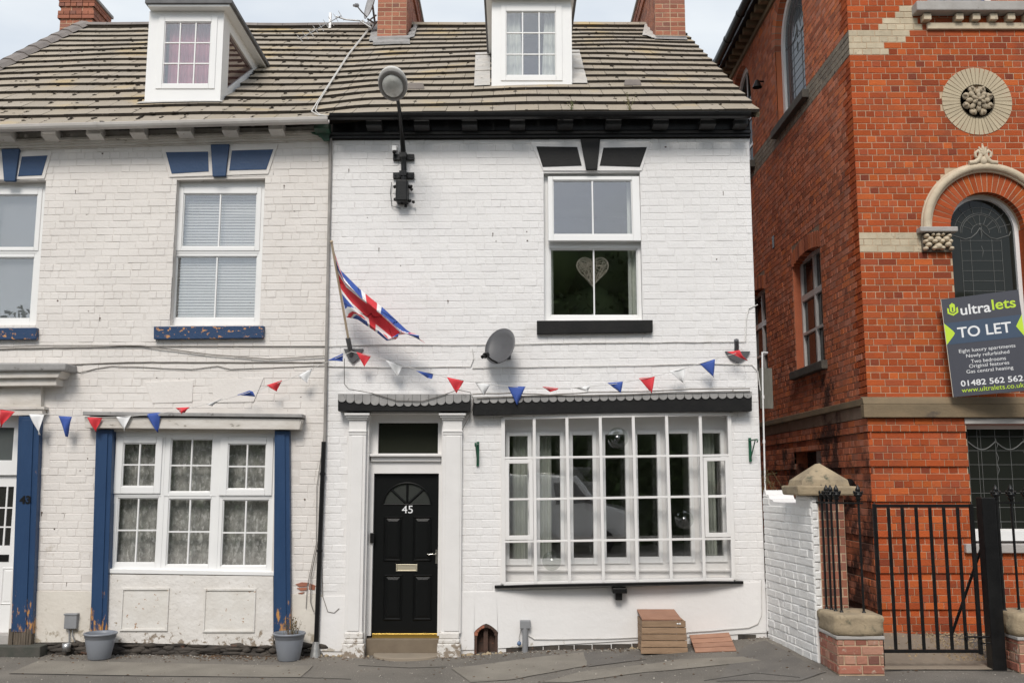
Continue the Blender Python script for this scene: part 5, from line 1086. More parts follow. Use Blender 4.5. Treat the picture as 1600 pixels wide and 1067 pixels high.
for hh, gm_ in ((W1h, None), (W2h, None)):
    cx = (hh[0] + hh[1]) / 2; cz = hh[3] - r1
    wn_ = leadwin(RBH, FS, cx, cz, r1, hh[2], .10, .11, UP, hh is W1h, glass('grey_obscured_pane', .12, .5, .08, opaque=(.09, .10, .11)) if hh is W1h else None)
    arch_ring(FS, cx, cz, r1 - .004, r1 + .21, 0, math.pi, 24, SB, ws, .004)
    b = B(); fbox(b, FS, hh[0] - .12, hh[1] + .12, -.15, .10, hh[2] - .13, hh[2]); obj('sill', b, mat('black_stone_sill', (.05, .045, .04), (.09, .08, .065), 5, .8, 1, 30), wn_, bevel=.01)
    if hh is W2h:
        b = B(); fbox(b, FS, cx - .02, cx + .02, -.2, -.13, hh[2], hh[3] - .05); fbox(b, FS, hh[0] + .05, hh[1] - .05, -.2, -.125, cz - .3, cz - .22); fbox(b, FS, hh[0] + .05, hh[1] - .05, -.2, -.127, hh[2] + .5, hh[2] + .56); obj('glazing_bar', b, UP, wn_)
for hh in (W3h, W4h):
    b = B(); fbox_h = []; y0, y1, z0, z1 = hh; ym = (y0 + y1) / 2; zm = z0 + (z1 - z0) * .64; zq = z0 + (z1 - z0) * .33
    body(b, Fr((XC + .11, 0, 0), (0, 1, 0), (-1, 0, 0)), y0, y1, z0, z1, [(y0 + .05, ym - .03, zm + .06, z1 - .06), (ym + .03, y1 - .05, zm + .06, z1 - .06), (y0 + .05, ym - .03, z0 + .05, zq - .02), (ym + .03, y1 - .05, z0 + .05, zq - .02), (y0 + .05, ym - .03, zq + .02, zm - .03), (ym + .03, y1 - .05, zq + .02, zm - .03)], .07)
    wn_ = obj('window', b, mat('grey_white_upvc', (.62, .61, .60), (.55, .54, .52), 3, .35) if hh is W3h else bpy.data.materials['grey_white_upvc'], RBH, bevel=.004)
    b = B(); b.box(XC + .15, XC + .156, y0 + .04, y1 - .04, z0 + .04, z1 - .04); obj('pane', b, glass('side_dark_pane', .12, .6, .02, opaque=(.02, .022, .022)) if hh is W3h else bpy.data.materials['side_dark_pane'], wn_)
    b = B(); fbox(b, FS, y0 - .12, y1 + .12, -.12, .09, z0 - .12, z0); obj('sill', b, bpy.data.materials['black_stone_sill'], wn_, bevel=.01)
    n_ = 13
    for k in range(n_):
        t = (k + .5) / n_ - .5; b = B(); cx = ym + t * (y1 - y0 + .1); rise = .10 * (1 - (2 * t) ** 2) - .10; w_ = (y1 - y0 + .1) / n_ / 2 - .004
        b.hexa([FS.T(cx - w_, .006, z1 + rise), FS.T(cx + w_, .006, z1 + rise), FS.T(cx + w_, -.11, z1 + rise), FS.T(cx - w_, -.11, z1 + rise), FS.T(cx - w_ + t * .02, .006, z1 + rise + .225), FS.T(cx + w_ + t * .02, .006, z1 + rise + .225), FS.T(cx + w_ + t * .02, -.01, z1 + rise + .225), FS.T(cx - w_ + t * .02, -.01, z1 + rise + .225)]); obj('brick', b, SB, ws)
y0, y1, z0, z1 = W5h; b = B(); body(b, Fr((XC + .14, 0, 0), (0, 1, 0), (-1, 0, 0)), y0, y0 + .75, z0, z1, [(y0 + .22, y0 + .62, z0, z1 - .12)], .06); wn_ = obj('window', b, bpy.data.materials['grey_white_upvc'], RBH); obj('pane', B().box(XC + .18, XC + .19, y0, y1, z0, z1), bpy.data.materials['side_dark_pane'], wn_)
# lower front window
yl = yF + .13; lw_ = R4((1517, 672, 1700, 828), yl); b = B(); body(b, Fr((0, yl, 0), (1, 0, 0), (0, -1, 0)), hL[0] - .005, hL[1] + .005, hL[2], hL[3], [(hL[0] + .045, hL[1] - .06, P(0, 826, yl).z, hL[3] - .05)], .07)
wl = obj('window', b, WT, RBH); ib = (hL[0] + .03, hL[1] - .05, P(0, 828, yl).z, hL[3] - .04); obj('pane', B().box(ib[0], ib[1], yl + .03, yl + .036, ib[2], ib[3]), bpy.data.materials['leaded_dark_pane'], wl)
b = B(); dy = yl + .026; xx = ib[0] + .06
for x_ in (.0, .12, .16, .34, .52, .70, .86): b.tube([(xx + x_, dy, ib[2]), (xx + x_, dy, ib[3])], .0032, 4)
for z_ in lin(ib[2] + .1, ib[3] - .1, 6): b.tube([(xx, dy, z_), (ib[1], dy, z_)], .003, 4)
for k in range(3):
    cx = xx + .34 * k + .0; b.tube([(cx + .34 * t, dy - .002, ib[3] - .16 - .10 * math.sin(math.pi * t)) for t in lin(0, 1, 8)], .008, 5); 
    for dz in (.0, -.16, -.3): b.tube([(cx + .34 + ax, dy - .002, ib[3] - .2 + dz + az) for ax, az in ((0, .08), (.025, 0), (0, -.08), (-.025, 0), (0, .08))], .005, 4)
obj('lead_cames', b, LEADC, wl)
q = R4((1505, 828, 1600, 849), yF); b = B(); fbox(b, FB, hL[0] + .0, hL[1], -.125, -.02, P(0, 845, yF).z, P(0, 829, yF).z); obj('sill', b, UP, wl, bevel=.005); b = B(); fbox(b, FB, Q(1504, 850).x, hL[1] + .08, -.12, .09, Q(0, 863).z, Q(0, 849).z); obj('stone_sill', b, GST, wl, bevel=.01)
b = B(); fbox(b, FB, hL[0] - .02, XE, -.12, .045, Q(0, 662.5).z, zBs - .002); obj('timber_lintel', b, GST, RBH, bevel=.005)
for k in range(3): q = R4((1575, 850 - k * 10, 1600, 859 - k * 10), .6)
# top window slab with dentils
b = B(); fbox(b, FB, Q(1424, 15).x, XE, -.02, .17, Q(0, 26).z, Q(0, 11).z); slab = obj('sill', b, GST, RBH, bevel=.015)
for k in range(9): x_ = Q(1438 + 30 * k if k else 1438, 32).x if False else Q([1438, 1488, 1514, 1541, 1568, 1595, 1622, 1649, 1676][k], 32).x; b = B(); fbox(b, FB, x_, x_ + .10, -.01, .11, Q(0, 37).z, Q(0, 27).z); obj('dentil', b, CST, slab, bevel=.01)
b = B(); fbox(b, FB, Q(1447, 40).x, XE, -.01, .045, Q(0, 48).z, Q(0, 38).z); obj('moulded_ledge', b, CST, slab, bevel=.01)
b = B(); body(b, Fr((0, yF + .12, 0), (1, 0, 0), (0, -1, 0)), hT[0], hT[1], hT[2] - .1, hT[3], [(hT[0] + .01, hT[1] - .07, hT[2] + .02, hT[3] - .06)], .06); wt_ = obj('window', b, UP, RBH)
stg = bpy.data.materials.new('stained_glass'); stg.use_nodes = True; t = stg.node_tree; pz = t.nodes['Principled BSDF']; g_ = t.nodes.new('ShaderNodeNewGeometry'); vo = t.nodes.new('ShaderNodeTexVoronoi'); vo.inputs['Scale'].default_value = 9; t.links.new(g_.outputs['Position'], vo.inputs[0]); rr = t.nodes.new('ShaderNodeValToRGB'); t.links.new(vo.outputs['Color'], rr.inputs[0]); e = rr.color_ramp.elements; rr.color_ramp.interpolation = 'CONSTANT'; e[0].color = (.22, .22, .26, 1); e[1].position = .75; e[1].color = (.05, .07, .2, 1); n_ = e.new(.5); n_.color = (.3, .26, .28, 1); t.links.new(rr.outputs[0], pz.inputs['Base Color']); pz.inputs['Roughness'].default_value = .15
obj('pane', B().box(hT[0] + .005, hT[1] - .06, yF + .15, yF + .156, hT[2], hT[3] - .05), stg, wt_)
b = B(); [b.tube([(x_, yF + .147, hT[2]), (x_, yF + .147, hT[3] - .06)], .006, 4) for x_ in lin(hT[0] + .05, hT[1] - .12, 6)]; obj('lead_cames', b, LEADC, wt_)
# rosette
ros = B(); n = 44
arch_ring(FB, rosc.x, rosc.z, .215, .45, -math.pi / 2, 3 * math.pi / 2, 44, mat('smooth_cream_gault', (.50, .42, .29), (.43, .36, .25), 5, .85, .6, 50, rv=.05), wf, .012, 'brick')
b = B(); b.lathe([(0, .0), (.217, .0), (.217, .03)], (rosc.x, yF - .0, rosc.z), 32, 0, Matrix.Rotation(R(90), 3, 'X')); rdk = obj('rosette_recess', b, mat('rosette_dark_back', (.03, .025, .02), (.06, .05, .04), 8, .95), wf)  # near-black disc that shows in the gaps between the petals
b = B()
def rb(a, d, r_, y=.05): b.blob((rosc.x + d * math.cos(R(a)), yF - y, rosc.z + d * math.sin(R(a))), (r_, .035, r_), 0, a, .25)
def petal(ang, d, ln, wd_, y=.04, tk=.03):
    t = B(); t.blob((0, 0, 0), (ln, tk, wd_), 0, ang, .22); c_, s_ = math.cos(R(ang)), math.sin(R(ang))
    b.add([(rosc.x + c_ * (d + p[0]) - s_ * p[2], yF - y + p[1], rosc.z + s_ * (d + p[0]) + c_ * p[2]) for p in t.v], t.f, 0, True)
for k in range(8): petal(k * 45 + 22, .158, .046, .052, .02); petal(k * 45 + 22, .175, .026, .016, .045)
for k in range(8): petal(k * 45, .108, .048, .034, .04)
for k in range(6): petal(k * 60 + 30, .052, .044, .027, .06)
petal(0, 0, .026, .026, .085)
obj('carved_rosette', b, mat('rosette_stone', (.46, .38, .27), (.30, .25, .18), 9, .85, 1.2, 40, c3=(.1, .08, .06), t3=.6, s3=14), rdk)
# eaves along the side
b = B(); b.tube([(3.99, y, TOP + .02) for y in (-.2, 4, 8, 13.4)], .075, 12); gtr = obj('side_gutter', b, IRON, RBH)
for k in range(13): b = B(); b.tube([(3.99, .4 + k, TOP + .02), (3.99, .44 + k, TOP + .02)], .085, 12); obj('gutter_joint', b, IRON, gtr)
b = B(); b.box(4.08, XC + .0, -.1, YEND, TOP - .02, TOP + .1); obj('eaves_soffit', b, BK, RBH)
for k in range(44): b = B(); b.box(4.14, XC - .002, .34 + k * .28, .46 + k * .28, TOP - .13, TOP - .022); obj('eaves_bracket', b, SST, RBH, bevel=.01)
b = B(); fbox(b, FS, yF - .03, YEND, -.01, .045, TOP - .22, TOP - .132); obj('eaves_course', b, SST, RBH)
for (u, v, yy) in ((1183, 132, 0),):
    c = PX(u, v, XC - .12); b = B(); b.tube([c + Vector((.12, 0, .05)), c + Vector((.0, 0, .05))], .015, 6); b.lathe([(.03, .07), (.06, 0), (.085, -.06)], c, 12); props(obj('wall_spotlight', b, BK), 'small black spotlight high on the brick side wall between arched windows', 'spotlight')
c = PX(1322, 758, XC - .15); b = B(); b.tube([c + Vector((.15, 0, .0)), c], .02, 6); b.lathe([(.035, .10), (.07, .05), (.08, -.05), (.05, -.09)], c, 14, 0, Matrix.Rotation(R(60), 3, 'Y')); props(obj('wall_lamp', b, BK), 'black floodlight on the brick side wall behind the stone capped pier', 'lamp')
c = PX(1209, 378, XC); b = B(); fbox(b, FS, c.y - .06, c.y + .06, -.05, .012, c.z - .1, c.z + .1); obj('vent_brick', b, BK, ws)

# ------------------------------------------------------------------ TO LET board
pTL, pBL = P(1474.5, 467, .13), P(1485.5, 621, .13); pTR, pBR = P(1597.5, 452.5, -.24), P(1606.5, 609.5, -.24)
ux = ((pTR - pTL) + (pBR - pBL)) / 2; Wb = ux.length; ux.normalize(); uz = ((pTL - pBL) + (pTR - pBR)).normalized(); uy = uz.cross(ux).normalized(); uz = ux.cross(uy).normalized(); Hb = ((pTL - pBL).length + (pTR - pBR).length) / 2
ctr = (pTL + pBL + pTR + pBR) / 4
sg = thing('to_let_board', 'charcoal TO LET board with white and lime lettering, fixed to the red brick building', 'sign', ctr)
E = Matrix((ux, uy, uz)).transposed()
def SW(fx_, fz2, d=0): return ctr + ux * (fx_ - .5) * Wb + uz * (.5 - fz2) * Hb - uy * d
def sposter(name, pts, d0_, d1_, m): 
    b = B(); A = [SW(x, z, d1_) for x, z in pts]; C_ = [SW(x, z, d0_) for x, z in pts]; n = len(pts)
    b.add(A + C_, [tuple(range(n)), tuple(range(2 * n - 1, n - 1, -1))] + [(i, (i + 1) % n, n + (i + 1) % n, n + i) for i in range(n)]); return obj(name, b, m, sg)
sposter('board', [(0, 1), (1, 1), (1, 0), (0, 0)], -.008, 0, SGD); sposter('board_edge', [(-.006, 1), (0, 1), (0, 0), (-.006, 0)], -.01, .003, CORR)
sposter('blue_band', [(0, .47), (1, .47), (1, .25), (0, .25)], .0005, .0015, SGB)
sposter('lime_arrow', [(0, .47), (0, .25), (.105, .335), (.125, .36), (.105, .385)], .002, .003, SGG); sposter('lime_arrow', [(1, .25), (1, .47), (.93, .385), (.91, .36), (.93, .335)], .002, .003, SGG)
hexp = lambda cx, cz, r_: [(cx + r_ * math.sin(R(60 * k)), cz - r_ * 1.0 * math.cos(R(60 * k)) * Wb / Hb * 1.0) for k in range(6)]
def ringpoly(cx, cz, r0_, r1_, ks):
    for k in ks:
        o1, o2 = hexp(cx, cz, r1_)[k], hexp(cx, cz, r1_)[(k + 1) % 6]; i1, i2 = hexp(cx, cz, r0_)[k], hexp(cx, cz, r0_)[(k + 1) % 6]; sposter('logo', [o1, o2, i2, i1], .001, .002, SGG)
ringpoly(.135, .125, .055, .082, (1, 2, 3, 4)); sposter('logo', [(.10, .07), (.135, .05), (.17, .07), (.17, .135), (.135, .155), (.10, .135)], .001, .0022, SGG); sposter('logo', [(.127, .095), (.143, .095), (.143, .14), (.127, .14)], .0025, .003, SGD)
def stext(s, cx, cz, w_, h_, m, off=.0, sp=1): 
    o = text('lettering', s, .1, SW(cx, cz, .002), m, sg, fit=(w_ * Wb, h_ * Hb), off=off, rot=E.to_euler(), ext=.0006, space=sp)
def font_rot(): pass
# glyphs lie in the local xy plane: rotate so that local y is up the board and local z faces out
E = Matrix((ux, uz, -uy)).transposed()
stext('ultra', .43, .135, .39, .105, SGW, .0014); stext('lets', .795, .12, .30, .105, SGG, .0014)
stext('TO LET', .505, .36, .69, .108, SGW, .0014)
for s, cz, w_, h_ in (('Eight luxury apartments', .553, .72, .046), ('Newly refurbished', .607, .55, .046), ('Two bedrooms', .661, .445, .036), ('Original features', .713, .51, .046), ('Gas central heating', .765, .595, .046)): stext(s, .507, cz, w_, h_, SGW, .0)
stext('01482 562 562', .512, .873, .79, .058, SGW, .0014); stext('www.ultralets.co.uk', .512, .94, .79, .047, SGG, 0)
b = B(); b.tube([SW(.2, .3, -.009), Vector((SW(.2, .3).x, yF, SW(.2, .3).z))], .02, 6); b.tube([SW(.9, .75, -.009), Vector((SW(.9, .75).x, yF, SW(.9, .75).z))], .02, 6); obj('fixing_batten', b, OLDW, sg)

# ------------------------------------------------------------------ white garden wall, piers, gate, railings
gw0, gw1 = Vector((XR + .01, -.02, 0)), Vector((3.08, -1.41, 0)); ex = (gw1 - gw0).normalized(); nrm = Vector((ex.y, -ex.x, 0)); Lw = (gw1 - gw0).length
GWt = thing('garden_wall', 'white painted brick garden wall with a pyramid stone cap on its end pier, beside the gate', 'wall', (gw0 + gw1) / 2)
FW = Fr(gw0, ex, nrm); pl0 = Lw - .42; zw, zp = P(0, 783, -.1).z, 1.73
b = B()
def fprism(b, pts, d0_, d1_, fr): n = len(pts); b.add([fr.T(x, d0_, z) for x, z in pts] + [fr.T(x, d1_, z) for x, z in pts], [tuple(range(n)), tuple(range(2 * n - 1, n - 1, -1))] + [(i, (i + 1) % n, n + (i + 1) % n, n + i) for i in range(n)])
topl = [(0, zw + .13), (.06, zw + .125), (.10, zw + .08), (.16, zw + .075), (.2, zw + .03), (.28, zw + .02), (.33, zw), (pl0, zw - .005)]
fprism(b, [(0, -.2), (pl0, -.2)] + topl[::-1], -.003, -.3, FW); wv = obj('wall', b, W45M, GWt)
b = B(); fbox(b, FW, pl0, Lw - .004, -.345, -.003, -.2, zp); pg_ = obj('pier', b, W45M, GWt); b = B(); fbox(b, FW, Lw - .004, Lw + .0005, -.345, -.07, -.2, zp); obj('pier_face', b, RBM, pg_)
WR = mat('thick_white_brick_paint', (.76, .755, .745), (.72, .71, .69), 3, .6, 2.2, 26, rv=.02, c3=(.5, .48, .44), t3=.7, s3=8)
bricks(FW, 0, Lw, -.1, zp, [WR], wv, course=.0855, L=.22, gap=.007, gapx=.003, n_ind=300, proud=(.003, .012), ch=.008, bond='garden', seed=31, rough_len=.15, skip=lambda x, z: x < pl0 and z > (zw - .02 if x > .25 else zw + .1))
fcor = FW.T(Lw, 0, 0); FWf = Fr(fcor, (-nrm), ex)
bricks(FWf, 0, .07, .55, zp, [WR], wv, course=.0855, L=.22, gap=.012, n_ind=300, proud=(.004, .016), ch=.006, seed=32); bricks(FWf, .07, .345, .55, zp, [CHB], wv, course=.0855, L=.22, gap=.01, n_ind=300, proud=(.002, .008), ch=.003, seed=33)
cc = FW.T((pl0 + Lw) / 2, -.17, 0); cz0 = zp + .005; b = B()
def sq(h, z): return [(cc.x + a * h, cc.y + c_ * h, z + rnd.uniform(-.008, .008)) for a, c_ in ((-1, -1), (1, -1), (1, 1), (-1, 1))]
b.hexa(sq(.30, cz0) + sq(.31, cz0 + .10)); cps = obj('capstone_slab', b, STN, GWt, bevel=.02)
b = B(); A = sq(.25, cz0 + .095); C_ = sq(.235, cz0 + .16); D = sq(.02, cz0 + .33); b.add(A + C_ + D, [(k, (k + 1) % 4, 4 + (k + 1) % 4, 4 + k) for k in range(4)] + [(4 + k, 4 + (k + 1) % 4, 8 + (k + 1) % 4, 8 + k) for k in range(4)] + [(8, 9, 10, 11), (3, 2, 1, 0)]); obj('capstone_pyramid', b, STN, GWt, bevel=.008)

def low_pier(x0, x1, y0, y1, zs, zt, label, seed):
    t = thing('gate_pier', label, 'pier', ((x0 + x1) / 2, (y0 + y1) / 2, 0), 'low brick gate piers with stone tops')
    b = B(); b.box(x0 + .006, x1 - .006, y0 + .006, y1, -.1, zs - .02); core = obj('brick_base', b, RBM, t)
    for fr, l in ((Fr((x0, y0, 0), (1, 0, 0), (0, -1, 0)), x1 - x0), (Fr((x0, y1, 0), (0, -1, 0), (-1, 0, 0)), y1 - y0)):
        zz = g0(x0) - .04; bricks(fr, 0, l, zz, zs - .03, [bpy.data.materials.get('worn_pier_brick') or mat('worn_pier_brick', (.33, .13, .085), (.24, .10, .07), 8, .9, 2, 30, rv=.2, c3=(.45, .36, .28), t3=.58, s3=9, soft3=.08, hue=[(0, (.28, .10, .07)), (.4, (.38, .15, .10)), (.75, (.40, .24, .17)), (1, (.16, .07, .055))])], core, course=.088, gap=.012, proud=(.0, .006), ch=.005, seed=seed)
    b = B(); r = random.Random(seed); nx_, ny_, nz_ = 6, 6, 3
    obj('mortar_bed', B().box(x0 - .012, x1 + .01, y0 - .012, y1, zs - .028, zs + .002), GST, t, bevel=.006)
    bm = bmesh.new(); bmesh.ops.create_cube(bm, size=1); bmesh.ops.subdivide_edges(bm, edges=bm.edges[:], cuts=5, use_grid_fill=True)
    for v in bm.verts:
        c = v.co.copy(); e = sum(1 for q in c if abs(q) > .49)
        n_ = noise.noise(c * 2.5 + Vector((seed, 0, 0))); c *= (1 - (.035 if e >= 2 else 0) - (.03 if e == 3 else 0)); c += c.normalized() * n_ * .05
        v.co = Vector((x0 - .015 + (c.x + .5) * (x1 - x0 + .03), y0 - .015 + (c.y + .5) * (y1 - y0 + .02), zs + (c.z + .5) * (zt - zs)))
    b.add([v.co for v in bm.verts], [tuple(v.index for v in f.verts) for f in bm.faces], 0, True); bm.free(); obj('stone_top', b, STN, t, bevel=.0); return t
low_pier(3.10, 3.54, -1.97, -1.42, .42, .615, 'low brick pier with a rough stone block on top, left of the black gate', 3)
low_pier(4.86, 5.5, -1.9, -1.42, .40, .62, 'low brick pier with stone top, at the right edge behind the thick gate post', 5)
def finial(b, c, k=1):
    b.lathe([(.014 * k, 0), (.014 * k, .02), (.026 * k, .03), (.016 * k, .045), (.03 * k, .06), (.034 * k, .075), (.018 * k, .092), (.012 * k, .10), (.022 * k, .115), (.016 * k, .135), (.004 * k, .165), (0, .175)], c, 8)
    for a in range(4): t = R(a * 90 + 45); b.blob((c[0] + .032 * k * math.cos(t), c[1] + .032 * k * math.sin(t), c[2] + .095), (.012, .012, .02), 0, a, .2, 1)
yG = -1.7; zt_ = P(0, 787, yG).z; zb_ = P(0, 1020, yG).z
gt = thing('metal_gate', 'black metal gate of plain vertical bars hung between the low piers', 'gate', (P(1450, 1000, yG).x, yG, zb_))
gx0, gx1 = P(1366, 789, yG).x, P(1517, 786, yG).x
b = B(); b.box(gx0 - .018, gx0 + .018, yG - .018, yG + .018, zb_ - .12, zt_ + .0); obj('stile', b, IRON, gt, bevel=.003); b = B(); b.box(gx1 - .018, gx1 + .018, yG - .018, yG + .018, zb_ - .01, zt_); obj('stile', b, IRON, gt, bevel=.003)
for z in (zt_ - .02, zb_ + .02): obj('rail', B().box(gx0 + .019, gx1 - .019, yG - .014, yG + .014, z - .016, z + .016), IRON, gt, bevel=.003)
for k in range(1, 7): x = gx0 + (gx1 - gx0) * k / 7; obj('bar', B().box(x - .0145, x + .0145, yG - .0105, yG + .0105, zb_ + .037, zt_ - .037), IRON, gt, bevel=.002)
b = B(); b.tube([(gx1 - .16, yG - .03, zb_ + .16), (gx1 + .08, yG - .03, zb_ + .16)], .01, 6); b.tube([(gx1 - .14, yG - .03, zb_ + .13), (gx1 - .14, yG - .03, zb_ + .2)], .012, 6); b.tube([(gx1 + .0, yG - .03, zb_ + .10), (gx1 + .11, yG - .03, zb_ + .10), (gx1 + .11, yG - .03, zb_ + .15)], .008, 6); obj('latch', b, IRON, gt)
xp0, xp1 = P(1529.5, 777, yG).x, P(1550.5, 777, yG).x
gp = thing('gate_post', 'thick square black metal gate post right of the gate', 'post', ((xp0 + xp1) / 2, yG, 0)); obj('post', B().box(xp0, xp1, yG - .06, yG + .07, 0, P(0, 777, yG).z), IRON, gp, bevel=.006)
b = B(); b.tube([(xp0 + .05, yG + .10, 1.25), (xp0 - .20, yG + .35, .35)], .016, 6); obj('brace', b, IRON, gp)
def railing(label, pts, fin=True, rail=True, base=.6):
    t = thing('railing', label, 'railing', (pts[0][0], pts[0][1], base), 'spiked railings on the low piers'); zt2 = zt_ + .01
    for (x, y, r_, zb2) in pts:
        b = B(); b.tube([(x, y, zb2), (x, y, zt2 + .03)], r_, 8); b.lathe([(r_ * 1.9, -.005), (r_ * 1.6, .02), (r_, .03)], (x, y, zb2), 8); obj('bar', b, IRON, t)
        if fin: b = B(); finial(b, (x, y, zt2 + .01), 1.3); obj('finial', b, IRON, t)
    b = B(); e = Vector((pts[-1][0] - pts[-2][0], pts[-1][1] - pts[-2][1], 0)).normalized() * .04
    P_ = [Vector((p[0], p[1], zt2)) for p in pts]; P_ = [P_[0] - (P_[1] - P_[0]).normalized() * .08] + P_ + [P_[-1] + e]
    for a, c in zip(P_, P_[1:]): 
        d = (c - a).normalized(); n_ = Vector((-d.y, d.x, 0)) * .02; u_ = Vector((0, 0, .008)); b.hexa([a - n_ - u_, c - n_ - u_, c + n_ - u_, a + n_ - u_, a - n_ + u_, c - n_ + u_, c + n_ + u_, a + n_ + u_])
    obj('rail', b, IRON, t); return t
railing('black spiked railing of five bars on the left stone block beside the white wall', [(P(1287.5, 860, -1.46).x, -1.46, .012, .60), (P(1295, 860, -1.53).x, -1.53, .012, .60), (P(1301.5, 860, -1.64).x, -1.64, .012, .60), (P(1310.5, 860, -1.73).x, -1.73, .012, .60), (P(1345, 860, -1.78).x, -1.78, .012, .60)])
xr = P(1565, 860, -1.6).x; x2 = P(1584, 860, -1.6).x
railing('black spiked railing on the right stone block at the photo edge', [(xr - .03, -1.62, .022, .60), (x2, -1.62, .013, .60), (x2 + .15, -1.62, .013, .60), (x2 + .3, -1.62, .013, .60)])
b = B(); q = PX(1194, 575, 3.02); b.box(2.98, 3.135, .10, .13, P(0, 638, .1).z, P(0, 575, .1).z); props(obj('timber_board', b, GRW), 'weathered grey timber board at the right corner of the white house', 'board')

# ------------------------------------------------------------------ street lamp, flag, bunting, dishes, cables
lm = thing('street_lamp', 'black wall mounted street lamp with an oval head, left of the white house upstairs window', 'street lamp', P(630, 260, 0))
b = B(); b.tube([P(631, 300, -.10), P(631, 262, -.10), P(630, 235, -.11), P(627.5, 205, -.28), P(624, 172, -.62), P(621, 153, -.88)], [.034, .034, .032, .026, .022, .02], 10); obj('arm', b, IRON, lm)
for v in (245.5, 274):
    q = R4((614, v - 4.5, 647, v + 4.5), -.05); b = B(); b.box(q[0], q[1], -.05, -.0, q[2], q[3]); b.box(q[0] + .085, q[1] - .085, -.14, -.05, q[2] + .005, q[3] - .005)
    for x in (q[0] + .03, q[1] - .03): b.tube([(x, -.05, (q[2] + q[3]) / 2), (x, -.062, (q[2] + q[3]) / 2)], .01, 6)
    obj('wall_bracket', b, IRON, lm, bevel=.004)
q = R4((619, 283, 638, 317), -.1); b = B(); b.box(q[0], q[1], -.17, -.0, q[2], q[3]); obj('control_box', b, IRON, lm, bevel=.02)
b = B()
for (u, v, r_) in ((617, 292, .022), (641, 292, .026), (643, 296, .02), (618, 312, .024), (640, 314, .024), (646, 316, .02), (634, 322, .02), (628, 318, .016)): b.blob(P(u, v, -.08), r_, 0, u, .4)
b.tube([P(612, 285, -.03), P(610, 300, -.03), P(612, 322, -.03), P(626, 326, -.05)], .004, 5); obj('box_fittings', b, IRON, lm)
hc = P(614, 131, -1.05); M_ = Matrix.Rotation(R(-33), 3, 'X'); b = B()
pf = [(0, .085), (.08, .08), (.13, .06), (.16, .025), (.168, 0), (.165, -.02), (.15, -.026)]
b.lathe(pf, hc, 28, 0, M_ @ Matrix.Diagonal((1, 1.35, 1)).to_3x3()); hd_ = obj('lamp_head', b, mat('pale_lamp_shell', (.66, .65, .62), (.50, .49, .46), 6, .45, .3, 30), lm)
b = B(); b.lathe([(.15, -.026), (.162, -.04), (.155, -.05), (.125, -.055), (.12, -.045)], hc, 28, 0, M_ @ Matrix.Diagonal((1, 1.3, 1)).to_3x3()); obj('lamp_rim', b, mat('grey_lamp_rim', (.24, .23, .22), None, 6, .5), lm)
b = B(); b.lathe([(.122, -.046), (.11, -.07), (.07, -.095), (0, -.105)], hc, 24, 0, M_ @ Matrix.Diagonal((1, 1.25, 1)).to_3x3()); obj('lamp_lens', b, mat('clouded_lens', (.62, .62, .58), (.42, .42, .39), 9, .15, .2, 30), lm)
b = B(); nk = P(621, 152, -.88); b.tube([nk, hc + Vector((.03, .12, -.02))], .03, 8); obj('lamp_neck', b, IRON, lm)
sc = thing('security_camera', 'tiny white security camera on the wall beside the street lamp bracket', 'camera', P(616, 236, 0)); b = B(); b.tube([P(616, 230, 0), P(616, 230, -.07)], .012, 6); obj('mount', b, UP, sc)
q = R4((612.5, 228, 620, 236), -.1); b = B(); b.box(q[0], q[1], -.12, -.03, q[2], q[3]); obj('body', b, UP, sc, bevel=.006); b = B(); b.blob(P(616, 238, -.1), (.022, .03, .03), 0, 1, .05); obj('lens', b, BK, sc)

# union flag on its pole
fl = thing('flag', 'union flag hanging limp from a slanting wooden pole on the front of the white house', 'flag', P(548, 560, 0))
pb, pt_ = P(547, 545, -.10), P(518, 378, -.62)
b = B(); b.tube([pb, pt_], .014, 8); b.blob(pt_, .02, 0, 1, .05); obj('pole', b, mat('pale_pole', (.52, .42, .30), (.42, .33, .23), 8, .6), fl)
b = B(); b.tube([P(549, 556, -.02), P(546, 540, -.12), P(543.5, 528, -.16)], .030, 8); obj('socket', b, PLG if False else DISH, fl)
b = B(); dz_ = [(P(u, v, -.02).x, P(u, v, -.02).z) for u, v in ((537, 545), (568, 545), (561, 560), (551, 568), (544, 560))]; b.prism(dz_, -.035, .0); obj('bracket_plate', b, DISH, fl, bevel=.004)
def ujack(s, t):      # s 0..1 across (2:1 cloth), t 0..1 down -> 0 blue 1 white 2 red
    x, y = (s - .5) * 60, (t - .5) * 30
    if abs(x) < 3 or abs(y) < 3: return 2
    if abs(x) < 5 or abs(y) < 5: return 1
    for sg_ in (1, -1):
        d = (x * .5 * sg_ - y) * .894
        if abs(d) < 3:
            up = (x * sg_ * 1 > 0)
            if (0 < d < 2 if up else -2 < d < 0) if sg_ == 1 else (0 < d < 2 if x > 0 else -2 < d < 0): return 2
            return 1
    return 0
NS, NT = 84, 48; V = []; Hh = lambda t: P(519.5 + 22 * t, 383 + 113 * t, -.60 + .30 * t)
top_c = [(519.5, 383), (531, 420), (560, 448), (600, 480), (636, 514), (669, 538)]; bot_c = [(541.5, 496), (560, 503), (575, 515), (590, 526), (601, 534), (612, 530)]
def crv(c, s): k = s * (len(c) - 1); i = min(int(k), len(c) - 2); f = k - i; return (c[i][0] * (1 - f) + c[i + 1][0] * f, c[i][1] * (1 - f) + c[i + 1][1] * f)
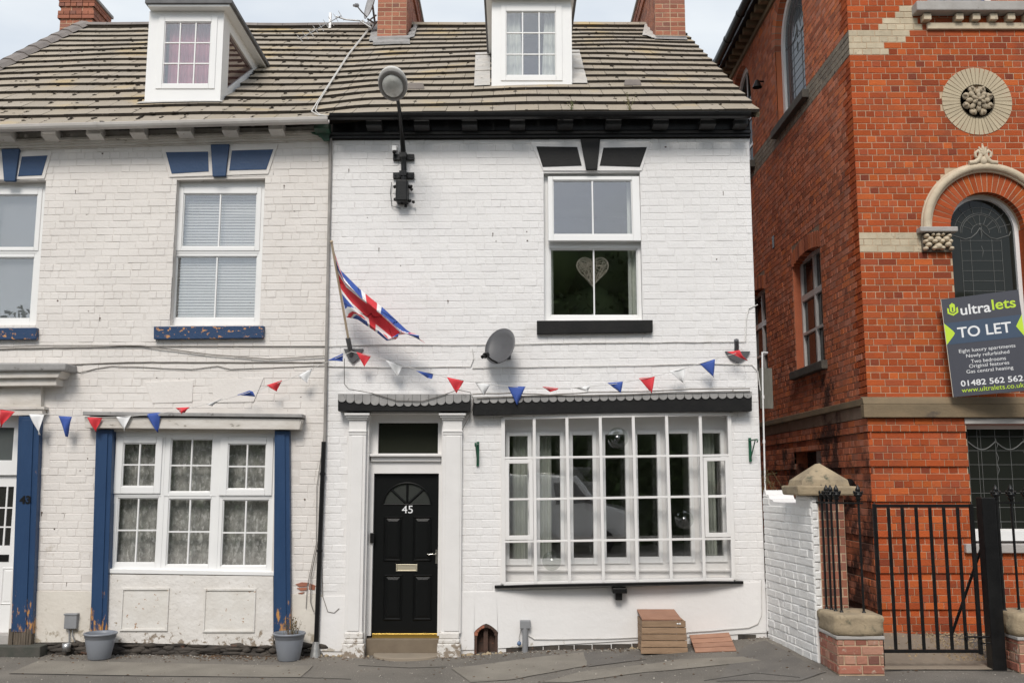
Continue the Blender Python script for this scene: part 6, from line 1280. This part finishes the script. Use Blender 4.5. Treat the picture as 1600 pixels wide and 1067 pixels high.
for j in range(NT + 1):
    for i in range(NS + 1):
        s, t = i / NS, j / NT; a, c = crv(top_c, s), crv(bot_c, s); f = t + .13 * math.sin(t * 11 + .4) * min(1, s * 2) * (1 - s * .3); u = a[0] * (1 - f) + c[0] * f; v = a[1] * (1 - f) + c[1] * f
        if s > .8: v += (s - .8) * 5 * math.sin(math.pi * t) * -14
        y = (-.60 + .30 * t) * (1 - s) + (-.42) * s + .085 * s ** .5 * math.cos(t * 11 + .4) + .03 * math.sin(s * 9 + t * 4); V.append(P(u, v, y))
fb = B(); ci = []
for j in range(NT):
    for i in range(NS): fb.add([V[j * (NS + 1) + i], V[j * (NS + 1) + i + 1], V[(j + 1) * (NS + 1) + i + 1], V[(j + 1) * (NS + 1) + i]], [(0, 1, 2, 3)], ujack((i + .5) / NS, (j + .5) / NT), False)
me_o = obj('cloth', fb, [BLC, WHC, REDC], fl)
bm = bmesh.new(); bm.from_mesh(me_o.data); bmesh.ops.remove_doubles(bm, verts=bm.verts, dist=.00005)
for f in bm.faces: f.smooth = True
bm.to_mesh(me_o.data); bm.free(); sol = me_o.modifiers.new('thick', 'SOLIDIFY'); sol.thickness = .0015

def bunting(label, string, flags, y=-.2):
    t = thing('bunting', label, 'bunting', P(*string[0], y), 'strings of bunting across the two houses')
    pts = []
    for a, c in zip(string, string[1:]):
        for k in range(6): pts.append((a[0] + (c[0] - a[0]) * k / 6, a[1] + (c[1] - a[1]) * k / 6))
    pts.append(string[-1]); b = B(); b.tube([P(u, v, y) for u, v in pts], .0032, 5); obj('string', b, CABW, t)
    for n_, (c, pl) in enumerate(flags):
        m = {'r': REDC, 'w': WHC, 'b': BLC}[c]; r = random.Random(n_ * 7 + len(flags)); b = B(); p = [P(u, v, y) for u, v in pl]
        A_, C_, D_ = p[0], p[1], p[2]; N_ = 7; V = []; idx = {}; amp = r.uniform(.012, .03); ph = r.uniform(0, 6)
        extra = p[3] if len(p) > 3 else None
        for i in range(N_ + 1):
            w_ = 1 - i / N_
            for j in range(N_ + 1):
                e0 = A_ + (D_ - A_) * (i / N_); e1 = C_ + (D_ - C_) * (i / N_)
                if extra: e1 = C_ + ((extra - C_) * min(1, 2 * i / N_) if i * 2 <= N_ else (extra - C_) + (D_ - extra) * (2 * i / N_ - 1))
                q = e0 + (e1 - e0) * (j / N_); q.y += amp * math.sin(ph + j / N_ * 4 + i / N_ * 3) * (.3 + i / N_) + .03 * (i / N_) ** 2 * r.choice((1, 1)) ; V.append(q)
        b.add(V, [(i * (N_ + 1) + j, i * (N_ + 1) + j + 1, (i + 1) * (N_ + 1) + j + 1, (i + 1) * (N_ + 1) + j) for i in range(N_) for j in range(N_)], 0, True)
        o = obj('pennant', b, m, t); sl = o.modifiers.new('thick', 'SOLIDIFY'); sl.thickness = .001
    return t
bunting('string of red, white and blue bunting rising across the cream house to the flag bracket', [(-20, 636), (50, 645), (100, 649), (160, 652), (205, 650), (250, 646), (300, 637), (350, 624), (400, 610), (450, 593), (500, 570), (548, 550)],
    [('r', [(1, 640), (23, 643), (-1, 667)]), ('w', [(46, 647), (69, 647), (59.5, 679)]), ('b', [(91, 649.5), (113, 651), (102.5, 682)]), ('r', [(136.5, 652), (160, 652), (148, 674)]), ('w', [(182, 651), (205, 649), (193, 673)]), ('b', [(228, 646.5), (251.5, 644), (245, 675)]),
     ('r', [(274, 637), (297, 636), (284, 647)]), ('w', [(324, 632), (348, 622), (330, 634)]), ('b', [(370, 617), (390, 610), (398, 619), (396, 612)]), ('r', [(416, 602), (441, 594), (431, 611), (436, 602)]), ('w', [(466, 587), (488, 575), (479, 598)]), ('b', [(512, 563), (536, 552), (535, 564)])])
bunting('string of red, white and blue bunting sagging from the flag bracket over the bow window', [(548, 549), (600, 562), (650, 577), (700, 590), (760, 600), (810, 605), (860, 607), (910, 605), (960, 600), (1010, 591), (1060, 578), (1110, 563), (1150, 552)],
    [('r', [(557, 550), (580, 556), (569, 573), (572, 568)]), ('w', [(603, 563), (629, 571), (621, 588)]), ('b', [(650, 579), (677, 584), (668, 590), (675, 592)]), ('r', [(698, 589), (725, 595), (713, 614)]), ('w', [(742, 597), (766, 601), (756, 617)]), ('b', [(793, 603), (821, 604), (808, 633)]),
     ('r', [(847, 604), (873, 606), (860, 612), (871, 609)]), ('w', [(897, 606), (922, 603), (919, 611)]), ('b', [(949, 598), (973, 596), (971, 614)]), ('r', [(998, 591), (1023, 588), (1019, 614)]), ('w', [(1045, 580), (1071, 574), (1068, 597)]), ('b', [(1093, 568), (1117, 561), (1116, 589)]), ('r', [(1136, 550), (1156, 547), (1169, 563), (1160, 556)])])
rb_ = thing('flag_bracket', 'small dark empty flag bracket high at the right corner of the white house', 'bracket', P(1151, 556, 0)); b = B(); b.tube([P(1151, 552, -.02), P(1151, 540, -.10), P(1150.5, 531, -.15)], .028, 8); obj('socket', b, DISH, rb_)
b = B(); b.prism([(P(u, v, -.02).x, P(u, v, -.02).z) for u, v in ((1133, 549), (1172, 549), (1166, 559), (1154, 567), (1141, 561))], -.035, 0); obj('bracket_plate', b, DISH, rb_)
# satellite dishes
def dish(label, c, r_, yaw, tilt, m, arm_to, par=None, foot=None):
    t = thing('satellite_dish', label, 'satellite dish', c, None); M_ = Matrix.Rotation(yaw, 3, 'Z') @ Matrix.Rotation(R(90) - tilt, 3, 'X'); b = B()
    b.lathe([(0, 0), (r_ * .4, r_ * .035), (r_ * .75, r_ * .12), (r_, r_ * .22), (r_ * 1.01, r_ * .20), (r_ * .75, r_ * .09), (r_ * .4, r_ * .0), (0, -r_ * .03)], c, 32, 0, M_ @ Matrix.Diagonal((.93, 1.06, 1)).to_3x3()); d = obj('reflector', b, m, t)
    b = B(); bt = c + M_ @ Vector((0, -r_ * 1.0, r_ * .2)); b.tube([bt, (bt + arm_to) / 2 + Vector((0, 0, -.01)), arm_to], .012, 6); obj('arm', b, BK if m is DISH else PLG, t)
    b = B(); dv = (c - arm_to).normalized(); b.tube([arm_to - dv * .02, arm_to + dv * .03], .034, 10); b.tube([arm_to - dv * .07, arm_to - dv * .02], .022, 8); obj('receiver', b, BK if m is DISH else PLG, t)
    b = B(); b.tube([c - (M_ @ Vector((0, 0, .0))), foot], .018, 8); b.box(foot.x - .06, foot.x + .06, foot.y - .015, foot.y + .0, foot.z - .09, foot.z + .09) if foot.y < .1 else None; obj('mount', b, ALU if m is not DISH else DISH, t); return t
dish('dark grey satellite dish on the white wall above the front door fascia', P(784, 543, -.22), .215, R(-30), R(18), DISH, P(759, 555, -.46), None, P(790, 550, 0))
yd_ = yC + .25
td = dish('pale satellite dish mounted on the ridge beside the middle chimney', P(582, 8, yd_), .26, R(-62), R(10), mat('pale_mesh_dish', (.42, .41, .41), (.33, .32, .32), 9, .5), P(557, 9, yd_ - .3), None, P(586, 38, yd_ + .1))
b = B(); [b.tube(p_, .016, 6) for p_ in ([P(580, 46, yd_), P(575, 34, yd_), P(588, 24, yd_)], [P(566, 32, yd_), P(580, 46, yd_)], [P(580, 46, yd_), P(589, 34, yd_ + .1)], [P(574, 30, yd_), P(587, 38, yd_ + .1)])]; obj('bracket', b, ALU, td)
ya = yd_ - .1; an = thing('tv_aerial', 'thin tv aerial with short rods pointing left from the middle chimney', 'aerial', P(580, 45, ya)); b = B(); b.tube([P(580, 44, ya), P(562, 33, ya), P(540, 31, ya), P(525, 26, ya)], .013, 6); obj('mast', b, ALU, an)
b = B(); b.tube([P(533, 25, ya), P(469, 61, ya - .5)], .008, 5)
for k in range(9): t_ = k / 8; c = P(533, 25, ya).lerp(P(469, 61, ya - .5), t_); b.tube([c + Vector((-.05, 0, .09 - .03 * t_)), c + Vector((.05, 0, -.09 + .03 * t_))], .005, 4)
obj('boom', b, ALU, an); b = B(); c = P(516, 32, ya); b.box(c.x - .02, c.x + .02, c.y - .02, c.y + .02, c.z - .15, c.z + .13); obj('reflector', b, ALU, an)

def cable(label, pts, r_, m, y=-.02, ys=None, cat='cable', name='cable', group='cables clipped along the house fronts'):
    b = B(); P_ = []
    for k, (a, c) in enumerate(zip(pts, pts[1:])):
        n_ = max(1, int(math.hypot(c[0] - a[0], c[1] - a[1]) / 18))
        for i in range(n_): f = i / n_; P_.append(P(a[0] + (c[0] - a[0]) * f, a[1] + (c[1] - a[1]) * f + 1.1 * noise.noise(Vector((a[0] + f * 40, k, 0))), y))
    P_.append(P(*pts[-1], y)); b.tube(P_, r_, 5); r = random.Random(len(pts))
    return props(obj(name, b, m), label, cat, group)
cable('grey cable running along the cream wall just under the upstairs sills', [(-10, 542), (60, 540), (220, 540), (260, 545), (330, 554), (420, 561), (510, 556)], .007, CABG, -.03)
cable('second grey cable tight below the cream house sills', [(-10, 546), (120, 543), (230, 541), (420, 541), (512, 541)], .006, CABG, -.015)
cable('grey cable from the door cornice along the cream wall', [(103, 570), (200, 566), (400, 566), (512, 566)], .007, CABG, -.012)
cable('sagging thin cable below the others on the cream wall', [(103, 578), (125, 582), (150, 576), (175, 572), (230, 574), (300, 577), (340, 572), (360, 577), (512, 571)], .0045, CABG, -.014)
cable('white painted cable across the white wall level with the flag bracket', [(512, 541), (600, 538), (700, 539), (800, 538), (900, 536), (1000, 535), (1165, 534), (1166, 500), (1170, 482), (1184, 476)], .006, CABW, -.016)
cable('white painted cable across the white wall just above the door fascia', [(512, 572), (600, 574), (735, 573), (740, 560), (738, 545)], .006, CABW, -.016)
cable('white painted cable under the satellite dish towards the right corner', [(738, 575), (850, 573), (1000, 571), (1110, 568), (1175, 570), (1184, 580), (1188, 610)], .006, CABW, -.016)
cable('black cable looping over the front door fascia', [(538, 560), (538, 600), (545, 608), (580, 614), (620, 626), (660, 627), (690, 618), (715, 609), (735, 613), (740, 625), (738, 640), (728, 660), (722, 672)], .0045, mat('dark_wire', (.09, .08, .07), None, 4, .6), -.195)
cable('tangled grey cables lying on the long black fascia lead', [(738, 616), (800, 614), (860, 617), (920, 613), (1000, 612), (1080, 608), (1172, 607)], .008, CABG, -.175)
cable('second tangled cable along the long black fascia lead', [(745, 622), (830, 618), (960, 617), (1050, 613), (1172, 611)], .006, CABG, -.178)
cable('pair cable hanging beside the grey downpipe', [(514, 186), (514, 420), (511, 560), (509, 680), (500, 760), (498, 840), (486, 900), (485, 940), (490, 955), (497, 950)], .0055, CABG, -.045)
cable('thin cable hanging left of the grey downpipe', [(512, 570), (505, 690), (495, 760), (494, 850), (480, 915), (478, 950)], .004, CABG, -.03)
cable('thin cable beside the black downpipe ending in a hook', [(505, 700), (503, 860), (504, 930), (512, 955), (522, 957), (530, 950)], .004, CABG, -.02)
cable('white cable from the meter box along the white plinth and up the right corner', [(826, 992), (835, 998), (880, 998), (950, 997), (1000, 995), (1060, 991), (1075, 987), (1130, 983), (1170, 980), (1184, 974), (1190, 960), (1190, 905)], .005, CABW, -.03)
b = B(); pts_ = [onroof(u, v) for u, v in ((577, 50), (545, 85), (515, 130), (495, 160), (488, 172), (498, 180), (512, 183))]; b.tube([RT(x, s, .075) for x, s in pts_], .008, 5); b.tube([RT(x + .03 + .02 * math.sin(s * 6), s, .075) for x, s in pts_], .006, 5); props(obj('cable', b, CABW), 'pale cables running down the tiles from the middle chimney to the gutter', 'cable', 'cables clipped along the house fronts')
b = B(); b.tube([P(517.5, 190, -.04), P(512, 450, -.04), P(507.5, 692, -.04)], .019, 10); gp_ = thing('downpipe', 'drainpipe between the two houses, thin and grey above, black below with a metal shoe', 'drainpipe', P(500, 1025, -.05)); obj('upper_pipe', b, mat('grey_lead_pipe', (.33, .31, .29), (.22, .205, .19), 6, .6, .5, 40), gp_)
b = B(); b.tube([P(506, 690, -.055), P(494, 1004, -.055)], .028, 12); obj('lower_pipe', b, BK, gp_); b = B(); b.tube([P(493.5, 1002, -.06), P(492.5, 1027, -.07)], [.034, .066], 12); obj('shoe', b, mat('zinc_shoe', (.38, .38, .37), (.28, .28, .27), 8, .4, .5, 30, metal=.5), gp_)
for v in (740, 860): b = B(); u = 506 - 12 * (v - 690) / 314; b.tube([P(u, v - 2, -.055), P(u, v + 2, -.055)], .036, 12); obj('pipe_collar', b, BK, gp_)
wp = thing('downpipe', 'thin white painted pipe at the right corner of the white house', 'drainpipe', P(1196, 990, -.03)); b = B(); b.tube([P(1191, 550, -.05), P(1192, 620, -.05), P(1196, 780, -.05), P(1199.5, 985, -.05)], .010, 8); b.tube([P(1191, 551, -.05), P(1199, 551, .02)], .010, 8); obj('pipe', b, W45P, wp)
for v in (620, 690, 782, 915): b = B(); c = P(1191 + (v - 550) * .0195, v, -.05); b.tube([c + Vector((0, 0, -.02)), c + Vector((0, 0, .02))], .015, 8); obj('pipe_clip', b, W45P, wp)
for l, u, v0, v1, s_ in (('green hanging basket bracket left of the bow window', 746.5, 690, 728, -1), ('green hanging basket bracket right of the bow window', 1172, 684, 721, 1)):
    q = R4((u - 2, v0, u + 2, v1), -.02); t = thing('basket_bracket', l, 'bracket', ((q[0] + q[1]) / 2, 0, q[2]), 'green hanging basket brackets'); b = B(); b.box(q[0], q[1], -.03, 0, q[2], q[3]); obj('back_bar', b, GRN, t); x = (q[0] + q[1]) / 2
    b = B(); b.tube([(x, -.03, q[3] - .03), (x + s_ * .02, -.28, q[3] - .03)], .010, 6); b.tube([(x, -.03, q[2] + .03), (x + s_ * .018, -.2, q[3] - .04)], .008, 6); b.tube([(x + s_ * .02, -.28, q[3] - .03), (x + s_ * .02, -.3, q[3] - .05), (x + s_ * .02, -.28, q[3] - .06)], .008, 6); obj('arm', b, GRN, t)
# planters
def planter(label, u, wpx, seed, plant):
    y = -.27; c = P(u, 985, y); r_ = P(u + wpx / 2, 988, y).x - c.x; zt2 = P(u, 987.5, y).z; zb2 = gz(c.x, y) + .002; h = zt2 - zb2
    t = thing('plant_pot', label, 'plant pot', (c.x, y, zb2), 'grey plastic plant pots'); b = B(); o = (c.x, y, zb2)
    b.lathe([(0, 0), (r_ * .62, 0), (r_ * .66, .01), (r_ * .80, h * .45), (r_ * .88, h * .74), (r_ * .88, h * .80), (r_ * .93, h * .82), (r_ * .94, h * .92), (r_ * .99, h * .93), (r_, h * .97), (r_ * .98, h), (r_ * .90, h), (r_ * .86, h * .9), (r_ * .84, h * .72)], o, 40); obj('pot', b, POT, t)
    b = B(); b.lathe([(r_ * .86, h * .74), (r_ * .4, h * .77), (0, h * .75)], o, 24); obj('soil', b, SOIL, t)
    if plant:
        r = random.Random(4); b = B()
        for k in range(46):
            a = r.uniform(0, 6.28); d = r.uniform(0, .55) * r_; h2 = r.uniform(.05, .17); p = Vector((c.x + d * math.cos(a) + .02, y + d * math.sin(a), zt2 - h * .2)); q_ = p + Vector((r.uniform(-.07, .07), r.uniform(-.05, .05), h2 + h * .2)); b.tube([p, (p + q_) / 2 + Vector((r.uniform(-.02, .02), 0, 0)), q_], [.002, .0016, .001], 4)
            if r.random() < .6: b.blob(q_, r.uniform(.005, .011), 0, k, .5, 1)
        obj('dry_stems', b, mat('dried_stem', (.17, .10, .05), (.12, .11, .05), 20, .9), t)
planter('empty grey plastic plant pot left of the cream house shop window', 157.5, 50, 1, False); planter('grey plastic plant pot with dry stems at the right blue pilaster', 452.5, 50, 2, True)
mb = thing('meter_box', 'small grey plastic box on the cream wall with two thin pipes to the ground', 'meter box', P(110, 985, 0)); q = R4((100.5, 959, 120, 982), -.06); obj('box', B().box(q[0], q[1], -.07, 0, q[2], q[3]), PLG, mb, bevel=.008); obj('lid', B().box(q[0] - .006, q[1] + .006, -.078, -.0, q[3] - .012, q[3] + .008), PLG, mb, bevel=.004)
b = B(); b.tube([P(108, 982, -.04), P(108, 1003, -.04)], .007, 6); b.tube([P(113.5, 982, -.04), P(113, 992, -.04), P(117, 1002, -.04)], .006, 6); obj('pipe', b, PLG, mb); b = B(); c = P(104, 1010, -.10); b.lathe([(.0, -.05), (.045, -.05), (.05, .04), (.042, .04), (.04, 0)], c, 14); props(obj('metal_cup', b, ALU), 'small dull metal cup on the ground under the cream wall meter box', 'cup')
mb = thing('meter_box', 'small grey box on a short pipe against the white plinth', 'meter box', P(820, 1014, 0)); q = R4((812.5, 969, 829, 981.5), -.08); obj('box', B().box(q[0], q[1], -.09, -.014, q[2], q[3]), PLG, mb, bevel=.006); q = R4((816, 983, 825, 1015), -.06); b = B(); b.tube([((q[0] + q[1]) / 2, -.06, gz(0, 0) - .05), ((q[0] + q[1]) / 2, -.06, q[3] + .02)], (q[1] - q[0]) / 2, 10); obj('pipe', b, PLG, mb)
b = B(); b.tube([P(814, 983, -.06), P(811, 996, -.07), P(812, 1004, -.08)], .004, 5); obj('wire', b, CABG, mb); b = B(); b.blob(P(811, 1005, -.08), (.028, .02, .03), 0, 3, .3, 1); obj('blue_valve', b, mat('faded_blue_plastic', (.10, .16, .28), None, 4, .5), mb)
# timber vent cover and leaning hatch on the pavement
c0 = G(1003, 1024); yb = c0[1]; xa, xb_ = P(1004, 1000, yb).x, P(1071.5, 1000, yb).x; zb2 = gz((xa + xb_) / 2, yb); zt2 = P(0, 969, yb + .02).z
cv = thing('timber_cover', 'square box cover of five pine planks with a pinkish lid, standing on the pavement under the bow window', 'wooden cover', ((xa + xb_) / 2, yb, zb2)); cv['label'] = 'box shaped pine plank cover with pinkish lid on the pavement under the bow window'
n_ = 5; hh = (zt2 - zb2) / n_
for k in range(n_): w_ = .004 * (n_ - k); b = B(); b.box(xa - w_, xb_ + w_, yb - .0 - rnd.uniform(0, .003), yb + .022, zb2 + k * hh + .004, zb2 + (k + 1) * hh - .003); obj('plank', b, WOOD, cv, bevel=.003)
for k in range(n_):
    for xx in (xa, xb_ - .022): b = B(); b.box(xx, xx + .022, yb + .024, -.03, zb2 + k * hh + .004, zb2 + (k + 1) * hh - .003); obj('side_plank', b, WOOD, cv, bevel=.003)
b = B(); z_ = zt2; b.hexa([(xa - .002, yb + .004, z_ + .002), (xb_ - .04, yb + .004, z_ + .002), (xb_ - .05, -.02, z_ + .05), (xa - .002, -.02, z_ + .05), (xa - .002, yb + .002, z_ + .022), (xb_ - .04, yb + .002, z_ + .022), (xb_ - .05, -.02, z_ + .072), (xa - .002, -.02, z_ + .072)]); obj('lid', b, WOODR, cv, bevel=.003)
b = B(); cl = P(1061, 974, yb - .004); b.blob(cl + Vector((-.015, 0, 0)), (.014, .002, .01), 0, 1, .5, 1); b.blob(cl + Vector((.012, 0, 0)), (.014, .002, .012), 0, 4, .5, 1); obj('paint_mark', b, W45, cv)
B0, B1 = G(1087, 1020), G(1151, 1017.5); lh = thing('timber_hatch', 'low reddish plank hatch lying aslant on the pavement right of the box cover', 'wooden hatch', (B0[0], B0[1], gz(*B0)))
b0, b1 = Vector((B0[0], B0[1], gz(*B0) + .01)), Vector((B1[0], B1[1], gz(*B1) + .01)); t0, t1 = P(1077, 991, -.06), P(1139, 987, -.06)
for k in range(4):
    f0, f1 = k / 4 + .012, (k + 1) / 4 - .012; q = [b0.lerp(t0, f0), b1.lerp(t1, f0), b1.lerp(t1, f1), b0.lerp(t0, f1)]; dn = Vector((0, .012, -.018)); b = B(); b.hexa([p + dn for p in q] + q); obj('plank', b, WOODR, lh, bevel=.003)
b = B(); b.hexa([b0 + Vector((.03, .02, -.02)), b0 + Vector((.05, .02, -.02)), t0 + Vector((.05, .03, -.2)), t0 + Vector((.03, .03, -.2)), b0 + Vector((.03, .02, 0)), b0 + Vector((.05, .02, 0)), t0 + Vector((.05, .02, -.02)), t0 + Vector((.03, .02, -.02))]); obj('side_batten', b, WOODR, lh)
b = B(); r = random.Random(8)
for k in range(16): x = P(1185, 780, .1).x + r.uniform(0, .1); p = Vector((x, -.02, P(0, 740, 0).z - r.uniform(0, .15))); b.tube([p, p + Vector((r.uniform(-.02, .1), r.uniform(-.1, 0), r.uniform(-.1, .14))), p + Vector((r.uniform(0, .16), -.05, r.uniform(-.2, .1)))], .002, 4)
props(obj('dry_creeper', b, LEAF), 'wisps of dry creeper at the corner between the white house and the garden wall', 'creeper')

# ------------------------------------------------------------------ across the street: what the window panes mirror
def tree(label, x, y, h, rad, seed):
    t = thing('street_tree', label, 'tree', (x, y, -.3), 'trees across the street'); r = random.Random(seed); b = B(); b.tube([(x, y, -.35), (x + .1, y, h * .3), (x, y + .1, h * .6)], [.28, .22, .1], 8)
    for k in range(7): a = r.uniform(0, 6.28); b.tube([(x, y, h * r.uniform(.25, .5)), (x + rad * .6 * math.cos(a), y + rad * .6 * math.sin(a), h * r.uniform(.55, .85))], [.09, .03], 5)
    obj('trunk', b, BARK, t); b = B()
    for k in range(13000):
        a = r.uniform(0, 6.28); e = math.asin(r.uniform(-1, 1)); d = r.uniform(.35, 1) ** .5; n_ = .75 + .5 * noise.noise(Vector((math.cos(a) * 1.5, math.sin(a) * 1.5, e * 1.5 + seed)))
        c = Vector((x + rad * d * n_ * math.cos(a) * math.cos(e), y + rad * d * n_ * math.sin(a) * math.cos(e), h * .62 + h * .40 * d * n_ * math.sin(e))); s_ = r.uniform(.07, .15); u_ = Vector((r.uniform(-1, 1), r.uniform(-1, 1), r.uniform(-1, 1))).normalized() * s_; w_ = Vector((r.uniform(-1, 1), r.uniform(-1, 1), r.uniform(-1, 1))).normalized() * s_
        b.face([c - u_, c + w_, c + u_, c - w_])
    for k in range(16):
        a = r.uniform(0, 6.28); e = r.uniform(-.9, 1.2); d = r.uniform(.15, .52); b.blob((x + rad * d * math.cos(a) * math.cos(e), y + rad * d * math.sin(a) * math.cos(e), h * .62 + h * .36 * d * math.sin(e) * 1.2), rad * r.uniform(.26, .36), 0, k + seed, .5, 2)
    obj('crown', b, TREEM, t)
hg = B(); r = random.Random(6); hg.box(-24, 26, -23.5, -22.9, -.3, 5.0)
for k in range(60): hg.blob((-24 + k * .85, -23.2, 4.6 + r.uniform(-.3, .8)), (.9, .5, r.uniform(.6, 1.1)), 0, k, .5, 1)
for k in range(26000):
    c = Vector((r.uniform(-24, 26), -23 + r.uniform(-.6, .6), r.uniform(-.3, 5.6 + .5 * noise.noise(Vector((k * .01, 0, 0)))))); s_ = r.uniform(.08, .17); u_ = Vector((r.uniform(-1, 1), r.uniform(-1, 1), r.uniform(-1, 1))).normalized() * s_; w_ = Vector((r.uniform(-1, 1), r.uniform(-1, 1), r.uniform(-1, 1))).normalized() * s_; hg.face([c - u_, c + w_, c + u_, c - w_])
props(obj('unseen_hedge', hg, TREEM), 'long dark hedge added across the street to darken the window reflections', 'unseen_hedge')  # out of view, added so the panes reflect something dark
tree('broad green tree across the street, mirrored in the upstairs window', 3.0, -27, 14.0, 5.6, 1); tree('tall green tree across the street, mirrored in the bow window', 11.5, -29, 13, 5.4, 2); tree('green tree across the street, mirrored in the shop window', -7, -28, 9.5, 5.2, 3); tree('round green tree far left across the street', -18, -27, 9, 4.5, 4); tree('round green tree far right across the street', 19, -28, 10, 5, 5)
vn = thing('parked_van', 'pale panel van parked across the street, mirrored in the bow window', 'van', (1.2, -16.5, -.1)); b = B()
b.prism([(-1.1, .25), (-1.1, 1.9), (-.9, 2.05), (2.0, 2.05), (2.75, 1.25), (3.45, 1.05), (3.55, .3)], -17.4, -15.6); b.v = [(p[0] - .2, p[1], p[2]) for p in b.v]; obj('body', b, mat('van_paint', (.80, .79, .76), None, 3, .3), vn, bevel=.08)
obj('side_window', B().prism([(1.2, 1.25), (1.2, 1.85), (1.75, 1.85), (2.35, 1.25)], -15.59, -15.57), BK, vn)
for x in (-.5, 2.5): b = B(); b.tube([(x, -15.75, .22), (x, -15.5, .22)], .33, 20); obj('wheel', b, BK, vn)
